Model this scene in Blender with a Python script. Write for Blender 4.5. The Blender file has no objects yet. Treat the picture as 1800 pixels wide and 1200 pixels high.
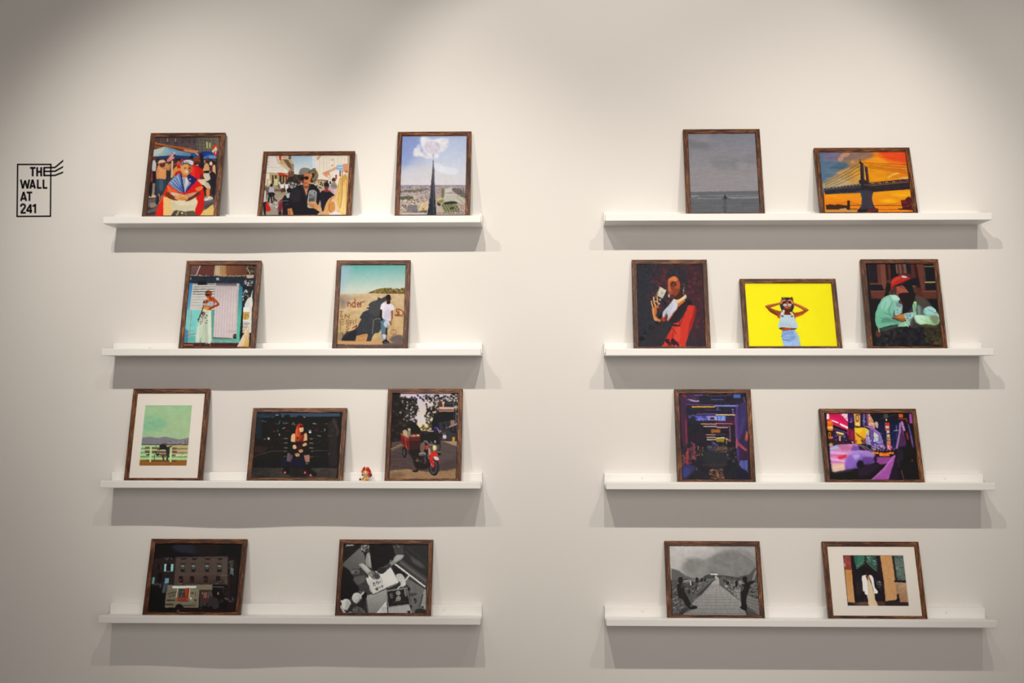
import bpy, bmesh, math, random
import numpy as np
from mathutils import Vector, Matrix

sc = bpy.context.scene
COL = sc.collection
PI = math.pi
ZB = 1.62                                    # height of the second shelf row above the floor

# ---------------------------------------------------------------- camera
CAM = dict(cx=-0.0424, D=3.6993, cz=-0.0772 + ZB, yaw=0.0237, pitch=0.0333, roll=0.0001, f=2095.55)
def cam_axes():
    y, p, r = CAM['yaw'], CAM['pitch'], CAM['roll']
    fw = np.array([-math.sin(y) * math.cos(p), math.cos(y) * math.cos(p), math.sin(p)])
    rt = np.array([math.cos(y), math.sin(y), 0.0])
    up = np.cross(rt, fw)
    return rt * math.cos(r) + up * math.sin(r), -rt * math.sin(r) + up * math.cos(r), fw
CR, CU, CF = cam_axes()
CO = np.array([CAM['cx'], -CAM['D'], CAM['cz']])
cd = bpy.data.cameras.new('camera')
cd.sensor_width = 36.0
cd.lens = CAM['f'] / 1800 * 36
cd.clip_start = 0.05
cam = bpy.data.objects.new('camera', cd)
COL.objects.link(cam)
M = Matrix(((CR[0], CU[0], -CF[0], CO[0]), (CR[1], CU[1], -CF[1], CO[1]), (CR[2], CU[2], -CF[2], CO[2]), (0, 0, 0, 1)))
cam.matrix_world = M
sc.camera = cam

# ---------------------------------------------------------------- world and exposure
sc.view_settings.view_transform = 'Standard'
sc.view_settings.look = 'None'
sc.view_settings.exposure = 0.0
sc.view_settings.gamma = 1.0
sc.view_settings.use_curve_mapping = False
wd = bpy.data.worlds.new('world'); sc.world = wd
wd.use_nodes = True
wd.node_tree.nodes['Background'].inputs[0].default_value = (0.9, 0.93, 1.0, 1)
wd.node_tree.nodes['Background'].inputs[1].default_value = 0.02

# ---------------------------------------------------------------- lights: the track spots over the wall and an added fill light
LY, LZ = -1.95, 3.18
SPOT_COL = (1.0, 0.912, 0.80)
SPOTS = [  # x, power W, x of aim, z of aim, cone deg, blend
    (-1.25, 84, -1.18, 1.81, 48.6, 1.0),
    (-1.10, 47, -0.83, 2.06, 52.1, 0.71),
    (-0.36, 69, -0.25, 1.27, 57.3, 0.86),
    (0.14, 71, 0.33, 2.04, 57.4, 0.45),
    (0.83, 58, 0.78, 1.60, 53.6, 1.0),
    (1.33, 46, 1.34, 1.85, 60.0, 1.0),
]
for x, pw, ax, az, cone, bl in SPOTS:
    L = bpy.data.lights.new('track_spot_light', 'SPOT')
    L.energy = pw; L.color = SPOT_COL; L.spot_size = math.radians(cone); L.spot_blend = bl; L.shadow_soft_size = 0.022
    o = bpy.data.objects.new('track_spot_light', L); COL.objects.link(o)
    o.location = (x, LY, LZ)
    o.rotation_euler = (Vector((ax, 0, az)) - Vector((x, LY, LZ))).to_track_quat('-Z', 'Y').to_euler()
# fill light added behind the camera for ambient on the wall; no real window
L = bpy.data.lights.new('added_fill_light', 'AREA')
L.shape = 'RECTANGLE'; L.size = 2.4; L.size_y = 1.8; L.energy = 57; L.color = (1.0, 0.915, 0.835)
o = bpy.data.objects.new('added_fill_light', L); COL.objects.link(o)
o.location = (0.35, -4.7, 2.05); o.rotation_euler = (PI / 2, 0, 0)

# ---------------------------------------------------------------- helpers
def lin(c):
    c = np.asarray(c, float) / 255.0
    return np.where(c <= 0.04045, c / 12.92, ((c + 0.055) / 1.055) ** 2.4)

def new_mat(name, rgb, rough=0.5, spec=0.5, coat=0.0):
    m = bpy.data.materials.new(name); m.use_nodes = True
    b = m.node_tree.nodes['Principled BSDF']
    b.inputs['Base Color'].default_value = (*rgb, 1)
    b.inputs['Roughness'].default_value = rough
    b.inputs['Specular IOR Level'].default_value = spec
    b.inputs['Coat Weight'].default_value = coat
    return m

def N(m, t, **kw):
    n = m.node_tree.nodes.new(t)
    for k, v in kw.items(): setattr(n, k, v)
    return n

def painted(name, rgb, rough, var=0.012, bump=0.02, scale=260.0):
    """painted surface with a faint roller texture and very slight unevenness"""
    m = new_mat(name, rgb, rough)
    lk = m.node_tree.links; b = m.node_tree.nodes['Principled BSDF']
    tc = N(m, 'ShaderNodeTexCoord')
    n1 = N(m, 'ShaderNodeTexNoise'); n1.inputs['Scale'].default_value = 1.1; n1.inputs['Detail'].default_value = 3
    n2 = N(m, 'ShaderNodeTexNoise'); n2.inputs['Scale'].default_value = scale; n2.inputs['Detail'].default_value = 2
    mx = N(m, 'ShaderNodeMix', data_type='RGBA')
    mx.inputs[6].default_value = (*[c * (1 - var) for c in rgb], 1); mx.inputs[7].default_value = (*[min(1, c * (1 + var)) for c in rgb], 1)
    lk.new(tc.outputs['Object'], n1.inputs['Vector']); lk.new(tc.outputs['Object'], n2.inputs['Vector'])
    lk.new(n1.outputs['Fac'], mx.inputs[0]); lk.new(mx.outputs[2], b.inputs['Base Color'])
    bp = N(m, 'ShaderNodeBump'); bp.inputs['Strength'].default_value = bump; bp.inputs['Distance'].default_value = 0.001
    lk.new(n2.outputs['Fac'], bp.inputs['Height']); lk.new(bp.outputs['Normal'], b.inputs['Normal'])
    return m

def empty(name, loc, label=None, cat=None, group=None, rot=(0, 0, 0)):
    o = bpy.data.objects.new(name, None); COL.objects.link(o)
    o.empty_display_size = 0.03
    o.location = loc; o.rotation_euler = rot
    tag(o, label, cat, group)
    return o

def tag(o, label=None, cat=None, group=None, kind=None):
    if label: o['label'] = label
    if cat: o['category'] = cat
    if group: o['group'] = group
    if kind: o['kind'] = kind
    return o

def link_mesh(name, me, mats, parent=None, smooth=False):
    for m in (mats if isinstance(mats, (list, tuple)) else [mats]): me.materials.append(m)
    if smooth:
        me.polygons.foreach_set('use_smooth', [True] * len(me.polygons))
    o = bpy.data.objects.new(name, me); COL.objects.link(o)
    if parent is not None: o.parent = parent
    return o

def bm_obj(name, bm, mats, parent=None, smooth=False, bevel=0.0, seg=2):
    me = bpy.data.meshes.new(name); bmesh.ops.recalc_face_normals(bm, faces=bm.faces[:]); bm.to_mesh(me); bm.free()
    o = link_mesh(name, me, mats, parent, smooth)
    if bevel:
        md = o.modifiers.new('bevel', 'BEVEL'); md.width = bevel; md.segments = seg; md.limit_method = 'ANGLE'; md.angle_limit = math.radians(40)
    return o

def box(bm, x0, x1, y0, y1, z0, z1):
    vs = [bm.verts.new((x, y, z)) for x in (x0, x1) for y in (y0, y1) for z in (z0, z1)]
    for f in ((0, 1, 3, 2), (4, 6, 7, 5), (0, 4, 5, 1), (2, 3, 7, 6), (0, 2, 6, 4), (1, 5, 7, 3)):
        bm.faces.new([vs[i] for i in f])

def prism(bm, prof, axis_pts):
    """extrude a closed (y, z) profile along x from axis_pts[0] to axis_pts[1]"""
    a = [bm.verts.new((axis_pts[0], y, z)) for y, z in prof]; b = [bm.verts.new((axis_pts[1], y, z)) for y, z in prof]
    n = len(prof)
    for i in range(n): bm.faces.new((a[i], a[(i + 1) % n], b[(i + 1) % n], b[i]))
    bm.faces.new(a[::-1]); bm.faces.new(b)

def ellipsoid(bm, c, r, rot=None, seg=24, rings=16):
    mt = Matrix.Translation(c) @ (rot.to_4x4() if rot is not None else Matrix.Identity(4)) @ Matrix.Diagonal((*r, 1))
    return bmesh.ops.create_uvsphere(bm, u_segments=seg, v_segments=rings, radius=1, matrix=mt)

def tube(bm, pts, rad, seg=12):
    """tapered round tube through pts, closed with rounded ends"""
    pts = [Vector(p) for p in pts]
    rings = []
    up = Vector((0.31, 0.17, 0.93)).normalized()
    for i, p in enumerate(pts):
        d = (pts[min(i + 1, len(pts) - 1)] - pts[max(i - 1, 0)]).normalized()
        u = d.cross(up).normalized(); v = d.cross(u)
        rings.append([bm.verts.new(p + (u * math.cos(2 * PI * k / seg) + v * math.sin(2 * PI * k / seg)) * rad[i]) for k in range(seg)])
    for a, b in zip(rings, rings[1:]):
        for k in range(seg): bm.faces.new((a[k], a[(k + 1) % seg], b[(k + 1) % seg], b[k]))
    bm.faces.new(rings[0][::-1]); bm.faces.new(rings[-1])

def pix_ray(px, py):
    return CF + CR * (px - 900) / CAM['f'] - CU * (py - 600) / CAM['f']
def on_wall(px, py, y=0.0):
    d = pix_ray(px, py); t = (y - CO[1]) / d[1]
    q = CO + t * d; return float(q[0]), float(q[2])

# ---------------------------------------------------------------- room
M_wall = painted('wall_paint', (0.80, 0.785, 0.765), 0.62, 0.006, 0.05)
M_shelf = new_mat('white_shelf_lacquer', (0.905, 0.905, 0.895), 0.35, 0.5)
M_ceil = painted('ceiling_paint', (0.24, 0.235, 0.23), 0.8)
M_floor = new_mat('polished_concrete', (0.28, 0.27, 0.26), 0.35)
def concrete(m):
    lk = m.node_tree.links; b = m.node_tree.nodes['Principled BSDF']
    tc = N(m, 'ShaderNodeTexCoord'); n = N(m, 'ShaderNodeTexNoise'); n.inputs['Scale'].default_value = 2.2; n.inputs['Detail'].default_value = 8
    cr = N(m, 'ShaderNodeValToRGB'); cr.color_ramp.elements[0].color = (0.2, 0.19, 0.18, 1); cr.color_ramp.elements[1].color = (0.36, 0.35, 0.33, 1)
    lk.new(tc.outputs['Object'], n.inputs['Vector']); lk.new(n.outputs['Fac'], cr.inputs[0]); lk.new(cr.outputs[0], b.inputs['Base Color'])
concrete(M_floor)
RX, RY, RH = 4.2, -4.8, 3.30
def room_box(name, mat, *b):
    bm = bmesh.new(); box(bm, *b); o = bm_obj(name, bm, mat); tag(o, kind='structure'); return o
def wavy_wall():
    """the photographed wall: a plaster face with a very faint long swell"""
    bm = bmesh.new(); nx, nz = 420, 60
    g = [[None] * (nz + 1) for _ in range(nx + 1)]
    for i in range(nx + 1):
        x = -RX + 2 * RX * i / nx
        for k in range(nz + 1):
            z = RH * k / nz
            env = math.exp(-((x + 1.0) / 0.5) ** 2) * min(1.0, max(0.0, (x + 1.52) / 0.16))
            w = 0.0082 * 0.5 * (1 - math.cos((x + 1.29) * 2 * PI / 0.56)) * env * (0.6 + 0.4 * min(1, max(0, (2.1 - z) / 1.2)))
            g[i][k] = bm.verts.new((x, w if abs(x) < RX - .01 else 0, z))
    for i in range(nx):
        for k in range(nz): bm.faces.new((g[i][k], g[i + 1][k], g[i + 1][k + 1], g[i][k + 1]))
    rim = [g[i][0] for i in range(nx + 1)] + [g[nx][k] for k in range(1, nz + 1)] + [g[i][nz] for i in range(nx - 1, -1, -1)] + [g[0][k] for k in range(nz - 1, 0, -1)]
    back = [bm.verts.new((v.co.x, 0.12, v.co.z)) for v in rim]
    n = len(rim)
    for i in range(n): bm.faces.new((rim[i], back[i], back[(i + 1) % n], rim[(i + 1) % n]))
    bm.faces.new(back)
    o = bm_obj('wall_back', bm, M_wall, smooth=False); tag(o, kind='structure')
    for f in o.data.polygons:
        if f.normal.y < -0.5: f.use_smooth = True
wavy_wall()
room_box('wall_left', M_wall, -RX - .12, -RX, RY, 0.12, 0, RH)
room_box('wall_right', M_wall, RX, RX + .12, RY, 0.12, 0, RH)
room_box('wall_front', M_wall, -RX - .12, RX + .12, RY - .12, RY, 0, RH)
room_box('floor', M_floor, -RX - .12, RX + .12, RY - .12, 0.12, -.1, 0)
room_box('ceiling', M_ceil, -RX - .12, RX + .12, RY - .12, 0.12, RH, RH + .1)

# ---------------------------------------------------------------- shelves
DEP, TH, LIP, BH, TRAY = 0.1204, 0.024, 0.0213, 0.0405, 0.0100
XL0, XL1, XR0, XR1 = -1.3713, -0.2213, 0.1536, 1.3074
ROWZ = {('L', 0): .4013, ('L', 1): 0.0, ('L', 2): -.3990, ('L', 3): -.8038, ('R', 0): .4046, ('R', 1): -.0005, ('R', 2): -.4001, ('R', 3): -.8052}
SHN = {0: 'top', 1: 'second', 2: 'third', 3: 'bottom'}
SIDE = {'L': 'left', 'R': 'right'}
M_cap = new_mat('screw_cap_plastic', (0.82, 0.81, 0.79), 0.3)
def shelf(s, r):
    x0, x1 = (XL0, XL1) if s == 'L' else (XR0, XR1)
    z = ROWZ[s, r] + ZB
    t = empty('picture_ledge', (0.5 * (x0 + x1), 0, z), 'white picture ledge, %s of the four in the %s column' % (
        {0: 'topmost', 1: 'second from top', 2: 'third from top', 3: 'lowest'}[r], SIDE[s] + '-hand'), 'shelf', 'white picture ledges on the wall')
    h = (x1 - x0) / 2
    bm = bmesh.new(); box(bm, -h, h, -TH, 0, 0, BH); bm_obj('back_rail', bm, M_shelf, t, bevel=0.0018)
    bm = bmesh.new(); box(bm, -h, h, -(DEP - TH), -TH, 0, TRAY); bm_obj('tray_board', bm, M_shelf, t, bevel=0.0006, seg=1)
    bm = bmesh.new(); box(bm, -h, h, -DEP, -(DEP - TH), 0, LIP); bm_obj('front_lip', bm, M_shelf, t, bevel=0.0018)
    for sx in (-1, 1):
        bm = bmesh.new()
        bmesh.ops.create_cone(bm, cap_ends=True, segments=20, radius1=0.0042, radius2=0.0036, depth=0.0008,
                              matrix=Matrix.Translation((sx * (h - 0.117), -TH - 0.0003, BH - 0.0145)) @ Matrix.Rotation(PI / 2, 4, 'X'))
        bm_obj('screw_cap', bm, M_cap, t)
for s in 'LR':
    for r in range(4): shelf(s, r)
# ---------------------------------------------------------------- drawing of the photographic prints (colour of each print is laid out on a fine mesh)
SS = 3
def pts_of(s):
    if isinstance(s, str): return np.array([[float(v) for v in q.split(',')] for q in s.split()])
    return np.array(s, float)
def smooth_pts(P, closed=True, n=6):
    out = []; m = len(P)
    rng = range(m) if closed else range(m - 1)
    for i in rng:
        if closed: a, b, c, d = P[i - 1], P[i], P[(i + 1) % m], P[(i + 2) % m]
        else: a, b, c, d = P[max(i - 1, 0)], P[i], P[i + 1], P[min(i + 2, m - 1)]
        for k in range(n):
            t = k / n
            out.append(0.5 * ((2 * b) + (-a + c) * t + (2 * a - 5 * b + 4 * c - d) * t * t + (-a + 3 * b - 3 * c + d) * t ** 3))
    if not closed: out.append(P[-1])
    return np.array(out)
def blur(a, r):
    r = int(round(r))
    if r < 1: return a
    for _ in range(2):
        for ax in (0, 1):
            p = [(0, 0)] * a.ndim; p[ax] = (r + 1, r)
            c = np.cumsum(np.pad(a, p, mode='edge'), axis=ax, dtype=float)
            n = a.shape[ax]
            a = (np.take(c, range(2 * r + 1, 2 * r + 1 + n), axis=ax) - np.take(c, range(0, n), axis=ax)) / (2 * r + 1)
    return a
def vnoise(h, w, sy, sx, rs, octv=3):
    out = np.zeros((h, w)); amp = 1.0; tot = 0
    for o in range(octv):
        gy, gx = max(2, int(h / sy) + 2), max(2, int(w / sx) + 2)
        g = rs.rand(gy, gx)
        y = np.linspace(0, gy - 1.001, h); x = np.linspace(0, gx - 1.001, w)
        yi, xi = y.astype(int), x.astype(int); fy, fx = (y - yi)[:, None], (x - xi)[None]
        fy = fy * fy * (3 - 2 * fy); fx = fx * fx * (3 - 2 * fx)
        out += amp * ((g[yi][:, xi] * (1 - fx) + g[yi][:, xi + 1] * fx) * (1 - fy) + (g[yi + 1][:, xi] * (1 - fx) + g[yi + 1][:, xi + 1] * fx) * fy)
        tot += amp; amp *= 0.55; sy = max(1.5, sy / 2); sx = max(1.5, sx / 2)
    return out / tot
class Pic:
    """canvas of one print. Drawing coordinates are converted to the print's own plane by cvt"""
    def __init__(s, cvt, w, h, bg, seed=1):
        s.W, s.H = w * SS, h * SS; s.cvt = cvt
        s.im = np.empty((s.H, s.W, 3)); s.im[:] = np.array(bg, float)
        s.rs = np.random.RandomState(seed)
        a = cvt(np.array([[500., 500.], [600., 500.], [500., 600.]])) * [s.W, s.H]
        s.k = 0.5 * (np.hypot(*(a[1] - a[0])) + np.hypot(*(a[2] - a[0]))) / 100
    def c(s, pts): return s.cvt(pts_of(pts)) * [s.W, s.H]
    def mask(s, Q):
        x0, y0 = np.floor(Q.min(0)).astype(int); x1, y1 = np.ceil(Q.max(0)).astype(int) + 1
        x0, y0 = max(x0, 0), max(y0, 0); x1, y1 = min(x1, s.W), min(y1, s.H)
        if x1 <= x0 or y1 <= y0: return None
        X = np.arange(x0, x1) + .5; Y = np.arange(y0, y1) + .5
        m = np.zeros((y1 - y0, x1 - x0), bool)
        for (ax, ay), (bx, by) in zip(Q, np.roll(Q, -1, 0)):
            if ay == by: continue
            cr = (Y > min(ay, by)) & (Y <= max(ay, by))
            if not cr.any(): continue
            xs = ax + (Y[cr] - ay) * (bx - ax) / (by - ay)
            m[cr] ^= X[None] >= xs[:, None]
        return x0, y0, m.astype(float)
    def put(s, mk, col, a=1.0, soft=0):
        if mk is None: return
        x0, y0, m = mk
        if soft:
            r = int(soft * s.k) + 1; pad = 2 * r
            X0, Y0 = max(0, x0 - pad), max(0, y0 - pad); X1, Y1 = min(s.W, x0 + m.shape[1] + pad), min(s.H, y0 + m.shape[0] + pad)
            M_ = np.zeros((Y1 - Y0, X1 - X0)); M_[y0 - Y0:y0 - Y0 + m.shape[0], x0 - X0:x0 - X0 + m.shape[1]] = m
            m = blur(M_, r); x0, y0 = X0, Y0
        v = s.im[y0:y0 + m.shape[0], x0:x0 + m.shape[1]]
        m = (m * a)[..., None]
        v[:] = v * (1 - m) + np.asarray(col, float) * m
    def p(s, pts, col, a=1.0, soft=0): s.put(s.mask(s.c(pts)), col, a, soft)
    def b(s, pts, col, a=1.0, soft=0): s.put(s.mask(smooth_pts(s.c(pts))), col, a, soft)
    def r(s, x0, y0, x1, y1, col, a=1.0, soft=0): s.p([(x0, y0), (x1, y0), (x1, y1), (x0, y1)], col, a, soft)
    def e(s, cx, cy, rx, ry, col, a=1.0, soft=0, rot=0):
        t = np.linspace(0, 2 * PI, 28, endpoint=False); c_, s_ = math.cos(math.radians(rot)), math.sin(math.radians(rot))
        x, y = rx * np.cos(t), ry * np.sin(t)
        s.p(np.stack([cx + x * c_ - y * s_, cy + x * s_ + y * c_], 1), col, a, soft)
    def l(s, pts, w, col, a=1.0, soft=0, sm=False):
        Q = s.c(pts)
        if sm: Q = smooth_pts(Q, False)
        w = w * s.k / 2
        x0, y0 = np.floor(Q.min(0) - w - 1).astype(int); x1, y1 = np.ceil(Q.max(0) + w + 1).astype(int)
        x0, y0 = max(x0, 0), max(y0, 0); x1, y1 = min(x1, s.W), min(y1, s.H)
        if x1 <= x0 or y1 <= y0: return
        X, Y = np.meshgrid(np.arange(x0, x1) + .5, np.arange(y0, y1) + .5)
        m = np.zeros(X.shape)
        for A, B in zip(Q, Q[1:]):
            d = B - A; L2 = max(d @ d, 1e-9)
            t = np.clip(((X - A[0]) * d[0] + (Y - A[1]) * d[1]) / L2, 0, 1)
            m = np.maximum(m, np.clip(w + .5 - np.hypot(X - A[0] - t * d[0], Y - A[1] - t * d[1]), 0, 1) * min(1, 2 * w + .2))
        s.put((x0, y0, m), col, a, soft)
    def g(s, pts, c0, c1, p0, p1, sm=False, soft=0, a=1.0):
        """gradient fill from c0 at p0 to c1 at p1"""
        Q = s.c(pts)
        if sm: Q = smooth_pts(Q)
        mk = s.mask(Q)
        if mk is None: return
        x0, y0, m = mk; A, B = s.c([p0, p1]); d = B - A
        pad = 0
        if soft:
            r = int(soft * s.k) + 1; pad = 2 * r
            M_ = np.zeros((m.shape[0] + 2 * pad, m.shape[1] + 2 * pad)); M_[pad:-pad, pad:-pad] = m; m = blur(M_, r)
            cx0, cy0 = max(0, pad - x0), max(0, pad - y0); x0 -= pad; y0 -= pad
            m = m[cy0:, cx0:]; x0 = max(0, x0); y0 = max(0, y0)
            m = m[:s.H - y0, :s.W - x0]
        X, Y = np.meshgrid(np.arange(x0, x0 + m.shape[1]), np.arange(y0, y0 + m.shape[0]))
        t = np.clip(((X - A[0]) * d[0] + (Y - A[1]) * d[1]) / (d @ d), 0, 1)[..., None]
        s.put((x0, y0, m), np.array(c0, float) * (1 - t) + np.array(c1, float) * t, a)
    def sp(s, pts, n, sz, cols, a=1.0, asp=1.0, rot=0.0, jr=180.0, soft=0):
        """n small blobs scattered in a polygon"""
        P_ = pts_of(pts); lo, hi = P_.min(0), P_.max(0)
        k = 0; tries = 0
        while k < n and tries < n * 20:
            tries += 1
            x, y = lo + s.rs.rand(2) * (hi - lo)
            ins = False
            for (ax, ay), (bx, by) in zip(P_, np.roll(P_, -1, 0)):
                if (ay > y) != (by > y) and x < (bx - ax) * (y - ay) / (by - ay) + ax: ins = not ins
            if not ins: continue
            k += 1
            r = sz[0] + s.rs.rand() * (sz[1] - sz[0])
            s.e(x, y, r * asp, r, cols[s.rs.randint(len(cols))], a * (.6 + .4 * s.rs.rand()), soft, rot + (s.rs.rand() - .5) * jr)
    def tx(s, pts, amt, sx, sy, octv=3, tint=(1, 1, 1)):
        """uneven tone inside a polygon"""
        mk = s.mask(s.c(pts))
        if mk is None: return
        x0, y0, m = mk; h, w = m.shape
        n = vnoise(h, w, sy * s.k, sx * s.k, s.rs, octv) - .5
        v = s.im[y0:y0 + h, x0:x0 + w]
        v[:] = np.clip(v + (n * m)[..., None] * 2 * amt * np.array(tint), 0, 255)
    def txt(s, strokes, x, y, w, h, col, lw, sl=0.0, a=1.0):
        for st in strokes:
            s.l([(x + (q[0] + sl * (1 - q[1])) * w, y + q[1] * h) for q in st], lw, col, a)
    def out(s, w, h):
        return np.clip(s.im.reshape(h, SS, w, SS, 3).mean((1, 3)), 0, 255)

# letter strokes in a unit box, y down
GL = {
 'T': [[(0, 0), (1, 0)], [(.5, 0), (.5, 1)]], 'H': [[(0, 0), (0, 1)], [(1, 0), (1, 1)], [(0, .5), (1, .5)]],
 'E': [[(1, 0), (0, 0), (0, 1), (1, 1)], [(0, .5), (.9, .5)]], 'N': [[(0, 1), (0, 0), (1, 1), (1, 0)]], 'I': [[(.5, 0), (.5, 1)]],
 'S': [[(1, .12), (.6, 0), (.1, .15), (.2, .42), (.8, .58), (.9, .85), (.4, 1), (0, .88)]], 'P': [[(0, 1), (0, 0), (.8, .05), (.9, .3), (.7, .5), (0, .5)]],
 'D': [[(0, 0), (0, 1), (.6, .95), (1, .5), (.6, .05), (0, 0)]], 'X': [[(0, 0), (1, 1)], [(1, 0), (0, 1)]], 'M': [[(0, 1), (.1, 0), (.5, .8), (.9, 0), (1, 1)]],
 'n': [[(0, .3), (0, 1)], [(0, .5), (.5, .3), (.9, .5), (1, 1)]], 'd': [[(.9, 0), (.9, 1)], [(.9, .5), (.4, .35), (0, .7), (.4, 1), (.9, .8)]],
 'e': [[(0, .65), (.9, .6), (.7, .35), (.2, .35), (0, .7), (.3, 1), (.9, .92)]], 'r': [[(0, .3), (0, 1)], [(0, .55), (.4, .3), (1, .28)]],
 'O': [[(.5, 0), (0, .3), (0, .7), (.5, 1), (1, .7), (1, .3), (.5, 0)]], 'A': [[(0, 1), (.5, 0), (1, 1)], [(.2, .6), (.8, .6)]],
 'L': [[(0, 0), (0, 1), (1, 1)]], 'C': [[(1, .15), (.5, 0), (0, .3), (0, .7), (.5, 1), (1, .85)]], 'Y': [[(0, 0), (.5, .5), (1, 0)], [(.5, .5), (.5, 1)]],
 'R': [[(0, 1), (0, 0), (.8, .05), (.9, .3), (.7, .5), (0, .5)], [(.5, .5), (1, 1)]], 'K': [[(0, 0), (0, 1)], [(1, 0), (0, .55), (1, 1)]],
 'U': [[(0, 0), (0, .8), (.5, 1), (1, .8), (1, 0)]], 'i': [[(.5, .3), (.5, 1)], [(.5, 0), (.5, .1)]], 't': [[(.5, 0), (.5, 1)], [(0, .3), (1, .3)]], 'u': [[(0, .3), (0, .85), (.5, 1), (1, .85), (1, .3)], [(1, .3), (1, 1)]],
}
def finish(im, rs, grain=5.0, warp=0.8):
    """last pass over a print: slight wobble of edges, paper softness, tonal unevenness and film grain"""
    h, w, _ = im.shape
    gx = (vnoise(h, w, 4, 4, rs, 2) - .5) * 2 * warp; gy = (vnoise(h, w, 4, 4, rs, 2) - .5) * 2 * warp
    Y, X = np.mgrid[0:h, 0:w]; x = np.clip(X + gx, 0, w - 1.001); y = np.clip(Y + gy, 0, h - 1.001)
    xi, yi = x.astype(int), y.astype(int); fx, fy = (x - xi)[..., None], (y - yi)[..., None]
    out = (im[yi, xi] * (1 - fx) + im[yi, xi + 1] * fx) * (1 - fy) + (im[yi + 1, xi] * (1 - fx) + im[yi + 1, xi + 1] * fx) * fy
    lum = out.mean(2, keepdims=True)
    n = (vnoise(h, w, 7, 7, rs, 3) - .5)[..., None] * 2.2 + rs.randn(h, w, 1) * .35
    return np.clip(out + n * grain * (0.5 + lum / 260), 0, 255)
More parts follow.
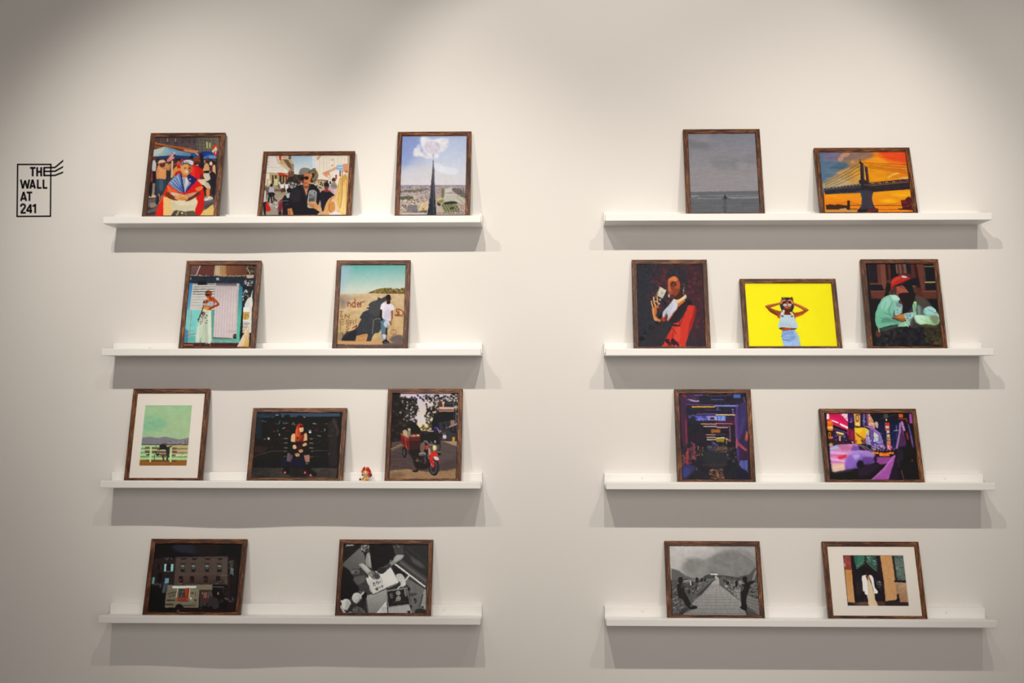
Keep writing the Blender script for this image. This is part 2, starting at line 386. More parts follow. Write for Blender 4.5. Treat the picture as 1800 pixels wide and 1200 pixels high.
# ---------------------------------------------------------------- the nineteen prints
SK = (214, 150, 96)
def pic_flag(p):
    p.r(0, 0, 1230, 1200, (88, 72, 72))
    p.tx('150,100 1100,100 1100,320 150,320', 14, 60, 30)
    for x in (270, 395, 500, 590, 680, 745): p.r(x, 125, x + 34, 190, (64, 52, 54)); p.r(x + 6, 128, x + 24, 176, (142, 128, 108) if x in (395, 500) else (84, 72, 72))
    p.g('780,110 1080,110 1080,300 800,300', (98, 90, 80), (120, 112, 90), (800, 110), (1000, 300))
    for x in (800, 850, 900, 955, 1010): p.l([(x, 120), (x + 18, 300)], 5, (66, 58, 54))
    for y in (150, 185, 230, 270): p.l([(770, y), (1060, y + 18)], 4, (66, 58, 54))
    p.r(918, 178, 938, 262, (186, 186, 120)); p.r(956, 190, 974, 256, (186, 182, 110))
    p.p('215,170 400,215 700,262 830,300 800,322 640,310 400,270 215,240', (176, 96, 50)); p.p('215,200 400,235 640,275 600,300 400,262 215,228', (120, 60, 36))
    p.p('620,270 820,298 790,330 640,300', (190, 130, 90))
    # tents
    p.g('200,378 214,285 375,240 430,250 620,312 720,330 745,348 690,372 480,362 330,366', (176, 188, 172), (84, 132, 168), (260, 300), (640, 350))
    p.p('375,240 430,250 620,312 720,330 600,330 470,300', (110, 150, 176)); p.p('214,290 375,244 330,330 205,366', (190, 196, 178), .8)
    p.p('200,372 330,362 500,350 700,366 705,412 500,402 330,392 200,396', (44, 60, 104)); p.p('480,400 700,396 700,428 500,430', (96, 130, 156))
    p.g('820,345 880,300 960,300 1045,345 1045,372 890,400', (30, 52, 130), (50, 84, 150), (880, 300), (960, 400)); p.p('885,378 960,350 1050,362 1050,408 880,408', (96, 146, 186)); p.p('900,384 950,362 960,400 900,404', (54, 92, 156))
    # crowd band
    p.r(140, 395, 1060, 900, (58, 48, 48)); p.tx('140,395 1060,395 1060,900 140,900', 18, 40, 60)
    p.sp('200,400 1050,400 1050,520 200,520', 46, (8, 24), [(40, 34, 36), (150, 60, 44), (70, 74, 92), (160, 130, 108), (120, 76, 52)])
    p.r(130, 880, 1060, 1160, (106, 92, 88)); p.tx('130,880 1060,880 1060,1160 130,1160', 14, 80, 20)
    for s in ('165,895 240,880 250,915 170,930', '140,1040 270,1000 260,1030 150,1080', '140,1110 260,1090 255,1130 140,1140'): p.p(s, (70, 58, 60))
    p.b('165,880 240,872 248,905 170,908', (206, 180, 140)); p.b('180,985 255,975 262,1020 190,1040', (150, 130, 110))
    p.l('470,430 462,640', 20, (206, 170, 120)); p.l('480,430 474,640', 8, (230, 200, 150))
    # shirtless man
    p.b('270,520 300,470 360,450 420,470 440,520 395,545 388,660 330,680 268,665 262,580', (206, 140, 84)); p.b('300,560 385,570 378,668 290,664', (222, 150, 88))
    p.e(342, 470, 40, 42, (96, 58, 44)); p.b('285,470 300,425 355,412 385,440 330,460', (216, 180, 150)); p.l('290,468 375,448', 12, (160, 40, 40)); p.l('360,520 430,540 445,470', 26, (196, 124, 76)); p.l('300,520 340,560 380,552', 22, (226, 160, 96))
    p.b('268,668 392,675 392,760 372,880 335,880 330,780 320,870 275,866 262,760', (54, 70, 82)); p.b('300,680 350,684 345,800 310,810', (76, 92, 102))
    p.l('340,880 335,930', 20, (190, 120, 80)); p.l('296,868 300,930', 20, (196, 130, 86))
    p.b('205,440 245,420 262,480 250,560 212,550', (200, 190, 182)); p.r(215, 560, 252, 760, (38, 34, 42)); p.b('180,560 210,540 214,700 178,720', (140, 60, 54)); p.p('175,700 210,700 200,900 170,890', (44, 34, 36)); p.p('215,720 250,720 235,880 205,870', (190, 170, 146), .7)
    p.b('270,880 300,900 290,990 250,980', (50, 48, 58)); p.e(350, 960, 20, 30, (170, 80, 56))
    # small flag
    p.p('398,415 492,305 510,318 494,400 410,442', (214, 190, 180)); 
    for i in range(3): p.l([(404 + i * 14, 420 + i * 8), (488 + i * 4, 320 + i * 34)], 9, (208, 44, 34))
    p.p('494,330 520,345 505,385 484,372', (40, 60, 120)); p.l('505,345 500,430', 5, (90, 60, 50))
    p.b('1000,260 1030,210 1060,215 1052,350 1018,345', (210, 60, 40)); p.p('990,305 1046,236 1054,262 1010,320', (232, 200, 170)); p.p('1040,250 1058,262 1050,340 1036,330', (226, 200, 176)); p.l('1052,300 1050,380', 6, (130, 50, 40))
    # woman behind left and others
    p.b('500,520 560,480 590,520 580,600 500,640 478,590', (216, 140, 70)); p.b('520,575 580,560 575,600 500,640', (200, 30, 28)); p.e(556, 462, 26, 38, (190, 90, 60)); p.e(600, 428, 22, 26, (180, 40, 60)); p.b('540,480 590,486 585,520 540,520', (206, 40, 36))
    p.b('880,540 900,470 940,465 960,540 955,590 890,590', (212, 160, 104)); p.e(918, 500, 24, 34, (216, 158, 100)); p.b('880,575 955,560 1000,590 985,650 900,660', (176, 160, 140)); p.b('878,600 940,585 1005,600 1000,640 920,690', (206, 190, 166)); p.b('885,560 955,556 950,586 890,584', (36, 30, 36))
    p.b('1000,500 1030,480 1040,590 1010,600', (222, 170, 110)); p.e(978, 462, 20, 26, (226, 200, 170)); p.b('960,590 1035,600 1020,900 1000,900 985,700', (48, 40, 46)); p.l('975,500 985,560', 10, (170, 50, 50))
    p.p('800,670 900,665 960,770 935,800 880,740 830,735', (222, 196, 158)); p.b('900,700 950,720 975,780 935,800', (200, 180, 150))
    p.b('920,800 965,790 960,870 965,895 925,890 915,840', (226, 124, 60)); p.b('890,920 940,895 1000,905 990,930 900,950', (226, 216, 196)); p.l('900,930 940,905', 8, (120, 110, 110)); p.l('950,935 985,912', 8, (120, 110, 110))
    # red shirt man
    p.b('840,330 880,360 885,440 870,520 830,500', (46, 40, 48)); p.b('700,360 740,325 800,325 820,350 770,385 700,392', (50, 84, 130)); p.b('700,372 745,358 745,388 706,396', (26, 30, 50)); p.l('780,330 810,345', 12, (210, 200, 190))
    p.b('745,400 780,385 830,400 840,450 810,490 760,480', (130, 62, 44)); p.b('760,440 800,430 838,450 820,480 770,480', (88, 44, 38)); p.e(815, 370, 18, 22, (150, 60, 46)); p.e(800, 482, 14, 6, (230, 200, 190))
    p.b('700,560 745,480 800,500 870,540 880,620 850,665 780,660 720,640', (224, 28, 30)); p.b('740,500 770,540 760,640 720,600', (236, 50, 40)); p.b('800,500 850,530 876,620 830,600', (204, 20, 26)); p.b('842,600 874,610 860,665 838,660', (110, 50, 40))
    # main man
    p.g('240,1160 300,980 360,850 410,735 480,650 560,590 620,600 700,600 800,680 870,750 890,860 888,1010 850,1160', (240, 52, 30), (214, 18, 20), (350, 760), (860, 1000))
    p.p('355,895 420,905 560,940 700,940 790,900 770,1100 760,1160 355,1160', (222, 190, 128)); p.b('450,1020 480,930 780,925 765,1060 640,1090 480,1070', (214, 198, 160)); p.b('520,940 780,928 770,1000 560,1010', (230, 214, 178), .6)
    p.p('355,890 450,940 450,1150 355,1150', (236, 192, 118))
    p.p('418,720 480,650 560,585 590,640 632,850 560,830 470,770', (120, 140, 170)); p.p('440,715 500,660 560,600 575,640 600,800 520,750', (150, 170, 196)); 
    for a in ('470,700 560,790 630,846', '500,680 590,800 630,846', '560,610 600,760 632,845', '520,650 600,790'): p.l(a, 9, (44, 66, 140), sm=True)
    p.l('585,600 610,740 632,840', 16, (34, 44, 100), sm=True)
    p.p('600,640 665,640 700,720 680,790 640,852 618,740', (176, 180, 182)); p.p('640,650 668,645 680,700 650,800', (206, 206, 204)); p.p('610,650 640,655 640,720 618,740', (150, 158, 166))
    p.p('668,600 700,600 800,664 760,720 640,852 655,790 700,700 675,660', (40, 44, 104)); p.p('700,700 720,710 650,820 640,846', (140, 150, 180)); p.e(706, 668, 8, 8, (220, 220, 220))
    p.p('455,770 560,830 632,856 700,820 800,720 840,760 850,800 700,830 640,880 500,830', (222, 28, 24)); p.p('400,740 470,780 560,840 480,850 410,830', (232, 96, 46)); p.b('780,780 870,760 860,800 800,826', (232, 120, 60)); p.l('300,980 370,880', 10, (226, 110, 60)); p.l('410,750 450,830', 14, (236, 130, 70))
    p.b('450,840 560,850 650,870 780,835 800,860 700,905 560,930 460,880', (206, 160, 120)); p.b('455,838 520,848 560,880 480,872', (222, 186, 160)); p.p('640,866 760,838 690,905 640,892', (196, 150, 110))
    p.b('385,850 420,842 500,895 560,910 540,945 470,935 395,895', (124, 58, 36)); p.b('820,830 825,870 700,945 640,950 650,915 720,895', (112, 52, 36)); p.b('500,915 560,880 620,870 650,890 680,915 650,945 560,942', (226, 156, 84)); p.l('560,925 640,905', 7, (160, 92, 50)); p.l('590,940 660,925', 7, (160, 92, 50)); p.l('600,880 670,915', 9, (236, 176, 100))
    p.b('455,1150 500,1080 560,1075 640,1090 740,1080 775,1110 780,1160 480,1160', (96, 88, 70)); p.l('520,1155 560,1085', 14, (206, 180, 120)); p.l('470,1150 520,1085', 10, (60, 50, 44)); p.l('660,1150 640,1095', 10, (150, 134, 100)); p.e(600, 1110, 14, 12, (206, 206, 196)); p.l('580,1150 560,1100', 8, (50, 44, 40))
    p.b('600,560 680,565 672,620 640,645 602,625', (196, 120, 66)); p.b('585,480 610,455 700,460 735,500 728,560 690,600 640,606 600,580 584,530', (222, 158, 88)); p.b('690,480 732,500 725,560 690,598 680,560', (176, 100, 56)); p.e(640, 520, 14, 5, (60, 34, 26)); p.e(700, 522, 14, 5, (60, 34, 26)); p.b('635,552 690,556 670,578 645,574', (240, 226, 206)); p.l('632,550 660,566 694,556', 4, (150, 60, 40)); p.l('668,520 674,545', 6, (190, 110, 64))
    p.b('585,470 620,425 690,412 742,430 742,480 700,470 640,455 590,492', (214, 206, 204)); p.b('600,465 640,452 700,466 735,490 700,478 640,466 592,488', (60, 50, 50)); p.p('640,430 690,440 700,460 640,446', (150, 146, 156)); p.b('588,450 620,430 630,450 596,474', (130, 120, 130))
    p.b('860,1110 900,1060 1000,985 1010,1160 845,1160', (226, 184, 104)); p.p('885,1020 1010,960 1000,1000 900,1070', (86, 74, 72))

def pic_cowboy(p):
    p.r(0, 0, 1700, 1200, (196, 166, 134))
    p.g('600,120 980,120 980,520 640,520', (168, 190, 206), (222, 222, 208), (760, 160), (780, 420))
    # left buildings
    p.p('180,150 420,150 640,300 660,640 180,640', (226, 212, 194)); p.p('360,150 600,150 640,330 650,440 560,400 400,290', (206, 168, 112)); p.p('480,220 560,230 640,360 640,420 560,350', (120, 92, 70))
    p.p('190,170 400,170 430,300 500,350 190,330', (232, 216, 200)); p.p('420,150 445,150 450,235 415,235', (216, 52, 30)); p.r(450, 165, 560, 215, (224, 196, 170)); p.l('470,190 545,196', 8, (190, 110, 90)); p.r(570, 160, 604, 218, (60, 56, 60)); p.r(574, 184, 602, 192, (210, 200, 190))
    for y in (200, 260, 300): p.l([(205, y), (255, y + 6)], 5, (150, 84, 60))
    p.l('370,170 400,280 470,300', 9, (170, 120, 70)); p.p('400,280 520,310 600,380 560,390 430,320', (216, 190, 146)); p.p('190,350 480,360 560,440 300,440 190,420', (236, 228, 212)); 
    for y in (352, 376, 402): p.l([(190, y), (500, y + 14)], 4, (180, 160, 140))
    p.p('190,436 560,440 580,500 480,460 190,446', (190, 160, 120)); p.p('240,450 560,470 560,680 260,640', (190, 160, 108)); p.p('400,440 470,440 570,490 560,520 400,480', (214, 60, 36)); p.p('200,450 260,450 260,560 200,600', (232, 220, 200))
    for x, w in ((300, 26), (345, 30), (418, 36), (470, 26), (518, 22)): p.r(x, 480, x + w, 620, (72, 52, 44))
    p.r(540, 540, 575, 600, (226, 90, 40)); p.r(330, 540, 388, 670, (206, 200, 134)); p.e(362, 570, 26, 20, (214, 206, 150)); p.r(215, 548, 290, 640, (206, 170, 120)); p.r(235, 560, 275, 640, (228, 214, 190)); p.e(588, 418, 16, 26, (214, 70, 44)); p.p('560,420 650,400 660,520 560,520', (120, 84, 64)); p.e(590, 420, 14, 20, (206, 80, 50)); p.p('600,300 650,290 650,420 620,420', (150, 130, 110))
    # right buildings
    p.p('960,150 1520,150 1520,640 1000,640 1000,520', (236, 220, 196)); p.p('950,160 1000,160 1010,420 960,400', (224, 224, 222)); p.l('980,160 985,380', 10, (206, 210, 216)); p.p('1020,200 1080,160 1100,170 1030,240', (206, 160, 110))
    for x in (1060, 1130, 1180, 1220, 1300, 1360, 1420, 1470): p.l([(x, 170), (x + 6, 420)], 4, (198, 168, 146), .8)
    p.p('1110,460 1340,350 1350,380 1150,470 1240,520 1180,520', (226, 170, 130)); p.l('1120,452 1340,350', 6, (170, 120, 90)); p.p('1110,440 1220,400 1240,500 1170,500', (222, 150, 110)); p.r(1340, 318, 1446, 394, (136, 178, 216)); p.l('1350,352 1440,352', 9, (222, 232, 240)); p.p('1446,300 1520,290 1520,440 1450,430', (226, 150, 110)); p.e(1275, 232, 22, 10, (206, 150, 120)); p.e(1272, 320, 16, 14, (196, 140, 110)); p.r(1486, 400, 1520, 440, (222, 90, 50))
    p.p('1320,470 1350,460 1345,560 1320,530', (206, 50, 40)); p.r(1310, 420, 1350, 470, (226, 226, 220)); p.p('1190,480 1260,470 1250,600 1210,600', (222, 200, 176)); p.r(1390, 400, 1410, 500, (96, 70, 60)); p.r(1430, 400, 1440, 500, (110, 80, 66)); p.b('1000,560 1060,548 1180,560 1180,620 1000,610', (150, 124, 88)); p.p('1010,570 1140,575 1130,660 1020,650', (206, 180, 130))
    p.r(920, 240, 946, 360, (190, 206, 224)); p.l('935,180 935,250', 5, (206, 206, 210))
    # street
    p.r(150, 640, 1000, 1200, (172, 152, 124)); p.tx('150,640 1000,640 1000,1200 150,1200', 12, 90, 20); p.p('330,700 700,720 700,760 330,740', (120, 96, 76)); p.p('150,900 700,880 700,1150 150,1150', (166, 150, 130)); p.l('220,1000 400,960', 7, (220, 214, 200)); p.l('360,990 420,1000', 20, (214, 208, 200))
    # crowd
    p.b('560,520 700,500 760,560 740,640 560,660', (62, 52, 44)); p.tx('560,500 760,500 760,660 560,660', 30, 16, 16)
    p.sp('560,600 780,600 780,690 560,690', 60, (8, 18), [(40, 34, 36), (214, 206, 200), (90, 76, 70), (150, 160, 180)])
    p.sp('930,590 1150,590 1150,690 930,690', 50, (8, 18), [(48, 40, 40), (206, 190, 170), (90, 70, 60), (214, 176, 140)])
    p.sp('390,610 600,610 600,690 390,690', 26, (10, 20), [(48, 40, 40), (206, 190, 170), (90, 70, 60)])
    for x in (463, 535): p.b([(x - 24, 640), (x, 616), (x + 26, 640), (x + 20, 740), (x - 18, 740)], (232, 226, 216)); p.e(x, 612, 15, 16, (90, 60, 50))
    p.b('440,700 490,690 500,740 450,760', (110, 60, 50)); p.e(418, 606, 16, 18, (220, 210, 200)); p.l('505,700 510,740', 24, (60, 44, 44))
    # walkers on left
    p.b('180,700 210,650 250,650 260,720 240,790 200,790', (110, 100, 86)); p.e(232, 652, 20, 22, (196, 180, 160)); p.l('212,780 205,860', 22, (96, 88, 78)); p.b('250,700 290,660 330,690 335,750 300,770 255,760', (190, 176, 182)); p.e(290, 640, 24, 28, (54, 42, 44)); p.b('245,760 330,760 320,820 250,820', (44, 40, 46)); p.l('260,790 240,910', 24, (40, 36, 40)); p.l('280,790 300,930', 24, (44, 40, 44)); p.l('310,780 330,850 370,890', 20, (48, 44, 48)); p.l('320,830 330,900', 14, (60, 54, 54)); p.l('340,920 380,930', 16, (222, 216, 210)); p.l('260,960 300,940', 14, (220, 214, 208)); p.b('330,780 350,770 345,800 325,800', (30, 26, 28))
    p.b('155,740 185,720 205,760 200,900 158,930', (206, 198, 188)); p.b('160,925 200,915 200,1100 175,1135 158,1000', (44, 40, 44)); p.b('205,905 235,930 280,1040 215,1065 200,1000', (220, 40, 32)); p.e(192, 1128, 24, 10, (36, 32, 36))
    # wheelchair
    p.b('400,940 440,880 480,850 510,870 480,950 450,1060 410,1100', (140, 44, 54)); p.b('480,830 530,800 580,840 580,1130 480,1130 470,960', (44, 38, 44)); p.b('540,700 600,680 620,740 590,760 540,750', (36, 34, 36)); p.e(560, 790, 26, 30, (190, 120, 90)); p.b('530,790 576,780 576,840 540,840', (176, 196, 200)); p.e(430, 1090, 30, 36, (60, 54, 58))
    p.l('400,1100 392,1010 430,920 500,892 590,905 650,970 690,1060 700,1140', 9, (120, 116, 128), sm=True); p.l('410,1090 470,1100 480,1130', 9, (40, 38, 44)); p.l('520,950 590,940', 6, (150, 90, 80))
    # background man
    p.b('1080,760 1150,720 1220,725 1290,760 1300,830 1200,960 1120,1080 1080,900', (44, 42, 50)); p.e(1180, 640, 42, 50, (46, 42, 48)); p.e(1180, 690, 32, 30, (120, 72, 56)); p.l('1145,734 1225,738', 22, (190, 40, 40)); p.b('1230,700 1300,650 1350,690 1340,780 1300,790', (214, 180, 170)); p.b('1255,610 1330,610 1340,690 1260,690', (150, 140, 130)); p.e(1296, 555, 32, 34, (66, 62, 66)); p.e(1300, 590, 22, 18, (190, 130, 100)); p.e(1190, 575, 16, 18, (60, 46, 44)); p.e(1240, 600, 14, 22, (50, 44, 48)); p.l('1270,640 1330,660', 8, (90, 84, 80))
    p.b('1210,700 1250,700 1300,760 1260,760', (190, 150, 170))
    # main man
    p.b('560,1030 590,760 640,690 740,640 800,630 930,620 1010,660 1070,740 1080,860 1050,960 1060,1080 1000,1100 990,1150 640,1150', (40, 38, 42)); p.b('600,760 700,690 760,760 740,900 620,900', (52, 48, 52)); p.p('550,1020 620,1010 650,1150 555,1150', (214, 140, 80)); p.b('555,1050 590,1030 600,1140 560,1140', (186, 110, 62))
    p.p('785,640 905,640 900,700 855,810 820,740', (206, 140, 96)); p.p('800,650 900,648 890,680 850,700 800,680', (150, 84, 56)); p.p('760,640 800,640 850,800 880,880 820,800', (56, 50, 52)); p.p('905,640 930,650 890,800 870,870 868,740', (50, 46, 50))
    p.b('760,480 800,460 930,470 940,560 900,620 850,645 800,620 765,560', (214, 130, 76)); p.b('760,480 815,470 820,560 800,620 765,560', (110, 60, 44)); p.b('820,440 900,450 940,500 930,540 900,500 830,490', (216, 124, 70)); p.b('735,520 790,495 815,520 800,560 755,560', (44, 34, 36)); p.b('822,508 880,498 890,540 850,556 826,536', (40, 32, 34)); p.l('800,520 825,516', 6, (60, 44, 40)); p.b('815,600 870,596 860,616 825,618', (190, 70, 52)); p.l('805,570 818,585', 6, (170, 90, 56))
    p.b('735,462 742,420 760,380 820,358 890,368 925,400 920,440 870,450 800,465', (140, 134, 122)); p.tx('735,360 925,360 925,470 735,470', 14, 10, 10)
    for x in (775, 815, 860): p.l([(x - 5, 380), (x + 2, 455)], 5, (112, 106, 98))
    p.b('655,462 700,470 760,468 800,470 770,500 750,560 770,610 720,590 690,540 660,500', (64, 50, 44)); p.l('680,480 700,550 760,600', 6, (120, 100, 70), sm=True); p.l('700,480 720,540 765,580', 5, (130, 108, 76), sm=True)
    p.b('880,440 930,390 990,366 1020,400 1045,460 1040,520 1000,570 940,600 920,560 945,500 935,460', (56, 46, 40))
    for k, q in enumerate(('905,438 960,390 1010,392 1034,450 1024,520 970,570', '925,440 970,410 1008,420 1016,470 1000,520 950,560', '935,452 970,430 992,450 990,500 950,540')): p.l(q, 9, (206, 172, 116), sm=True)
    # phone and hand
    p.b('1000,1150 1010,1060 1050,1010 1060,1080 1040,1100', (34, 32, 36)); p.b('890,770 915,725 970,718 1015,745 1020,800 1005,930 990,990 930,1010 880,1000 870,940', (190, 182, 166)); p.b('900,780 925,735 975,732 1005,760 1000,880 970,930 895,910', (120, 120, 118)); p.e(958, 772, 40, 34, (158, 156, 150)); p.e(990, 765, 14, 20, (110, 108, 104)); p.l('905,800 950,790', 8, (90, 90, 90)); p.p('895,850 985,830 975,900 890,900', (84, 88, 90)); p.l('890,850 985,828', 6, (170, 176, 178))
    p.b('870,930 920,910 1000,900 1030,950 1090,990 1095,1040 1050,1060 990,1020 930,1000 885,960', (216, 150, 96)); p.l('880,945 970,965', 9, (150, 90, 56)); p.l('905,975 985,990', 8, (150, 90, 56)); p.l('930,912 1000,925', 10, (232, 176, 120)); p.b('1040,1000 1095,1000 1090,1040 1050,1060', (226, 164, 104))
    # blonde woman
    p.b('1120,1140 1140,1030 1190,900 1260,830 1340,820 1400,1000 1480,1140', (224, 166, 100)); p.b('1220,1140 1240,960 1290,860 1340,880 1360,1040 1300,1100', (228, 196, 176)); p.b('1230,950 1290,900 1320,1010 1270,1080 1220,1060', (216, 144, 66)); p.b('1220,1150 1290,1070 1400,1080 1490,1100 1490,1160', (236, 220, 214)); p.l('1260,840 1230,920 1215,1010 1240,1070', 9, (190, 74, 44), sm=True); p.b('1340,900 1400,860 1420,1060 1370,1060', (238, 224, 214))
    p.g('1380,560 1420,510 1515,500 1515,1110 1440,1120 1370,1060 1330,900 1300,880 1350,720', (216, 160, 76), (238, 200, 120), (1350, 560), (1480, 1000), sm=True)
    for q, c in (('1400,560 1380,700 1330,860', (240, 206, 130)), ('1440,560 1430,760 1400,1000', (190, 134, 60)), ('1490,560 1480,760 1470,1080', (246, 216, 150)), ('1460,600 1452,860 1420,1080', (250, 222, 160)), ('1500,600 1500,1000', (206, 150, 70)), ('1380,760 1370,900 1390,1020', (206, 156, 76))): p.l(q, 12, c, .8, sm=True)

def pic_spire(p):
    p.g('0,0 1141,0 1141,760 0,760', (150, 168, 214), (222, 220, 216), (150, 130), (420, 760)); p.g('500,100 1141,100 1141,760 500,760', (196, 208, 232), (222, 226, 228), (980, 150), (900, 700), a=.75, soft=50)
    p.b('150,560 500,500 700,560 980,640 980,760 140,760', (222, 214, 208), .6, 30)
    p.b('150,130 330,130 400,250 300,420 150,520', (132, 152, 208), .5, 30)
    for q, c, a in (('400,130 470,120 560,160 700,140 760,200 720,280 640,320 600,390 540,400 480,370 440,300 400,230', (236, 232, 232), .95), ('480,200 620,190 650,260 580,330 500,320 450,270', (206, 196, 206), .8), ('310,290 350,272 400,320 440,350 520,390 480,410 400,370 310,372', (240, 234, 226), .9), ('560,170 690,145 740,210 690,230 600,190', (246, 244, 240), .9), ('560,480 640,470 700,510 800,520 880,560 840,610 700,600 600,560', (236, 236, 236), .75), ('600,340 640,330 620,390 580,385', (250, 246, 244), .8), ('405,140 460,135 450,200 420,240', (246, 244, 244), .8)): p.b(q, c, a, 9)
    p.sp('310,270 760,130 740,300 600,400 320,380', 40, (10, 24), [(246, 244, 242), (212, 204, 212), (238, 234, 232)], .5, 1.5, soft=5)
    # city
    p.g('0,748 1141,748 1141,1200 0,1200', (166, 150, 158), (190, 172, 150), (500, 760), (500, 960))
    p.tx('100,750 1000,750 1000,1140 100,1140', 34, 14, 6)
    p.sp('130,765 560,765 560,900 130,900', 240, (2, 6), [(216, 196, 176), (140, 124, 128), (190, 168, 150), (120, 104, 110), (226, 210, 196)], 1, 2.2, 0, 20)
    p.sp('590,765 980,760 980,860 640,860 590,860', 150, (2, 5), [(206, 182, 160), (130, 120, 128), (180, 158, 144), (226, 206, 186)], 1, 2.2, 0, 20)
    p.l('130,835 300,830 490,795', 14, (112, 110, 84), .9); p.sp('130,820 500,790 480,812 300,850 130,850', 60, (3, 8), [(96, 98, 72), (130, 126, 96)], .9, 1.6, 0, 20)
    p.b('130,905 220,890 300,905 290,935 180,940 130,935', (104, 106, 80)); p.sp('130,900 300,895 290,935 130,935', 30, (4, 9), [(84, 88, 62), (130, 130, 96)])
    p.sp('130,940 500,900 500,1000 400,1010 130,1100', 220, (3, 9), [(222, 206, 190), (116, 100, 104), (90, 80, 88), (206, 176, 140), (236, 222, 206), (150, 126, 110)], 1, 1.5, 10, 60)
    p.p('225,1010 350,1010 362,1100 220,1090', (104, 94, 100)); 
    for k in range(7): p.l([(226 + k * 19, 1015), (230 + k * 19, 1090)], 4, (196, 182, 172))
    for y in (1030, 1052, 1074): p.l([(225, y), (355, y + 4)], 3, (190, 176, 166))
    p.p('370,1090 400,990 490,950 495,1040 470,1090', (224, 196, 146)); p.l('400,1080 450,980', 5, (176, 150, 110)); p.l('430,1085 470,990', 5, (176, 150, 110)); p.e(432, 1058, 14, 8, (190, 80, 50)); p.p('300,880 350,880 350,930 305,930', (206, 184, 150)); p.b('380,1085 470,1075 465,1110 390,1110', (110, 112, 80))
    p.p('160,1105 450,1105 450,1145 160,1145', (200, 186, 176)); p.l('165,1100 455,1100', 6, (90, 80, 84)); p.sp('165,1085 460,1085 460,1105 165,1105', 40, (3, 6), [(70, 62, 66), (216, 200, 190)], 1, .6)
    # river and park
    p.p('700,800 800,780 860,790 820,830 700,850', (206, 200, 184)); p.p('690,890 720,870 860,880 900,920 975,990 975,1020 850,960 720,960 690,920', (196, 192, 172)); p.l('700,868 860,872', 8, (222, 214, 196)); p.l('700,830 800,820', 5, (226, 218, 204)); p.p('600,930 690,900 690,940 610,960', (216, 184, 130)); p.p('650,780 720,790 690,900 660,880', (170, 150, 120), .8)
    p.b('670,800 700,800 700,900 670,910', (130, 122, 88)); p.b('800,800 860,790 975,850 975,910 900,880 830,840', (118, 112, 106)); p.sp('820,800 975,790 975,920 860,870', 60, (3, 8), [(96, 92, 88), (146, 132, 116), (84, 86, 72)]); p.l('860,880 970,965', 14, (216, 196, 166)); p.l('860,900 965,990', 6, (150, 136, 110))
    p.p('600,960 690,930 690,975 620,985', (140, 142, 90)); p.b('700,980 760,962 840,960 870,990 700,1000', (66, 66, 50)); p.p('660,1000 860,1000 900,1080 880,1100 700,1100', (146, 148, 104)); 
    for k in range(6): p.l([(680 + k * 34, 1006), (730 + k * 34, 1096)], 7, (74, 76, 52))
    p.b('780,1040 830,1035 820,1060 785,1062', (80, 66, 56)); p.b('610,980 650,990 650,1020 620,1010', (74, 70, 58)); p.p('590,1000 640,1020 690,1080 680,1120 600,1110', (214, 192, 166)); 
    for k in range(4): p.l([(605 + k * 22, 1010 + k * 14), (610 + k * 22, 1110)], 4, (150, 128, 110))
    p.b('880,1000 960,1000 975,1100 900,1090', (190, 164, 144)); p.sp('870,1010 975,990 975,1110 880,1100', 50, (3, 8), [(120, 100, 90), (226, 206, 190), (90, 78, 76)], 1, .7); p.p('600,1118 970,1118 970,1145 600,1145', (206, 190, 178)); p.l('600,1112 950,1116', 10, (110, 98, 96)); p.sp('600,1095 950,1095 950,1118 600,1118', 40, (3, 6), [(80, 70, 70), (220, 204, 192)], 1, .6)
    # spire
    p.l('560,340 560,440', 4, (120, 116, 130)); p.e(560, 440, 10, 5, (70, 66, 76)); p.e(562, 352, 6, 5, (150, 146, 156))
    p.g('557,440 563,440 574,560 578,760 600,1145 480,1145 520,860 540,640 550,520', (108, 98, 108), (52, 56, 66), (560, 440), (560, 950)); p.l('561,470 562,1140', 5, (150, 138, 136), .6)
    p.sp('556,500 566,500 590,1140 500,1140 530,820', 90, (3, 7), [(140, 128, 126), (40, 42, 52), (110, 104, 108)], .8, .5)
    p.sp('520,880 530,860 500,1060 486,1060', 16, (4, 7), [(150, 140, 136)], .9); p.sp('578,860 590,880 606,1060 590,1060', 16, (4, 7), [(150, 140, 136)], .9)

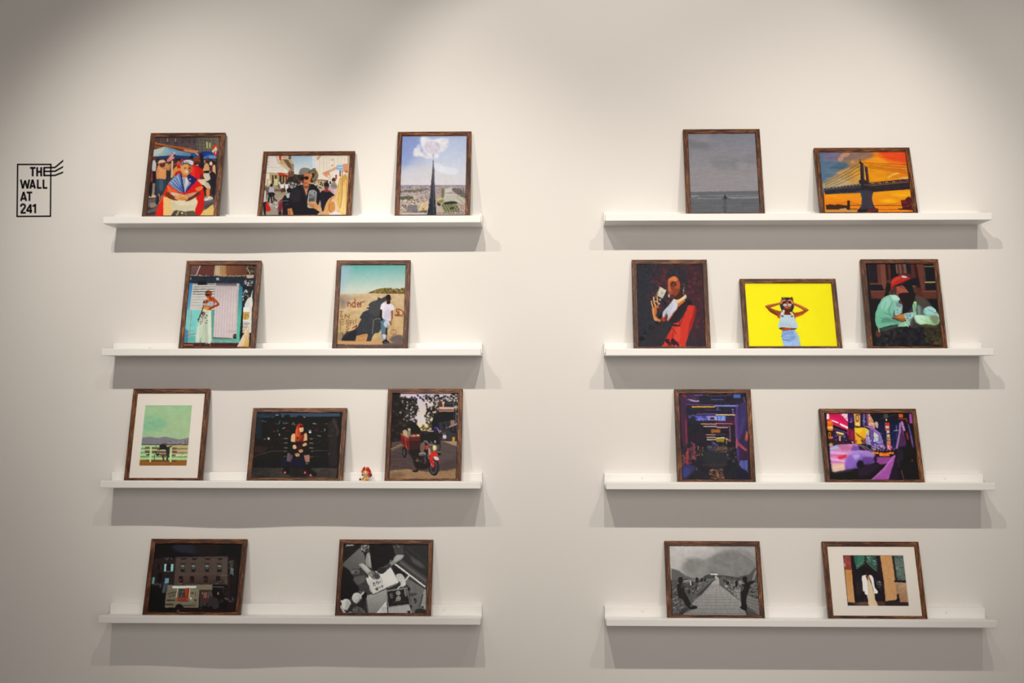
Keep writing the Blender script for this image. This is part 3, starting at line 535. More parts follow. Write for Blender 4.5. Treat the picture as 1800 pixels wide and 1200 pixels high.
def pic_greysea(p):
    p.g('0,0 1141,0 1141,870 0,870', (138, 138, 144), (154, 147, 146), (500, 130), (500, 600)); p.b('140,200 300,210 420,300 250,300 140,280', (116, 114, 114), .6, 26); p.b('150,130 360,130 420,200 260,230 150,180', (152, 146, 148), .7, 24); p.b('400,440 700,430 720,560 500,560', (128, 128, 128), .5, 30); p.b('700,420 860,500 840,600 700,560', (128, 126, 126), .4, 20); p.b('820,470 880,400 1000,380 1000,520', (126, 126, 126), .4, 20)
    p.tx('100,100 1060,100 1060,860 100,860', 9, 90, 7, 4); p.l('560,440 700,460 820,510 860,500', 8, (166, 160, 160), .5, 3, True); p.b('740,500 860,490 880,560 780,600', (164, 154, 156), .6, 16)
    p.p('100,868 1080,852 1080,905 100,915', (108, 108, 110)); p.p('100,910 1080,900 1080,960 100,962', (120, 120, 120)); p.tx('100,905 1080,905 1080,960 100,960', 14, 90, 5)
    p.l('165,922 235,922 272,938', 11, (172, 168, 164), .9); p.l('200,932 600,938', 8, (92, 90, 94)); p.l('240,952 560,958', 8, (150, 148, 148), .8); p.l('620,945 900,944 1050,938', 10, (158, 156, 154), .8); p.l('625,950 700,955', 6, (100, 98, 100)); p.p('100,960 1080,955 1080,1200 100,1200', (106, 106, 107)); p.tx('100,960 1080,960 1080,1200 100,1200', 9, 100, 8); p.l('800,1012 1000,1018', 9, (90, 90, 92), .6)
    p.e(594, 908, 7, 10, (58, 56, 58)); p.b('585,918 606,918 625,945 618,958 590,960 572,955', (62, 60, 62)); p.l('590,940 562,968', 7, (66, 64, 66)); p.l('602,950 650,958', 5, (70, 68, 70)); p.l('589,965 582,1030 590,1140', 7, (64, 62, 64), .9, 0, True); p.l('601,960 609,1030 604,1140', 7, (64, 62, 64), .9, 0, True)

def pic_bridge(p):
    p.g('0,0 1800,0 1800,800 0,800', (92, 116, 140), (236, 140, 30), (300, 200), (1000, 330)); p.g('780,100 1640,100 1640,640 820,640', (232, 110, 40), (240, 160, 20), (1300, 150), (1050, 500), a=.9, soft=36); p.b('1100,140 1560,140 1560,330 1350,300 1180,260', (240, 76, 40), .85, 30)
    p.b('200,160 500,160 600,260 420,310 240,300', (128, 112, 136), .8, 20); p.b('560,150 960,150 980,260 760,290 600,260', (140, 112, 104), .85, 20); p.p('180,260 500,330 600,420 420,500 230,640 180,640', (96, 122, 140), .6, 20); p.b('420,480 560,420 640,430 500,490', (220, 160, 90), .8, 8); p.b('300,420 440,330 600,340 560,420', (72, 100, 126), .7, 14)
    for q in ('480,200 560,170 630,180 600,220 520,240', '440,260 500,230 530,270 470,300', '640,310 700,292 680,330'): p.b(q, (226, 160, 110), .75, 5)
    p.b('220,640 520,470 780,400 780,660 240,720', (226, 176, 96), .75, 22); p.b('240,690 420,600 600,600 600,660 250,725', (206, 190, 150), .7, 12); p.b('860,300 960,250 1100,250 1250,340 1100,360 900,360', (246, 160, 40), .7, 10); p.b('640,500 780,420 790,560 700,560', (240, 170, 50), .7, 10)
    for q, c in (('1230,550 1300,500 1390,480 1400,500 1300,530 1240,570', (252, 206, 110)), ('1380,580 1480,545 1570,560 1570,590', (246, 190, 110)), ('1430,420 1560,380 1560,480 1460,440', (240, 150, 50)), ('960,440 1160,430 1180,560 1000,600', (246, 160, 16))): p.b(q, c, .85, 6)
    p.tx('180,140 1600,140 1600,700 180,700', 14, 110, 30)
    # lower glow
    p.g('220,800 1640,740 1680,1120 240,1120', (240, 156, 8), (246, 140, 6), (600, 800), (600, 1000)); p.b('250,960 480,930 800,960 800,1000 250,1010', (226, 130, 20), .8, 8); p.b('1080,930 1250,900 1400,930 1240,960', (248, 190, 20), .8, 8); p.b('1250,830 1440,790 1600,780 1600,850 1400,860', (252, 186, 20), .7, 10); p.b('1560,860 1640,860 1650,960 1600,960', (240, 96, 20), .8, 12); p.tx('220,760 1640,760 1640,1010 220,1010', 16, 120, 14, tint=(1, 1, .3))
    # cables
    ck = (64, 48, 44)
    L = [((230, 640), (780, 330)), ((235, 680), (785, 378)), ((240, 712), (790, 436)), ((300, 722), (795, 490))]
    for a, b in L: p.l([a, ((a[0] + b[0]) / 2, (a[1] + b[1]) / 2 + 14), b], 6, ck, .9, 0, True)
    R_ = [((840, 318), (1560, 358)), ((850, 335), (1565, 402)), ((890, 372), (1570, 455)), ((900, 395), (1575, 488))]
    for a, b in R_: p.l([a, ((a[0] + b[0]) / 2, (a[1] + b[1]) / 2 + 6), b], 6, (120, 56, 34), .9, 0, True)
    for k in range(26):
        x = 250 + k * 21; t = (x - 230) / 550; p.l([(x, 650 - 300 * t), (x, 725 - 75 * t)], 3, ck, .65)
    for k in range(34):
        x = 945 + k * 19; p.l([(x, 345 + (x - 900) * .1), (x + 6, 640 - (x - 940) * .08)], 3, (130, 70, 30), .5)
    # deck
    p.p('225,728 800,655 800,800 240,822', (54, 52, 58)); p.p('930,640 1580,575 1605,740 960,790', (58, 48, 50)); p.p('800,650 940,640 980,800 800,800', (52, 48, 54)); p.l('240,752 800,700', 7, (96, 92, 96)); p.l('930,690 1590,625', 8, (150, 110, 90)); p.p('240,820 800,775 800,796 245,826', (110, 104, 110), .5)
    p.tx('225,700 1600,600 1600,745 240,820', 12, 20, 14)
    for k in range(11): x = 265 + k * 52; y = 728 - (x - 240) * .115; p.e(x, y + 8, 17, 13, (206, 186, 150), .7); p.e(x, y + 12, 11, 9, (70, 60, 56), .9)
    for k in range(7): x = 880 + k * 110; y = 668 - (x - 880) * .085; p.e(x, y, 28, 16, (226, 160, 80) if k < 5 else (210, 70, 50), .8); p.e(x, y + 6, 19, 12, (80, 56, 48), .9); p.e(x + 55, y - 3, 7, 7, (226, 170, 100), .8)
    # tower
    tk = (58, 46, 48)
    p.p('792,318 832,330 850,350 862,650 812,655 796,560', tk); p.p('858,372 912,400 936,640 892,650 880,560', tk); p.p('832,336 870,372 915,408 905,432 870,400 836,362', (84, 62, 54)); p.l('795,275 795,320', 12, (52, 44, 46)); p.e(795, 322, 26, 14, (48, 42, 46)); p.l('852,360 885,620', 12, (226, 160, 90), .85); p.l('826,350 852,600', 6, (112, 86, 72)); p.l('900,420 920,630', 7, (120, 84, 66)); p.l('842,580 900,626', 14, tk); p.b('770,620 800,590 860,600 940,640 920,662 800,665', (56, 48, 52))
    p.b('800,770 880,760 990,776 980,860 990,940 1020,1020 1060,1060 1080,1120 745,1120 760,1060 810,1000 822,900', (62, 62, 74)); p.p('745,1065 1075,1045 1085,1125 745,1125', (48, 38, 42)); p.p('900,1060 1060,1050 1060,1085 920,1095', (124, 50, 36)); 
    for a, b in (((850, 770), (860, 1030)), ((880, 770), (912, 1020)), ((915, 775), (960, 1020)), ((940, 780), (1000, 1030))): p.l([a, ((a[0] + b[0]) / 2 - 8, (a[1] + b[1]) / 2), b], 9, (92, 66, 62), .9, 0, True)
    p.p('790,780 830,790 832,900 822,1000 790,1050 770,1050 812,990 818,880', (56, 74, 96), .9); p.p('812,795 790,785 760,800 812,860', (240, 160, 16), 0); p.tx('760,1000 1080,1000 1080,1110 760,1110', 12, 12, 12)
    # far shore
    p.l('250,998 1450,998', 9, (84, 50, 34)); p.l('630,925 700,960 810,992', 4, (130, 80, 30), .8, 0, True); p.l('590,925 480,975 380,990', 4, (130, 80, 30), .8, 0, True); p.l('1010,960 1250,985 1440,940', 4, (150, 90, 30), .7, 0, True)
    p.p('592,918 630,918 634,1070 586,1070', (58, 40, 36)); p.b('560,1050 590,1000 600,1060', (58, 40, 36)); p.p('250,995 330,975 380,990 440,978 600,1000 600,1040 440,1050 260,1060', (74, 46, 38)); p.l('265,1055 600,1055 740,1050', 12, (58, 40, 40)); p.b('470,1050 560,1040 580,1065 480,1072', (226, 160, 100), .9); p.p('255,1068 750,1066 750,1120 260,1120', (214, 150, 70)); p.tx('255,1068 750,1066 750,1120 260,1120', 18, 60, 6)
    p.p('1430,915 1500,905 1520,880 1560,855 1590,880 1610,960 1640,1000 1650,1075 1390,1062 1390,1045 1460,1040', (84, 40, 44)); p.p('1440,910 1510,905 1515,960 1450,970', (150, 44, 40), .7); p.sp('1440,920 1630,900 1640,1060 1460,1050', 40, (6, 12), [(120, 46, 40), (60, 34, 40), (160, 60, 40)], .9); p.l('1080,1065 1400,1062', 9, (150, 70, 30)); p.p('1075,1072 1650,1070 1660,1120 1080,1120', (248, 150, 10)); p.b('1560,1080 1650,1075 1655,1110 1600,1110', (240, 96, 20), .8, 5)

def pic_shack(p):
    p.r(0, 0, 1171, 1200, (52, 56, 62))
    # tin roof
    p.p('200,110 1040,110 1040,250 560,255 200,240', (112, 68, 56)); p.g('200,110 345,110 300,240 190,240', (140, 104, 96), (120, 80, 74), (260, 110), (230, 240)); 
    for k in range(8): p.l([(228 + k * 17, 112), (205 + k * 15, 238)], 5, (86, 56, 52), .8)
    p.l('345,115 298,242', 12, (206, 190, 176)); p.p('352,112 530,112 515,245 305,240', (118, 66, 56))
    for k in range(11): p.l([(365 + k * 16, 114), (322 + k * 18, 240)], 5, (80, 46, 44), .8)
    p.p('530,112 660,112 665,248 515,248', (206, 180, 140)); 
    for k in range(5): p.l([(545 + k * 26, 112), (532 + k * 30, 250)], 8, (172, 120, 60) if k > 1 else (150, 140, 130), .8)
    p.p('590,130 730,120 740,240 600,246', (150, 100, 44), .5, 8); p.g('660,110 920,110 915,245 665,250', (150, 92, 60), (110, 66, 52), (680, 140), (900, 200))
    for k in range(9): p.l([(690 + k * 24, 114), (690 + k * 26, 244)], 5, (84, 54, 48), .7)
    p.b('905,115 1020,115 1015,235 950,230', (74, 66, 54)); p.sp('910,115 1020,115 1015,230 930,230', 50, (3, 9), [(40, 36, 30), (140, 130, 110), (96, 80, 60)], 1, 2.5); p.l('925,150 970,225', 9, (190, 150, 110)); p.p('915,238 1010,236 1010,275 930,280', (196, 166, 140)); p.l('200,240 560,262 900,245', 8, (196, 170, 140)); p.sp('280,236 540,246 540,262 280,252', 22, (5, 8), [(222, 200, 170), (60, 50, 48)]); p.sp('560,240 900,236 900,256 560,262', 30, (4, 8), [(210, 170, 110), (120, 90, 60)])
    p.p('195,250 915,262 915,380 195,350', (48, 54, 64)); p.tx('195,250 915,262 915,380 195,350', 10, 40, 20)
    p.r(545, 272, 580, 304, (176, 174, 168)); p.r(216, 268, 236, 300, (120, 122, 122))
    # walls
    p.g('190,340 250,340 220,680 200,1090 140,1090 165,700', (60, 132, 186), (130, 196, 206), (210, 360), (180, 900)); p.p('150,670 520,670 510,1090 140,1090', (126, 206, 196)); p.p('140,900 200,940 200,1090 130,1090', (60, 130, 160), .8, 6); p.tx('150,670 520,670 510,1090 140,1090', 12, 40, 40)
    p.l('228,670 196,1090', 12, (196, 196, 172)); p.l('234,670 204,1080', 4, (90, 120, 110)); p.l('148,1000 290,968', 8, (150, 110, 80)); p.b('205,1010 290,1000 290,1070 205,1080', (96, 180, 160), .7, 5)
    # louvre window
    p.p('250,345 530,345 520,672 212,668', (200, 194, 184)); p.p('262,355 525,355 522,470 255,470', (70, 64, 64))
    for k, y in enumerate((372, 400, 430, 462, 496, 530, 566, 600, 636)): p.p([(258 - k * 4, y - 10), (526 - k, y - 10), (525 - k, y + 12), (256 - k * 4, y + 12)], (212, 204, 192)); p.l([(256 - k * 4, y + 15), (525 - k, y + 15)], 7 if k < 4 else 4, (70, 62, 60) if k < 4 else (150, 142, 134))
    p.b('310,345 340,315 400,320 430,350 400,362 340,362', (36, 36, 40)); p.p('250,345 262,345 226,668 212,668', (206, 200, 190)); p.p('215,650 520,655 520,672 212,672', (214, 206, 190))
    # door
    p.g('535,340 825,345 800,1030 505,1015', (196, 178, 174), (216, 196, 192), (680, 350), (680, 600)); p.p('535,330 830,330 828,375 535,368', (60, 58, 62), .7, 8)
    for k in range(8): p.l([(566 + k * 34, 352), (534 + k * 34, 1020)], 4, (160, 140, 138), .75)
    p.l('530,345 505,1015', 12, (186, 180, 172)); p.l('505,1022 800,1034', 9, (96, 70, 64)); p.p('800,340 830,345 815,930 795,930', (190, 178, 166)); p.e(820, 695, 9, 22, (48, 44, 46)); p.b('755,985 785,972 800,1000 790,1030 758,1025', (44, 38, 38)); p.e(775, 1000, 14, 16, (96, 84, 76)); p.b('690,930 790,925 785,955 690,960', (206, 176, 170))
    p.g('830,350 875,400 860,700 835,1080 790,1080 812,700', (56, 120, 150), (96, 190, 160), (850, 380), (830, 800)); p.p('485,670 525,672 500,1080 470,1080', (90, 150, 130), .8)
    p.p('480,1030 830,1035 830,1085 475,1085', (110, 180, 156)); p.tx('480,1030 830,1035 830,1085 475,1085', 22, 26, 20); p.l('500,1032 560,1050 640,1042 760,1055', 5, (84, 110, 96), .8)
    # right side: tree, yard
    p.p('875,290 1005,290 1000,640 870,640', (44, 44, 48)); p.sp('870,310 1000,310 990,380 880,370', 36, (3, 8), [(222, 220, 216), (90, 90, 84)], 1, 2); p.sp('870,420 960,430 960,600 865,590', 60, (3, 10), [(216, 216, 214), (70, 74, 64), (40, 40, 40)], 1, 1.6); p.p('870,640 990,630 980,960 865,960', (222, 214, 204)); p.b('930,540 990,520 990,640 900,640', (210, 208, 206)); p.r(884, 640, 980, 700, (232, 226, 216)); p.p('882,700 975,700 965,800 875,800', (206, 160, 76)); p.l('905,795 905,750 925,730 945,750 945,795', 5, (90, 70, 50)); p.r(876, 796, 970, 824, (226, 220, 212)); 
    for k in range(5): p.l([(876 + k * 20, 820), (872 + k * 20, 950)], 5, (120, 104, 92))
    for y in (850, 890): p.l([(870, y), (960, y)], 5, (110, 96, 84))
    p.r(868, 910, 900, 950, (216, 176, 110)); p.p('1000,420 985,470 950,560 960,700 940,800 975,860 985,600', (226, 214, 190)); p.p('865,640 882,640 868,1000 838,1060 835,1000', (36, 36, 42))
    # ground
    p.p('120,1085 840,1085 830,1165 110,1165', (92, 44, 44)); p.tx('120,1085 840,1085 830,1165 110,1165', 12, 60, 10); p.l('130,1112 250,1112', 12, (190, 130, 50)); p.p('345,1080 480,1080 475,1140 350,1130', (76, 52, 48)); p.l('345,1085 342,1150', 5, (150, 90, 80)); p.l('460,1075 470,1130', 14, (140, 84, 62))
    p.g('960,850 950,1165 795,1165 870,1000', (222, 190, 150), (226, 166, 60), (860, 1050), (950, 1120)); p.l('955,860 800,1150', 10, (232, 220, 196)); p.b('860,1040 900,1020 880,1120 820,1150', (226, 206, 170), .7, 5)
    # woman
    p.b('352,680 400,662 475,665 480,760 482,1070 420,1082 355,1080 350,1020 330,1075 285,1060 300,940 335,780', (206, 212, 184)); p.b('400,800 430,760 440,1070 400,1070', (180, 190, 160), .7, 4); p.b('440,700 475,700 478,1050 450,1060', (222, 226, 200), .8, 4); p.l('352,1030 345,1080', 10, (120, 160, 140)); p.b('300,900 330,880 325,1050 292,1050', (222, 224, 200), .7, 4); p.l('385,870 370,1070', 5, (170, 180, 150))
    p.sp('350,700 440,690 440,780 340,790', 26, (4, 9), [(120, 60, 56), (60, 56, 56), (96, 104, 110)]); p.e(372, 716, 11, 20, (140, 60, 50)); p.e(396, 720, 8, 20, (150, 66, 54)); p.sp('320,790 440,790 430,840 310,850', 16, (4, 8), [(70, 70, 66), (110, 90, 80)])
    p.l('390,560 375,660 325,790', 12, (60, 34, 28), sm=True); p.e(320, 798, 10, 12, (70, 40, 32)); p.b('388,600 470,612 480,640 475,680 390,660', (206, 110, 46)); p.b('400,640 450,640 450,664 396,664', (226, 150, 70))
    p.b('390,590 420,555 450,520 490,510 520,530 530,580 510,620 460,628 400,612', (200, 80, 34)); p.b('395,575 430,540 445,570 400,600', (160, 60, 30)); p.l('515,540 570,605 530,625 465,660', 26, (150, 62, 34), sm=True); p.l('520,545 560,590', 8, (216, 110, 60)); p.b('385,592 430,590 470,560 505,575 512,610 480,626 420,620 384,612', (170, 176, 182)); p.sp('390,590 500,565 505,610 420,618', 12, (4, 8), [(120, 124, 132), (206, 208, 210)]); p.e(440, 545, 12, 14, (236, 150, 40))
    p.b('415,460 440,438 472,450 482,490 470,520 440,530 418,505', (176, 76, 40)); p.b('410,470 420,440 450,430 480,445 480,470 450,450', (96, 44, 36)); p.b('408,476 450,476 470,482 452,496 412,494', (36, 22, 24)); p.b('436,436 480,440 490,480 476,500 470,460', (150, 60, 36)); p.l('470,500 480,560', 12, (120, 50, 30))

def pic_shadowwall(p):
    p.g('0,0 1129,0 1129,480 0,480', (110, 186, 176), (206, 218, 200), (600, 120), (600, 400)); p.p('170,120 330,120 200,470 160,470', (176, 200, 216), .6, 30)
    p.b('520,462 600,430 680,408 780,402 860,420 940,412 990,400 990,480 520,476', (130, 112, 60)); p.sp('540,462 690,405 790,404 985,405 985,470 540,472', 150, (4, 9), [(90, 74, 44), (196, 160, 80), (60, 54, 40), (150, 130, 60)])
    p.g('160,472 520,468 985,478 960,1100 120,1100', (214, 188, 142), (216, 184, 126), (500, 480), (500, 900)); p.l('165,476 520,470 985,482', 7, (240, 214, 160)); p.tx('150,480 985,480 960,1100 120,1100', 20, 50, 40, 4)
    p.b('170,500 240,490 300,540 260,600 180,600', (168, 148, 126), .7, 12); p.b('170,540 230,550 240,640 170,650', (140, 130, 124), .6, 12); p.b('260,520 340,510 380,540 300,560', (180, 160, 150), .6, 8); p.b('150,960 210,950 220,1040 150,1050', (150, 122, 90), .7, 10)
    red = (150, 72, 44)
    for ch, x, y, w, h in (('n', 270, 560, 36, 76), ('d', 320, 540, 44, 104), ('e', 385, 560, 36, 76), ('r', 430, 550, 46, 86)): p.txt(GL[ch], x, y, w, h, red, 11)
    dk = (140, 96, 66)
    for ch, x, y, w, h in (('T', 168, 696, 40, 26), ('I', 168, 720, 20, 50), ('I', 190, 735, 16, 50), ('N', 235, 730, 50, 50), ('E', 170, 796, 50, 60), ('S', 246, 800, 40, 56), ('P', 298, 810, 26, 60), ('I', 330, 800, 20, 60), ('I', 358, 790, 20, 60), ('I', 165, 870, 20, 60), ('S', 246, 872, 36, 52)): p.txt(GL[ch], x, y, w, h, dk, 9, .05, .9)
    p.l('330,900 380,870 370,920', 13, (150, 60, 40)); p.l('200,960 210,1000', 8, (110, 80, 60)); p.e(262, 950, 14, 16, (150, 80, 54)); p.l('185,510 180,560 215,580', 8, (150, 130, 120))
    p.l('858,740 905,728 880,690 885,665 940,680 962,712 940,745 860,742', 13, (160, 70, 40), sm=True); p.l('905,680 910,740', 9, (160, 70, 40)); p.l('840,920 870,935 872,965 840,985 806,960 815,930 850,925', 9, (160, 110, 74), sm=True); p.l('830,940 850,970', 7, (160, 110, 74))
    # shadow of the man
    sh = (70, 72, 74)
    p.b('188,1075 200,1020 250,960 370,910 410,840 440,790 420,775 440,730 480,690 530,670 500,650 540,640 530,610 570,575 640,550 690,530 745,508 745,560 700,590 690,640 680,700 690,780 700,880 650,960 610,965 580,1000 545,1085 480,1080 510,1020 512,975 440,985 375,1020 372,1075 400,1092 200,1090', sh); p.tx('188,500 745,500 745,1090 188,1090', 8, 30, 30)
    p.b('560,580 660,550 700,560 680,700 600,760 540,680', (88, 90, 88), .6, 12); p.b('190,1070 230,1000 370,920 370,1010 300,1080', (52, 48, 50), .7, 8); p.l('690,788 600,795 585,880 575,970', 10, (150, 140, 126), .8, 0, True); p.l('560,775 570,800', 8, (110, 104, 98)); p.p('376,1000 440,985 512,975 510,1040 480,1085 376,1085', (210, 156, 92)); p.tx('376,975 512,975 512,1085 376,1085', 30, 14, 10)
    p.b('640,520 660,520 690,540 650,560', sh); p.p('500,648 532,640 532,655 508,660', sh)
    p.p('130,1060 970,1075 960,1110 120,1110', (218, 170, 110)); p.b('780,1040 860,990 940,990 960,1020 960,1080 850,1085', (110, 98, 96), .9, 8); p.b('560,1060 700,1000 820,1010 700,1080', (206, 166, 110), .8, 8); p.p('120,1108 960,1112 955,1165 115,1165', (112, 96, 94)); p.tx('120,1100 960,1100 960,1165 120,1165', 8, 60, 8); p.l('125,1105 230,1110', 7, (80, 60, 50)); p.p('700,1090 960,1080 960,1130 700,1120', (104, 92, 92), .8, 4)
    # man
    p.b('690,780 750,768 800,790 780,850 770,910 745,910 742,1000 745,1060 700,1060 690,1000 684,880', (150, 176, 182)); p.b('690,800 720,790 740,900 735,990 690,990', (96, 130, 146)); p.b('715,850 750,800 790,800 775,850 740,890', (196, 212, 216)); p.sp('755,840 790,840 775,905 750,905', 16, (4, 8), [(90, 120, 134), (206, 216, 214)]); p.l('755,910 748,990', 24, (74, 48, 38)); p.l('740,990 748,1060', 20, (60, 44, 40)); p.b('700,985 745,985 740,1035 715,1030', (206, 214, 214)); p.b('710,1060 750,1050 790,1080 770,1095 705,1090', (50, 46, 50)); p.l('722,1078 775,1088', 5, (170, 170, 170))
    p.l('684,680 685,760 694,800', 22, (40, 30, 28)); p.l('815,690 818,780 808,860', 16, (190, 120, 76)); p.l('826,690 824,780', 9, (110, 66, 48)); p.l('790,820 812,860', 12, (130, 80, 56))
    p.b('676,650 690,600 730,585 790,590 840,625 846,680 808,690 806,800 770,800 700,775 700,680 678,672', (232, 224, 228)); p.b('740,680 800,690 804,780 770,790 720,770', (206, 200, 214), .8, 4); p.b('690,610 730,595 720,660 684,660', (244, 236, 238)); p.l('750,650 790,670', 5, (200, 190, 200))
    p.b('748,500 775,484 800,495 806,540 795,580 770,600 752,570', (86, 52, 42)); p.b('745,520 752,492 780,482 804,500 800,525 760,530 755,560', (44, 34, 34)); p.l('775,545 806,538', 12, (30, 24, 26)); p.b('755,570 800,570 790,602 755,600', (60, 40, 36))
def pic_tape(p):
    p.r(0, 0, 1100, 1200, (64, 58, 64)); p.p('120,110 330,110 300,1150 120,1150', (58, 60, 66), .8, 30); p.b('420,200 900,150 960,900 800,1100 700,700 430,500', (84, 52, 56), .7, 50)
    p.sp('300,150 930,150 960,860 820,900 700,500 500,620 380,700 200,600 260,330', 120, (10, 22), [(112, 56, 62), (96, 54, 58), (84, 50, 56), (122, 60, 60)], .7, soft=4)
    for x, y in ((440, 265), (440, 320), (380, 375), (310, 335), (750, 330), (760, 390), (800, 460), (740, 470), (500, 580), (400, 640), (860, 690), (850, 880), (860, 820)): p.e(x, y, 24, 20, (122, 58, 66), .7, 4); p.e(x, y, 9, 8, (84, 46, 50), .8, 2)
    p.tx('120,110 960,110 960,1150 120,1150', 9, 12, 12)
    # coat
    p.b('700,560 760,620 830,640 830,740 800,860 760,960 720,1080 690,1140 440,1145 450,1060 500,960 540,880 430,830 420,780 470,700 600,640', (226, 62, 48)); p.b('820,640 840,700 820,790 780,900 740,1010 760,860 800,740', (172, 44, 42), .9, 4)
    p.b('600,900 640,860 650,1000 620,1100 560,1130 580,1000', (238, 80, 60), .8, 5)
    for q in ('540,900 600,975', '560,960 548,1040', '600,1060 590,1110', '640,820 640,880', '700,740 640,880'): p.l(q, 8, (140, 34, 36), .8)
    p.b('450,1050 500,1040 520,1100 470,1080', (70, 40, 46)); p.b('530,1060 560,1030 600,1080 640,1120 600,1135 560,1120', (64, 44, 50)); p.sp('450,1080 700,1080 690,1140 440,1140', 12, (8, 18), [(64, 44, 50), (240, 90, 70)], .7)
    p.b('480,800 540,830 620,720 700,600 740,560 720,540 790,590 745,620 720,690 640,820 560,850 640,870 640,886 540,886 530,930 450,1050 440,1110 300,1110 260,1000 330,880 400,800 440,830', (60, 55, 58)); p.b('690,560 760,560 792,600 750,625 690,640', (52, 46, 50)); p.p('600,650 700,590 740,620 640,780 560,850 500,830', (56, 50, 53)); p.b('320,890 400,815 520,860 500,960 430,1100 260,1120', (62, 58, 61), .7, 12); p.tx('330,820 540,840 500,1100 300,1100', 6, 18, 40)
    p.p('605,600 700,550 710,570 620,650', (216, 104, 40)); p.p('600,604 640,560 690,556 612,640', (226, 120, 50)); p.l('495,825 610,665', 6, (214, 70, 50)); p.b('415,790 440,790 445,812 420,800', (206, 60, 40))
    # shirt
    p.b('430,760 440,700 500,630 560,560 590,545 614,645 560,720 490,812 470,790', (200, 200, 206)); p.p('560,548 592,548 614,645 560,700 520,720 500,740', (214, 214, 220)); p.b('450,760 470,730 490,740 486,810 450,800', (110, 70, 54)); p.l('480,700 460,760', 8, (150, 130, 130)); p.l('560,600 490,790', 4, (160, 160, 170))
    p.b('585,560 640,540 690,500 715,495 722,530 680,560 600,604', (226, 206, 160)); p.b('640,530 700,495 705,520 640,560', (240, 222, 180), .8)
    # head
    p.b('545,510 600,500 650,440 690,470 700,500 640,545 595,555', (92, 50, 42)); p.b('470,290 520,180 610,150 690,180 740,260 735,370 700,460 650,500 640,380 610,280 530,260 480,300', (62, 56, 60)); p.sp('500,170 730,170 730,420 660,400 610,280 500,270', 60, (6, 12), [(56, 50, 54), (74, 66, 68)], .7, soft=2)
    p.b('500,300 560,262 612,275 640,340 645,420 620,480 570,520 520,510 500,470 492,430 498,380', (150, 74, 48)); p.b('500,310 560,268 610,290 600,330 530,320 505,350', (222, 130, 76)); p.b('500,330 540,320 520,380 516,430 500,430', (216, 110, 60)); p.b('590,330 638,340 640,400 610,420 580,400', (196, 84, 54)); p.l('525,348 560,335 600,345', 7, (50, 30, 30), 1, 0, True); p.b('525,365 560,352 600,362 590,385 545,390', (84, 46, 40)); p.e(558, 374, 15, 6, (206, 190, 190)); p.e(556, 375, 7, 6, (40, 30, 34)); p.b('500,400 520,385 530,430 545,440 510,450', (206, 110, 66)); p.b('500,455 550,450 560,470 530,492 505,490', (170, 90, 76)); p.l('505,470 560,466', 4, (90, 44, 40)); p.b('510,500 560,490 580,520 540,530', (110, 60, 48)); p.b('498,490 520,500 510,528 500,520', (196, 170, 130)); p.l('500,498 510,520', 5, (226, 210, 170))
    p.e(690, 365, 16, 16, (110, 70, 56), .8); p.l('688,400 686,490', 6, (176, 160, 130)); p.e(686, 440, 6, 8, (206, 190, 160)); p.l('700,380 704,440 696,490', 3, (150, 110, 90), sm=True)
    # tape case
    p.p('392,398 475,440 395,612 318,565', (206, 196, 170)); p.p('392,402 402,408 335,572 322,562', (130, 120, 96)); p.p('400,410 470,444 440,505 370,470', (222, 212, 188)); p.p('352,500 436,545 402,600 330,560', (64, 54, 56)); p.e(398, 555, 14, 14, (176, 166, 150)); p.e(370, 540, 10, 10, (130, 116, 104)); p.sp('410,440 450,460 430,500 395,480', 12, (3, 6), [(120, 112, 100)]); p.l('392,398 475,440', 5, (236, 228, 206))
    # hand
    for q, c in (('292,575 300,620 312,655', (222, 150, 90)), ('318,525 324,580 345,640', (232, 160, 96)), ('362,520 364,560 378,610', (216, 130, 76))): p.l(q, 17, c, 1, 0, True); p.l(q, 7, (244, 186, 124), .8, 0, True)
    p.b('300,650 345,640 380,620 360,700 350,760 400,800 410,815 370,832 325,800 305,730', (206, 120, 64)); p.b('305,670 325,670 330,760 380,810 350,815 318,780', (236, 156, 84)); p.l('350,640 390,660', 8, (170, 140, 110)); p.b('355,660 400,670 370,740', (70, 48, 50), .7, 3); p.e(395, 765, 20, 24, (46, 42, 48)); p.l('430,560 470,610', 16, (48, 44, 50)); p.l('440,580 460,640', 10, (60, 50, 56))
    # faint letters on the sleeve
    for ch, x, y in (('L', 205, 950), ('O', 262, 895), ('A', 330, 838)): p.txt(GL[ch], x, y - 20, 50, 46, (42, 40, 46), 11, .2, .8)
    p.b('140,1020 170,1005 210,1035 170,1065 140,1055', (40, 38, 44))

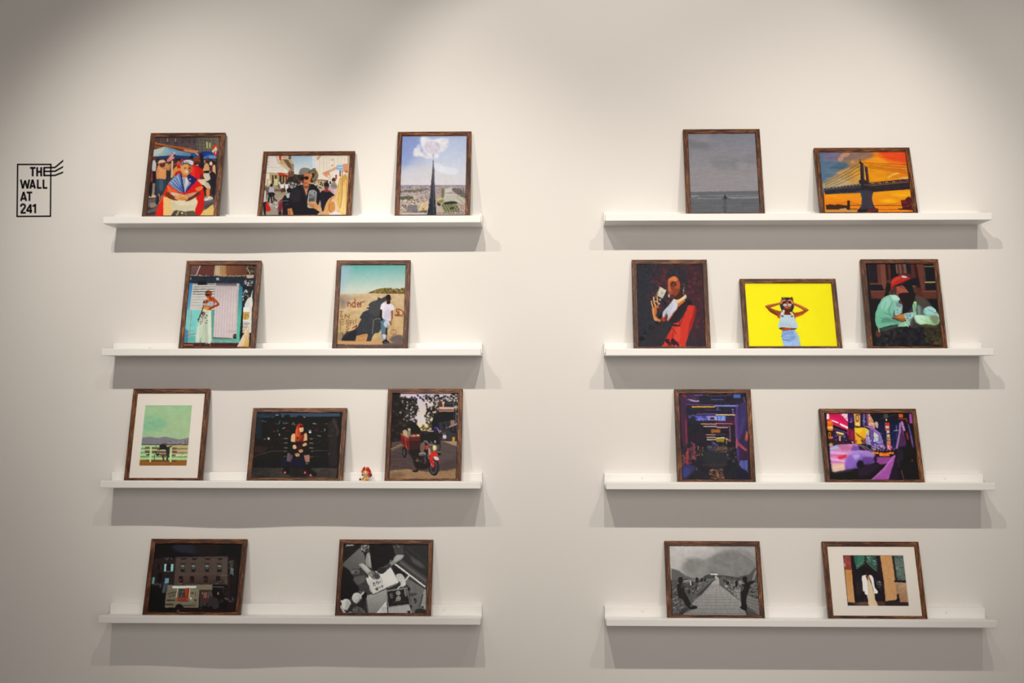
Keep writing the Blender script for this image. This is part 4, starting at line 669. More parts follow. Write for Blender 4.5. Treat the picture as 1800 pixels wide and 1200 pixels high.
def pic_yellow(p):
    p.r(0, 0, 1710, 1200, (250, 236, 6)); p.b('1200,400 1540,200 1560,1100 1300,1100', (246, 230, 4), .6, 60)
    sk, sd, hl = (160, 80, 46), (112, 52, 34), (208, 118, 70)
    p.b('670,480 690,410 740,380 780,372 850,390 885,470 870,560 830,600 720,590 680,530', (58, 52, 60)); p.sp('690,370 860,370 890,560 830,590 680,560', 60, (6, 14), [(50, 44, 52), (72, 66, 72)], 1)
    p.sp('700,378 850,378 850,400 700,400', 22, (5, 9), [(56, 50, 58)]); p.p('742,560 830,560 838,640 738,640', (112, 52, 34)); p.b('745,450 820,440 840,480 835,540 800,575 770,575 735,545 730,490', (150, 72, 44)); p.b('780,440 820,440 820,470 780,470', hl)
    p.b('655,690 640,640 680,580 735,590 745,640 830,640 850,590 890,600 905,680 880,700', sk); p.b('640,640 680,590 690,640 660,690', (206, 110, 50)); p.b('870,620 900,620 900,680 880,690', (190, 96, 56))
    # arms
    p.p('437,505 470,486 600,462 690,440 700,470 600,500 520,528 600,560 700,590 640,660 520,590', sk); p.p('437,505 470,486 600,462 690,440 695,455 600,476 500,505', hl); p.p('470,530 600,600 650,640 640,662 520,595', sd, .7)
    p.p('1110,560 1060,528 960,478 870,448 860,480 950,520 1035,568 960,596 870,612 885,680 1010,640 1100,575', sk); p.p('1110,560 1060,528 960,478 870,448 868,462 950,500 1050,556', hl); p.p('1100,575 1010,640 890,682 885,660 1000,615', (206, 90, 44), .8)
    p.b('675,455 700,415 740,402 760,425 720,440 700,470', (206, 116, 74)); p.b('785,415 830,400 870,430 885,460 850,470 830,430 790,430', (214, 122, 80)); p.l('700,430 745,412', 6, (236, 160, 120)); p.l('790,420 830,412 865,440', 6, (236, 160, 120)); p.b('715,440 745,425 750,455 715,465', (50, 42, 48)); p.b('795,430 825,425 835,460 800,455', (50, 42, 48))
    p.b('722,480 735,468 765,475 768,500 745,508 728,500', (240, 234, 230)); p.b('798,490 800,476 838,470 842,488 830,506 806,506', (240, 234, 230)); p.l('765,486 800,488', 7, (236, 226, 220)); p.e(747, 488, 12, 9, (60, 40, 36)); p.e(820, 490, 12, 9, (70, 44, 40)); p.l('730,478 765,486 800,488 840,476', 5, (244, 240, 236)); p.l('782,495 784,515', 7, (190, 100, 66)); p.b('762,522 800,520 796,536 770,538', (196, 90, 76)); p.l('765,524 798,524', 4, (232, 200, 180)); p.b('735,548 830,548 820,590 780,600 745,590', (84, 44, 38), .7, 3)
    # top
    p.b('690,598 712,600 722,632 840,636 850,612 872,618 895,690 945,832 860,832 790,828 700,820 640,838 650,760 675,680', (196, 212, 218)); p.p('690,600 715,595 740,566 742,585 722,640 690,640', (206, 220, 226)); p.p('838,600 862,605 880,660 850,650', (206, 220, 226)); p.b('720,560 745,575 730,600 712,590', (216, 226, 230)); p.b('820,600 850,595 860,620 840,625', (240, 220, 90)); p.b('680,740 760,760 860,770 900,800 880,825 700,815 660,810', (182, 200, 212), .7, 6); p.tx('650,640 940,640 940,830 650,830', 8, 30, 20); p.e(710, 654, 20, 9, (70, 44, 44)); p.e(852, 660, 16, 8, (70, 44, 44)); p.l('700,640 840,646', 4, (226, 236, 240)); p.l('640,836 700,822 780,832 860,834 942,832', 7, (226, 232, 230), 1, 0, True)
    p.p('650,838 700,824 790,832 870,836 935,838 900,860 860,858 700,866 660,850', (70, 60, 44)); p.p('692,845 780,830 862,838 880,862 830,880 704,882', (190, 84, 42)); p.p('830,850 880,850 885,868 830,876', (96, 62, 44))
    # skirt
    p.g('704,880 800,870 885,862 930,900 965,980 980,1060 992,1160 740,1160 710,1050 690,965', (148, 178, 218), (176, 200, 230), (820, 880), (860, 1100)); p.p('870,870 930,900 965,980 992,1160 950,1160 930,1000', (176, 196, 214)); p.tx('690,870 990,870 990,1150 690,1150', 10, 40, 30)
    for q, c in (('700,960 790,925 880,915', (96, 130, 186)), ('710,1000 800,1015 900,960', (70, 100, 160)), ('720,1020 820,1035 890,990', (90, 124, 184)), ('715,930 800,905 880,895', (110, 140, 190)), ('730,975 820,975 860,950', (90, 124, 180)), ('860,1090 870,1070', (110, 130, 180)), ('705,890 800,884 885,870', (126, 154, 200))): p.l(q, 8, c, .8, 2, True)
    p.l('703,955 690,970', 6, (60, 50, 50))

def pic_teal(p):
    p.r(0, 0, 1200, 1200, (40, 34, 38)); p.p('140,110 960,110 1000,560 180,560', (96, 50, 42)); p.tx('140,110 960,110 1000,560 180,560', 10, 60, 60)
    for q, c in (('150,120 250,120 262,360 165,360', (44, 40, 46)), ('250,120 290,120 310,370 266,370', (110, 58, 46)), ('290,120 350,120 372,400 330,470 310,400', (128, 72, 56)), ('350,120 380,120 400,330 376,330', (52, 32, 34)), ('410,120 480,120 500,250 560,290 430,330', (34, 32, 38)), ('480,120 500,120 514,245 490,240', (120, 88, 72)), ('515,120 548,120 560,245 535,245', (116, 84, 70)), ('570,120 605,120 618,240 590,245', (120, 86, 70)), ('610,120 665,120 675,260 625,240', (40, 40, 46)), ('705,120 735,120 800,430 760,420', (58, 38, 38)), ('735,120 820,120 850,450 800,440', (116, 60, 48)), ('820,120 965,120 990,440 850,440', (50, 42, 42)), ('840,170 955,170 980,340 860,340', (36, 36, 40)), ('165,385 310,385 345,455 175,455', (34, 38, 42)), ('175,460 360,460 330,560 190,540', (112, 58, 44)), ('800,460 1000,460 1010,555 830,550', (104, 58, 44)), ('845,385 1000,385 1000,450 850,450', (34, 36, 42)), ('190,560 290,560 250,680 200,700', (40, 36, 40)), ('860,560 1020,560 1040,800 960,700', (36, 34, 38)), ('1000,700 1060,700 1090,1150 1000,1150', (60, 50, 36)), ('370,350 430,380 400,520 350,530', (36, 30, 34))): p.p(q, c)
    p.l('170,372 300,372', 6, (140, 84, 60)); p.l('180,464 350,464', 6, (140, 78, 56)); p.l('830,160 960,160', 9, (150, 130, 96)); p.l('850,354 988,352', 14, (190, 166, 90)); p.l('835,180 850,340', 5, (130, 110, 80)); p.l('810,466 1000,466', 9, (140, 84, 60))
    # lower dark
    p.p('240,900 1080,880 1090,1160 250,1160', (44, 42, 44)); p.p('830,880 1080,880 1080,1150 860,1100', (62, 56, 40)); p.tx('240,880 1090,880 1090,1160 250,1160', 20, 40, 40); p.sp('330,940 820,940 840,1120 330,1120', 60, (10, 30), [(58, 52, 58), (34, 34, 40), (48, 44, 46), (70, 62, 62)], .7, soft=5); p.sp('850,900 1080,900 1080,1140 860,1130', 50, (5, 14), [(74, 68, 46), (90, 76, 50), (44, 42, 36)], .8); p.sp('950,1070 1070,1060 1075,1110 960,1115', 14, (8, 14), [(110, 76, 46)], .9); p.sp('335,1050 380,1050 400,1140 350,1140', 16, (4, 8), [(120, 126, 90), (80, 84, 70)], 1, .5)
    p.b('240,960 290,950 300,1010 250,1030', (100, 58, 46))
    # torso
    p.b('540,520 720,520 860,560 930,660 800,700 740,780 560,740 540,620', (70, 60, 52)); p.b('560,520 700,500 720,560 690,650 620,730 560,720 540,600', (44, 38, 40)); p.b('730,520 820,540 880,600 920,660 850,690 780,650 740,600', (84, 74, 64)); p.p('530,560 570,600 560,640 530,600', (96, 56, 48))
    J, Jd, Jl, J2 = (132, 196, 166), (70, 120, 100), (186, 228, 204), (96, 146, 136)
    p.g('232,760 250,690 290,600 340,540 430,505 500,520 540,550 520,600 560,640 550,720 480,780 440,800 600,860 600,900 460,880 330,910 270,918 236,860', J, (110, 190, 150), (420, 540), (260, 860), sm=True)
    p.b('430,505 500,520 538,560 500,580 440,560', Jl, .9, 3); p.b('350,560 400,540 420,640 340,700 300,640', (160, 216, 188), .7, 8); p.b('350,790 440,800 560,850 440,850 300,850', (80, 130, 110), .6, 8); p.b('470,690 540,680 520,740 450,790', (74, 96, 86), .9, 4); p.b('480,640 560,625 565,690 545,750 480,760', (150, 196, 180)); p.b('500,600 560,640 540,660 490,650', (120, 150, 144)); p.l('440,600 400,700 430,780', 9, Jd, .7, 3, True); p.l('340,730 430,760', 8, Jd, .7, 3); p.l('300,790 420,830', 8, Jd, .6, 3); p.l('360,600 330,700', 7, Jd, .5, 3); p.b('440,890 500,870 560,900 460,925 330,960 290,930', (70, 84, 72), .9, 5); p.b('265,900 280,930 285,970 272,960', (170, 190, 130)); p.sp('500,690 560,690 540,750 500,750', 12, (4, 8), [(206, 220, 212), (96, 110, 110)], .8)
    # right arm
    p.b('690,600 735,595 742,640 735,700 740,760 705,740', (150, 200, 150)); p.l('715,620 722,720', 7, (96, 140, 100)); p.e(722, 604, 16, 9, (196, 226, 140)); p.p('735,650 800,655 830,700 850,760 740,765 732,700', (84, 100, 92)); p.b('750,640 785,650 790,740 760,740', (120, 150, 138), .9, 3); p.l('800,650 815,740', 9, (96, 120, 108), .8, 2)
    p.g('830,700 850,668 890,650 935,655 975,690 1015,760 1035,800 1010,870 960,890 900,885 850,872 800,880 760,872 722,850 710,800 715,762 780,757 850,762', (146, 202, 190), (178, 222, 158), (900, 660), (880, 870))
    p.b('850,668 930,655 985,720 940,756 880,735 835,745 830,700', (160, 210, 202), .9, 3); p.l('880,690 930,712 985,745', 9, J2, .8, 2, True); p.l('845,700 850,750 900,770', 9, J2, .7, 3, True); p.l('900,670 950,690', 6, (196, 230, 220), .8, 2); p.b('720,765 820,765 850,800 840,850 760,850', (204, 232, 204), .7, 7); p.l('790,800 850,830 920,850', 8, (126, 180, 130), .6, 3, True); p.l('860,780 900,830', 9, (190, 232, 170), .7, 3); p.b('905,770 980,765 1020,800 1000,870 940,860', (112, 116, 82), .7, 9); p.l('965,700 1020,768', 8, (206, 226, 206)); p.b('870,868 980,885 1010,865 990,915 860,910 780,895', (84, 80, 56), .8, 6); p.e(1025, 828, 20, 12, (170, 196, 120)); p.l('980,725 1030,728', 8, (96, 90, 60))
    # cuff and hand
    p.b('450,790 490,765 560,745 600,745 600,820 560,835 500,810', (176, 96, 44)); p.b('500,775 570,750 590,770 580,800 520,795', (206, 130, 50)); p.b('590,740 640,735 700,725 710,800 700,870 660,895 620,840 595,790', (160, 196, 184)); p.sp('600,740 700,730 700,860 640,880', 30, (6, 14), [(120, 166, 170), (200, 222, 200), (96, 130, 130)], .8, soft=2); p.b('560,850 640,830 650,880 600,900 510,900', (150, 200, 160)); p.l('600,870 640,900', 12, (210, 230, 190)); p.b('700,780 740,850 800,890 700,920 660,890', (70, 64, 56), .9, 4)
    # head
    p.b('490,410 560,400 640,440 660,500 620,560 560,560 520,540 480,480', (150, 72, 54)); p.b('500,410 600,410 630,460 600,500 530,480', (178, 84, 62)); p.b('520,500 640,480 720,480 720,560 680,650 620,640 560,600', (46, 36, 38)); p.b('470,420 490,420 490,500 450,510 400,500 390,490 420,460', (84, 56, 50)); p.sp('395,460 490,450 480,500 400,505', 16, (5, 9), [(60, 42, 40), (120, 84, 66)]); p.l('480,410 520,400 640,450', 5, (60, 36, 34)); p.b('560,360 640,330 740,300 770,340 760,400 740,470 700,490 650,480 600,420', (38, 34, 38)); p.b('700,400 740,400 750,460 710,480', (96, 58, 46)); p.b('690,395 720,400 700,415', (130, 96, 80))
    p.b('424,385 440,320 490,285 560,270 620,280 660,305 640,330 560,365 480,390 440,440 425,430', (196, 44, 34)); p.b('560,275 610,278 625,290 590,302 560,290', (206, 190, 184)); p.b('440,330 520,290 560,300 480,340 440,380', (214, 66, 50), .8, 3); p.b('640,325 700,300 750,305 770,350 700,360 600,380 500,400 480,390 560,365', (40, 38, 44)); p.l('425,430 480,390 650,320', 6, (84, 24, 26))

def pic_bench(p):
    p.g('240,250 920,250 900,680 260,680', (150, 186, 134), (160, 186, 138), (600, 270), (600, 640)); p.b('320,430 520,400 600,500 480,560 310,560', (128, 180, 138), .8, 30); p.b('340,280 640,280 700,360 360,370', (160, 190, 140), .7, 20); p.b('640,400 890,380 870,640 640,640', (162, 184, 136), .7, 30); p.tx('240,250 920,250 900,660 260,660', 6, 60, 40); p.l('480,595 620,598', 6, (176, 200, 140), .6)
    p.p('290,648 400,636 480,652 580,636 660,652 740,668 860,650 860,735 280,735', (126, 120, 126)); p.tx('280,640 860,640 860,735 280,735', 8, 40, 8); p.sp('600,690 860,680 855,728 600,728', 50, (3, 7), [(150, 130, 116), (96, 96, 90), (170, 150, 120)], .8, 2, 0, 20); p.sp('790,690 856,690 850,725 790,725', 16, (4, 8), [(74, 74, 66), (170, 150, 120)])
    p.p('280,733 860,733 840,915 270,915', (176, 184, 132)); p.p('280,733 520,733 500,915 270,915', (160, 206, 140), .8, 10); p.p('640,740 860,738 850,830 640,830', (186, 158, 104), .8, 12); p.l('285,730 858,732', 10, (66, 58, 60)); p.p('270,870 840,880 840,915 265,915', (168, 206, 126)); p.sp('640,850 840,850 840,880 640,880', 10, (6, 12), [(200, 214, 150)], .7, 3)
    for y in (778, 828, 876): p.l([(278, y), (845, y + 2)], 7, (62, 56, 58))
    p.p('262,912 842,914 830,990 258,990', (150, 94, 44)); p.tx('262,912 842,914 830,990 258,990', 14, 60, 8); p.l('350,920 700,925', 14, (84, 50, 36), .9, 2); p.l('640,960 660,918', 5, (90, 56, 36))
    for a, b in (((345, 768), (575, 778)), ((345, 812), (580, 820)), ((650, 775), (705, 778)), ((650, 812), (705, 816))): p.l([a, b], 24, (124, 84, 60)); 
    p.b('500,845 590,842 600,865 540,870', (120, 80, 58)); p.b('640,850 700,850 690,865 640,862', (96, 80, 60))
    p.b('505,750 520,728 560,722 590,735 600,770 620,800 625,850 600,860 590,820 570,790 480,795 510,775', (48, 44, 44)); p.b('575,712 590,712 592,735 575,735', (140, 64, 44)); p.b('600,760 640,745 656,742 650,760 630,785 600,790', (60, 50, 46)); p.l('630,790 612,850 598,910', 18, (50, 46, 48), sm=True); p.l('548,868 556,912', 18, (50, 46, 50)); p.b('470,850 500,835 500,860 480,865', (44, 40, 42)); p.b('345,858 385,838 388,856 360,862', (44, 40, 40)); p.l('463,735 463,765', 5, (70, 62, 60)); p.l('448,850 444,910', 6, (66, 60, 58)); p.l('470,815 466,850', 12, (60, 54, 50)); p.e(574, 722, 22, 7, (110, 74, 54)); p.b('590,795 620,800 620,880 596,880', (58, 52, 52))
    p.p('394,752 420,752 408,938 386,938', (186, 214, 146)); p.p('632,758 658,758 650,938 628,938', (186, 214, 146))

def pic_skater(p):
    p.r(0, 0, 1590, 1200, (36, 33, 34)); p.tx('130,140 1440,140 1440,1140 130,1140', 5, 60, 60)
    p.p('210,150 1430,150 1425,215 900,222 300,232 205,232', (62, 78, 96)); p.p('210,150 500,150 480,215 205,232', (44, 58, 74)); p.sp('210,150 560,150 540,220 220,225', 16, (8, 16), [(56, 70, 100), (40, 44, 56)], .8); p.p('185,240 300,240 280,540 175,540', (44, 52, 58), .8, 8); p.b('490,190 560,180 560,235 480,225', (30, 32, 40)); p.l('490,198 530,196', 12, (150, 156, 164)); p.b('620,200 690,190 690,235 620,230', (34, 34, 36)); p.b('800,215 850,205 910,225 900,245 800,240', (28, 28, 32)); p.l('895,226 915,230', 9, (186, 186, 186))
    for x in (440, 570, 700, 840, 975, 1105): p.l([(x, 240), (x - 10, 540)], 4, (56, 52, 52), .8)
    for y in (345, 445): p.l([(300, y), (1380, y - 8)], 4, (50, 46, 46), .8)
    for q, c in (('285,280 350,292', (110, 112, 112)), ('530,325 555,280', (90, 120, 160)), ('480,320 545,325', (56, 84, 110)), ('595,318 670,316', (130, 130, 126)), ('540,470 545,495', (200, 196, 186)), ('455,432 490,434', (130, 50, 60)), ('630,422 685,424', (120, 50, 60)), ('1030,320 1085,325', (140, 140, 136)), ('1045,310 1060,322', (170, 160, 160)), ('1215,325 1240,320', (120, 110, 110)), ('1205,395 1206,425', (170, 176, 180)), ('1312,430 1328,405', (186, 186, 180)), ('1100,498 1145,502', (170, 168, 162)), ('1255,498 1315,500', (150, 166, 180)), ('1065,400 1075,430', (120, 60, 56)), ('1095,400 1098,425', (120, 60, 56)), ('1130,438 1180,438', (96, 56, 56)), ('970,415 1010,420', (150, 150, 146)), ('340,540 320,555', (140, 140, 140)), ('590,392 625,380', (170, 170, 166)), ('520,410 525,440', (120, 130, 130)), ('1260,770 1285,735', (150, 150, 146)), ('720,330 780,338', (110, 110, 106))): p.l(q, 9, c, .9)
    p.e(990, 445, 18, 16, (226, 216, 206)); p.e(385, 538, 18, 20, (170, 150, 110)); p.e(392, 540, 10, 10, (206, 196, 176)); p.p('720,325 748,290 775,330', (50, 110, 70)); p.e(600, 300, 6, 6, (130, 130, 126)); p.e(640, 296, 6, 6, (130, 130, 126)); p.e(350, 678, 14, 14, (84, 90, 90)); p.e(445, 665, 10, 10, (84, 90, 90)); p.sp('300,480 1380,260 1380,640 300,640', 60, (3, 6), [(84, 82, 80), (120, 116, 110), (60, 60, 60)], .8)
    for y, w, a in ((538, 36, 1), (602, 40, 1), (672, 44, 1), (722, 40, .8), (800, 40, .6)): p.l([(640 - w * .7, y), (640 + w * .5, y)], 8, (190, 166, 130), a, 2); p.l([(1000 - w * .4, y + 2), (1000 + w * .8, y + 4)], 8, (190, 176, 150), a, 2); p.l([(520, y + 8), (620, y + 2)], 4, (100, 92, 80), .6); p.l([(1040, y), (1120, y)], 4, (100, 92, 80), .6)
    p.p('185,560 620,560 600,830 160,860', (46, 38, 36), .6, 8); p.b('190,660 320,650 340,740 190,750', (66, 50, 44), .6, 10); p.p('1250,300 1400,240 1390,960 1260,950', (56, 50, 46), .8, 12); p.l('1330,260 1400,420 1390,480', 40, (78, 68, 60), .6, 8); p.l('170,800 440,720 1250,712', 5, (110, 106, 100), .8); p.p('180,870 600,830 1060,840 1240,840 1240,960 180,960', (30, 30, 38)); p.p('560,830 920,820 920,950 560,950', (30, 32, 58), .8, 8)
    p.p('150,965 1390,965 1370,1140 140,1140', (70, 62, 56)); p.p('150,955 420,955 380,1140 130,1140', (52, 50, 46), .7, 20); p.tx('150,965 1390,965 1370,1140 140,1140', 12, 50, 20); p.b('700,960 960,960 960,1080 720,1100', (40, 38, 36), .8, 14); p.l('160,1130 1360,1110', 14, (110, 90, 66), .5, 4)
    # legs
    p.b('665,750 700,740 740,790 700,880 650,880 655,800', (96, 78, 86)); p.l('680,760 665,870', 9, (150, 130, 140), .7, 3); p.b('645,880 690,880 690,990 650,990', (38, 32, 34)); p.b('900,750 972,750 978,890 930,890', (170, 120, 100)); p.tx('900,750 978,750 978,890 900,890', 12, 8, 8); p.b('925,895 990,890 1010,980 1060,1010 1090,1080 1040,1080 960,1030 920,1010', (26, 24, 26)); p.b('590,1000 680,985 690,1050 630,1060 600,1040', (28, 25, 27)); p.b('610,960 650,940 660,1010 600,1020', (26, 24, 26)); p.l('935,905 955,900', 12, (130, 120, 110))
    for x, y in ((625, 1032), (915, 1034), (1000, 1072)): p.e(x, y, 17, 20, (196, 50, 66)); p.e(x, y, 8, 8, (230, 190, 170))
    p.l('1010,990 1060,1040', 8, (96, 90, 84), .7, 2)
    # body
    p.b('640,700 700,680 790,690 980,700 1000,760 900,780 830,770 780,800 700,760', (28, 24, 27)); p.b('765,470 850,440 920,460 930,560 910,640 870,690 800,690 770,600', (130, 44, 30)); p.sp('770,480 910,470 900,640 790,660', 60, (8, 18), [(196, 74, 34), (90, 30, 26), (166, 56, 34), (214, 96, 44)], .9, .5, 0, 60); p.b('790,590 900,590 890,700 800,700', (40, 20, 24), .9, 6); p.sp('800,600 880,600 870,700 800,700', 14, (5, 12), [(110, 26, 34)], .8)
    p.b('725,480 760,465 775,500 768,590 715,590 712,540', (226, 176, 120)); p.b('905,460 935,458 948,500 945,575 900,575 905,520', (222, 170, 112)); p.b('700,590 770,592 800,640 790,700 740,690 700,640', (30, 25, 28)); p.b('740,640 775,630 795,670 770,692 742,680', (222, 176, 130)); p.b('900,580 950,572 950,640 920,670 870,680 880,620', (34, 26, 30)); p.b('880,630 920,600 945,612 930,640 890,650', (222, 170, 120)); p.l('905,605 948,625', 9, (196, 110, 110)); p.b('825,705 870,695 888,725 850,745 828,730', (214, 160, 110)); p.b('775,760 825,752 838,790 800,802 775,785', (214, 164, 116)); p.b('840,650 900,650 860,690', (60, 24, 30)); p.sp('780,760 830,755 830,790 785,795', 8, (4, 6), [(120, 80, 60)]); p.sp('835,705 880,700 870,735 835,735', 8, (4, 6), [(120, 80, 60)])
    # head
    p.b('835,400 850,365 885,365 895,400 885,440 850,450', (232, 186, 130)); p.b('770,470 790,380 815,330 860,322 885,345 870,370 840,380 838,430 850,470 820,500 790,520', (206, 70, 34)); p.b('815,335 860,322 890,350 850,350 820,380', (190, 40, 50)); p.l('800,400 790,470 830,510', 14, (236, 120, 50), .9, 2, True); p.b('840,350 885,350 890,372 850,378', (70, 24, 24)); p.l('868,395 890,392', 4, (60, 40, 36)); p.l('868,430 885,428', 5, (170, 50, 50)); p.b('850,450 900,440 920,460 870,480', (50, 24, 26))

def pic_trike(p):
    p.r(0, 0, 1050, 1200, (56, 48, 44)); p.g('240,120 930,120 930,560 240,560', (206, 192, 204), (226, 206, 160), (500, 130), (500, 540)); p.b('300,125 460,135 560,150 500,200 380,180', (214, 190, 210), .7, 12); p.b('440,370 530,380 560,460 520,500 430,480', (216, 206, 214), .6, 12); p.b('450,500 560,490 600,550 470,555', (240, 214, 150), .8, 10)
    lf = [(48, 42, 40), (62, 54, 46), (38, 34, 34), (76, 66, 54)]
    p.b('140,120 240,120 260,170 340,175 400,180 440,210 460,270 450,330 420,400 440,480 440,560 300,600 130,720', (48, 42, 40)); p.sp('240,150 440,170 480,320 420,430 330,450 240,400', 150, (6, 16), lf + [(206, 196, 190)], .95); p.sp('150,120 420,180 440,560 150,700', 160, (8, 20), lf, .8); p.sp('300,380 440,380 430,460 320,460', 20, (5, 11), [(206, 190, 200)], .9); p.l('330,240 345,440', 5, (96, 96, 84), .8); p.e(330, 262, 9, 16, (140, 144, 130))
    p.sp('480,170 560,140 700,140 930,120 930,480 640,560 560,480 540,380 580,300', 330, (7, 17), lf, .95); p.sp('560,300 930,200 930,500 660,560 640,440', 200, (10, 22), lf, .95); p.b('640,400 760,330 900,330 900,640 640,600', (44, 42, 42)); p.sp('520,170 900,140 900,240 560,300', 50, (4, 9), [(216, 200, 196), (226, 206, 176)], .9); p.b('440,130 470,150 450,160', (60, 54, 60)); p.b('370,470 440,490 490,560 450,600 340,590', (40, 36, 36)); p.sp('460,490 620,510 620,560 470,560', 50, (5, 11), [(96, 80, 44), (226, 196, 120), (60, 50, 40)], .9)
    # building and sign right
    p.p('700,470 920,430 920,700 790,680 730,600', (64, 60, 64)); p.p('795,525 920,470 920,490 800,540', (176, 150, 136)); p.r(846, 440, 890, 500, (170, 126, 106)); p.l('860,440 862,500', 4, (90, 66, 60)); p.l('910,260 905,480', 7, (130, 116, 116)); p.l('885,260 885,440', 5, (74, 70, 76))
    for ch, x, y, w, h, c in (('t', 748, 480, 30, 66, (36, 34, 38)), ('i', 806, 470, 14, 80, (36, 34, 38)), ('u', 848, 500, 50, 84, (26, 25, 30))): p.txt(GL[ch], x, y, w, h, c, 14)
    p.r(704, 215, 880, 282, (58, 54, 56)); p.r(706, 210, 740, 275, (96, 56, 48)); p.p('742,220 772,220 760,290 750,290', (222, 170, 120)); p.e(757, 228, 16, 10, (236, 200, 160)); p.r(706, 288, 882, 336, (206, 166, 140)); p.l('715,318 760,318', 16, (130, 70, 60)); p.l('775,318 810,318', 16, (130, 70, 60)); p.l('822,318 872,318', 16, (130, 70, 60)); p.l('706,285 885,288', 9, (222, 200, 180)); p.l('700,220 704,340', 5, (80, 70, 70)); p.l('790,240 870,240', 9, (84, 84, 90)); p.l('880,215 880,285', 4, (150, 140, 136))
    # road
    p.p('130,770 280,700 730,680 920,740 910,1160 115,1160', (96, 80, 76)); p.p('130,770 280,700 560,690 560,960 120,980', (84, 68, 66), .7, 20); p.p('720,690 920,690 920,752 780,700', (176, 140, 104)); p.p('140,700 260,690 250,730 140,780', (96, 78, 72)); p.l('135,785 270,722', 7, (206, 160, 110)); p.l('150,798 280,735', 5, (176, 140, 96)); p.b('120,900 330,900 400,1000 260,1030 120,1040', (90, 72, 68), .8, 14); p.tx('130,700 920,700 910,1160 115,1160', 10, 60, 16)
    p.p('115,1040 330,1020 600,1060 760,1040 905,1015 905,1160 112,1160', (166, 128, 90)); p.tx('115,1015 905,1015 905,1160 112,1160', 18, 26, 14, 4); p.l('115,1130 250,1150', 8, (90, 66, 50)); p.b('130,1080 240,1060 300,1100 160,1130', (126, 96, 74), .7, 8); p.b('720,960 905,900 905,1010 740,1040', (84, 66, 64), .7, 14)
    # bystanders
    p.e(768, 600, 20, 18, (96, 80, 80)); p.b('752,620 790,618 790,655 756,655', (206, 196, 196)); p.l('745,660 790,690', 10, (130, 84, 84)); p.l('740,680 720,690', 14, (110, 70, 70)); p.r(864, 645, 895, 692, (214, 156, 50)); p.e(880, 646, 16, 9, (196, 150, 60)); p.l('700,660 735,650', 9, (120, 90, 90))
    # cart
    p.b('275,570 320,560 330,640 290,640', (196, 166, 120)); p.b('335,540 360,540 366,620 330,640', (140, 130, 110)); p.r(340, 540, 366, 560, (206, 196, 170)); p.p('370,600 480,600 480,650 360,650', (130, 60, 44)); p.l('375,628 470,622', 12, (206, 150, 110)); p.e(405, 625, 8, 8, (240, 220, 200)); p.e(455, 620, 10, 8, (240, 226, 206))
    p.p('252,600 350,655 350,780 330,790 262,720', (150, 50, 44)); p.p('262,640 345,700 340,770 265,715', (120, 36, 36)); p.l('252,600 350,655', 8, (214, 120, 90)); p.l('300,640 320,780', 6, (200, 90, 70)); p.p('345,655 480,655 480,800 350,800', (74, 44, 42)); p.p('350,655 480,655 478,685 350,685', (110, 44, 40))
    for y in (700, 730, 760): p.l([(352, y), (480, y)], 5, (50, 34, 34))
    p.e(296, 820, 28, 66, (38, 34, 36)); p.e(292, 825, 14, 40, (84, 76, 74)); p.b('350,800 580,790 600,900 580,1010 440,1020 390,900', (46, 38, 38), .95, 6); p.b('390,1040 460,1025 450,1055 400,1058', (54, 44, 42)); p.e(448, 920, 20, 16, (120, 92, 70)); p.sp('380,820 560,830 560,980 430,980', 40, (5, 12), [(70, 60, 58), (36, 32, 34), (96, 84, 76)], .8)
    # rider(s)
    p.b('484,640 500,600 570,590 600,620 600,700 560,740 490,720', (42, 38, 42)); p.b('530,590 580,560 590,590 540,610', (60, 50, 50)); p.l('575,570 640,570', 12, (170, 160, 160)); p.b('490,720 540,720 520,830 485,830', (124, 96, 80)); p.b('600,600 660,570 710,600 720,720 640,720 600,660', (44, 38, 42)); p.b('640,540 665,515 700,530 712,580 680,610 650,590', (56, 44, 50)); p.b('648,535 670,514 698,530 690,545', (60, 60, 170)); p.l('690,540 715,590', 7, (220, 180, 170)); p.l('716,560 732,575', 8, (190, 180, 180)); p.b('700,640 720,620 730,680 710,700', (60, 50, 50))
    # motorcycle
    p.l('525,690 560,690 590,730 640,740', 9, (150, 144, 136), sm=True); p.l('500,720 540,700 580,720', 7, (130, 124, 118), sm=True); p.l('700,700 720,760 710,800', 12, (50, 44, 48), sm=True); p.e(658, 695, 12, 16, (160, 156, 150)); p.b('548,745 580,740 582,785 550,785', (206, 60, 50)); p.b('470,830 540,825 545,850 480,862', (150, 144, 136)); p.l('480,850 530,848', 9, (50, 44, 44)); p.e(704, 838, 26, 26, (34, 32, 36)); p.l('690,818 722,822', 9, (150, 146, 144)); p.e(720, 750, 14, 30, (70, 62, 64)); p.e(615, 720, 14, 12, (84, 96, 90)); p.b('580,780 600,780 610,870 582,860', (170, 150, 130))
    p.e(648, 1000, 64, 102, (44, 41, 44)); p.e(640, 1000, 40, 80, (96, 86, 84)); p.e(640, 1000, 28, 62, (54, 48, 50)); p.l('668,930 700,990 690,1060', 8, (84, 78, 78), .9, 0, True)
    p.b('582,880 600,850 630,870 650,940 645,1000 625,1002 605,960', (206, 44, 36)); p.b('610,820 640,810 685,830 700,880 690,900 650,880 610,870', (214, 50, 40)); p.l('690,890 712,960', 9, (200, 44, 38)); p.b('640,880 670,872 704,895 700,914 660,912', (216, 210, 206)); p.sp('600,870 640,880 640,990 615,990', 20, (3, 6), [(240, 150, 130), (150, 30, 30)], .9); p.e(652, 768, 27, 36, (196, 176, 120)); p.e(652, 768, 19, 27, (232, 214, 150)); p.e(648, 758, 8, 10, (250, 240, 200)); p.l('630,745 632,790', 3, (110, 96, 70))
    p.l('545,860 540,930', 8, (110, 104, 100)); p.l('570,850 580,900', 8, (130, 124, 118))
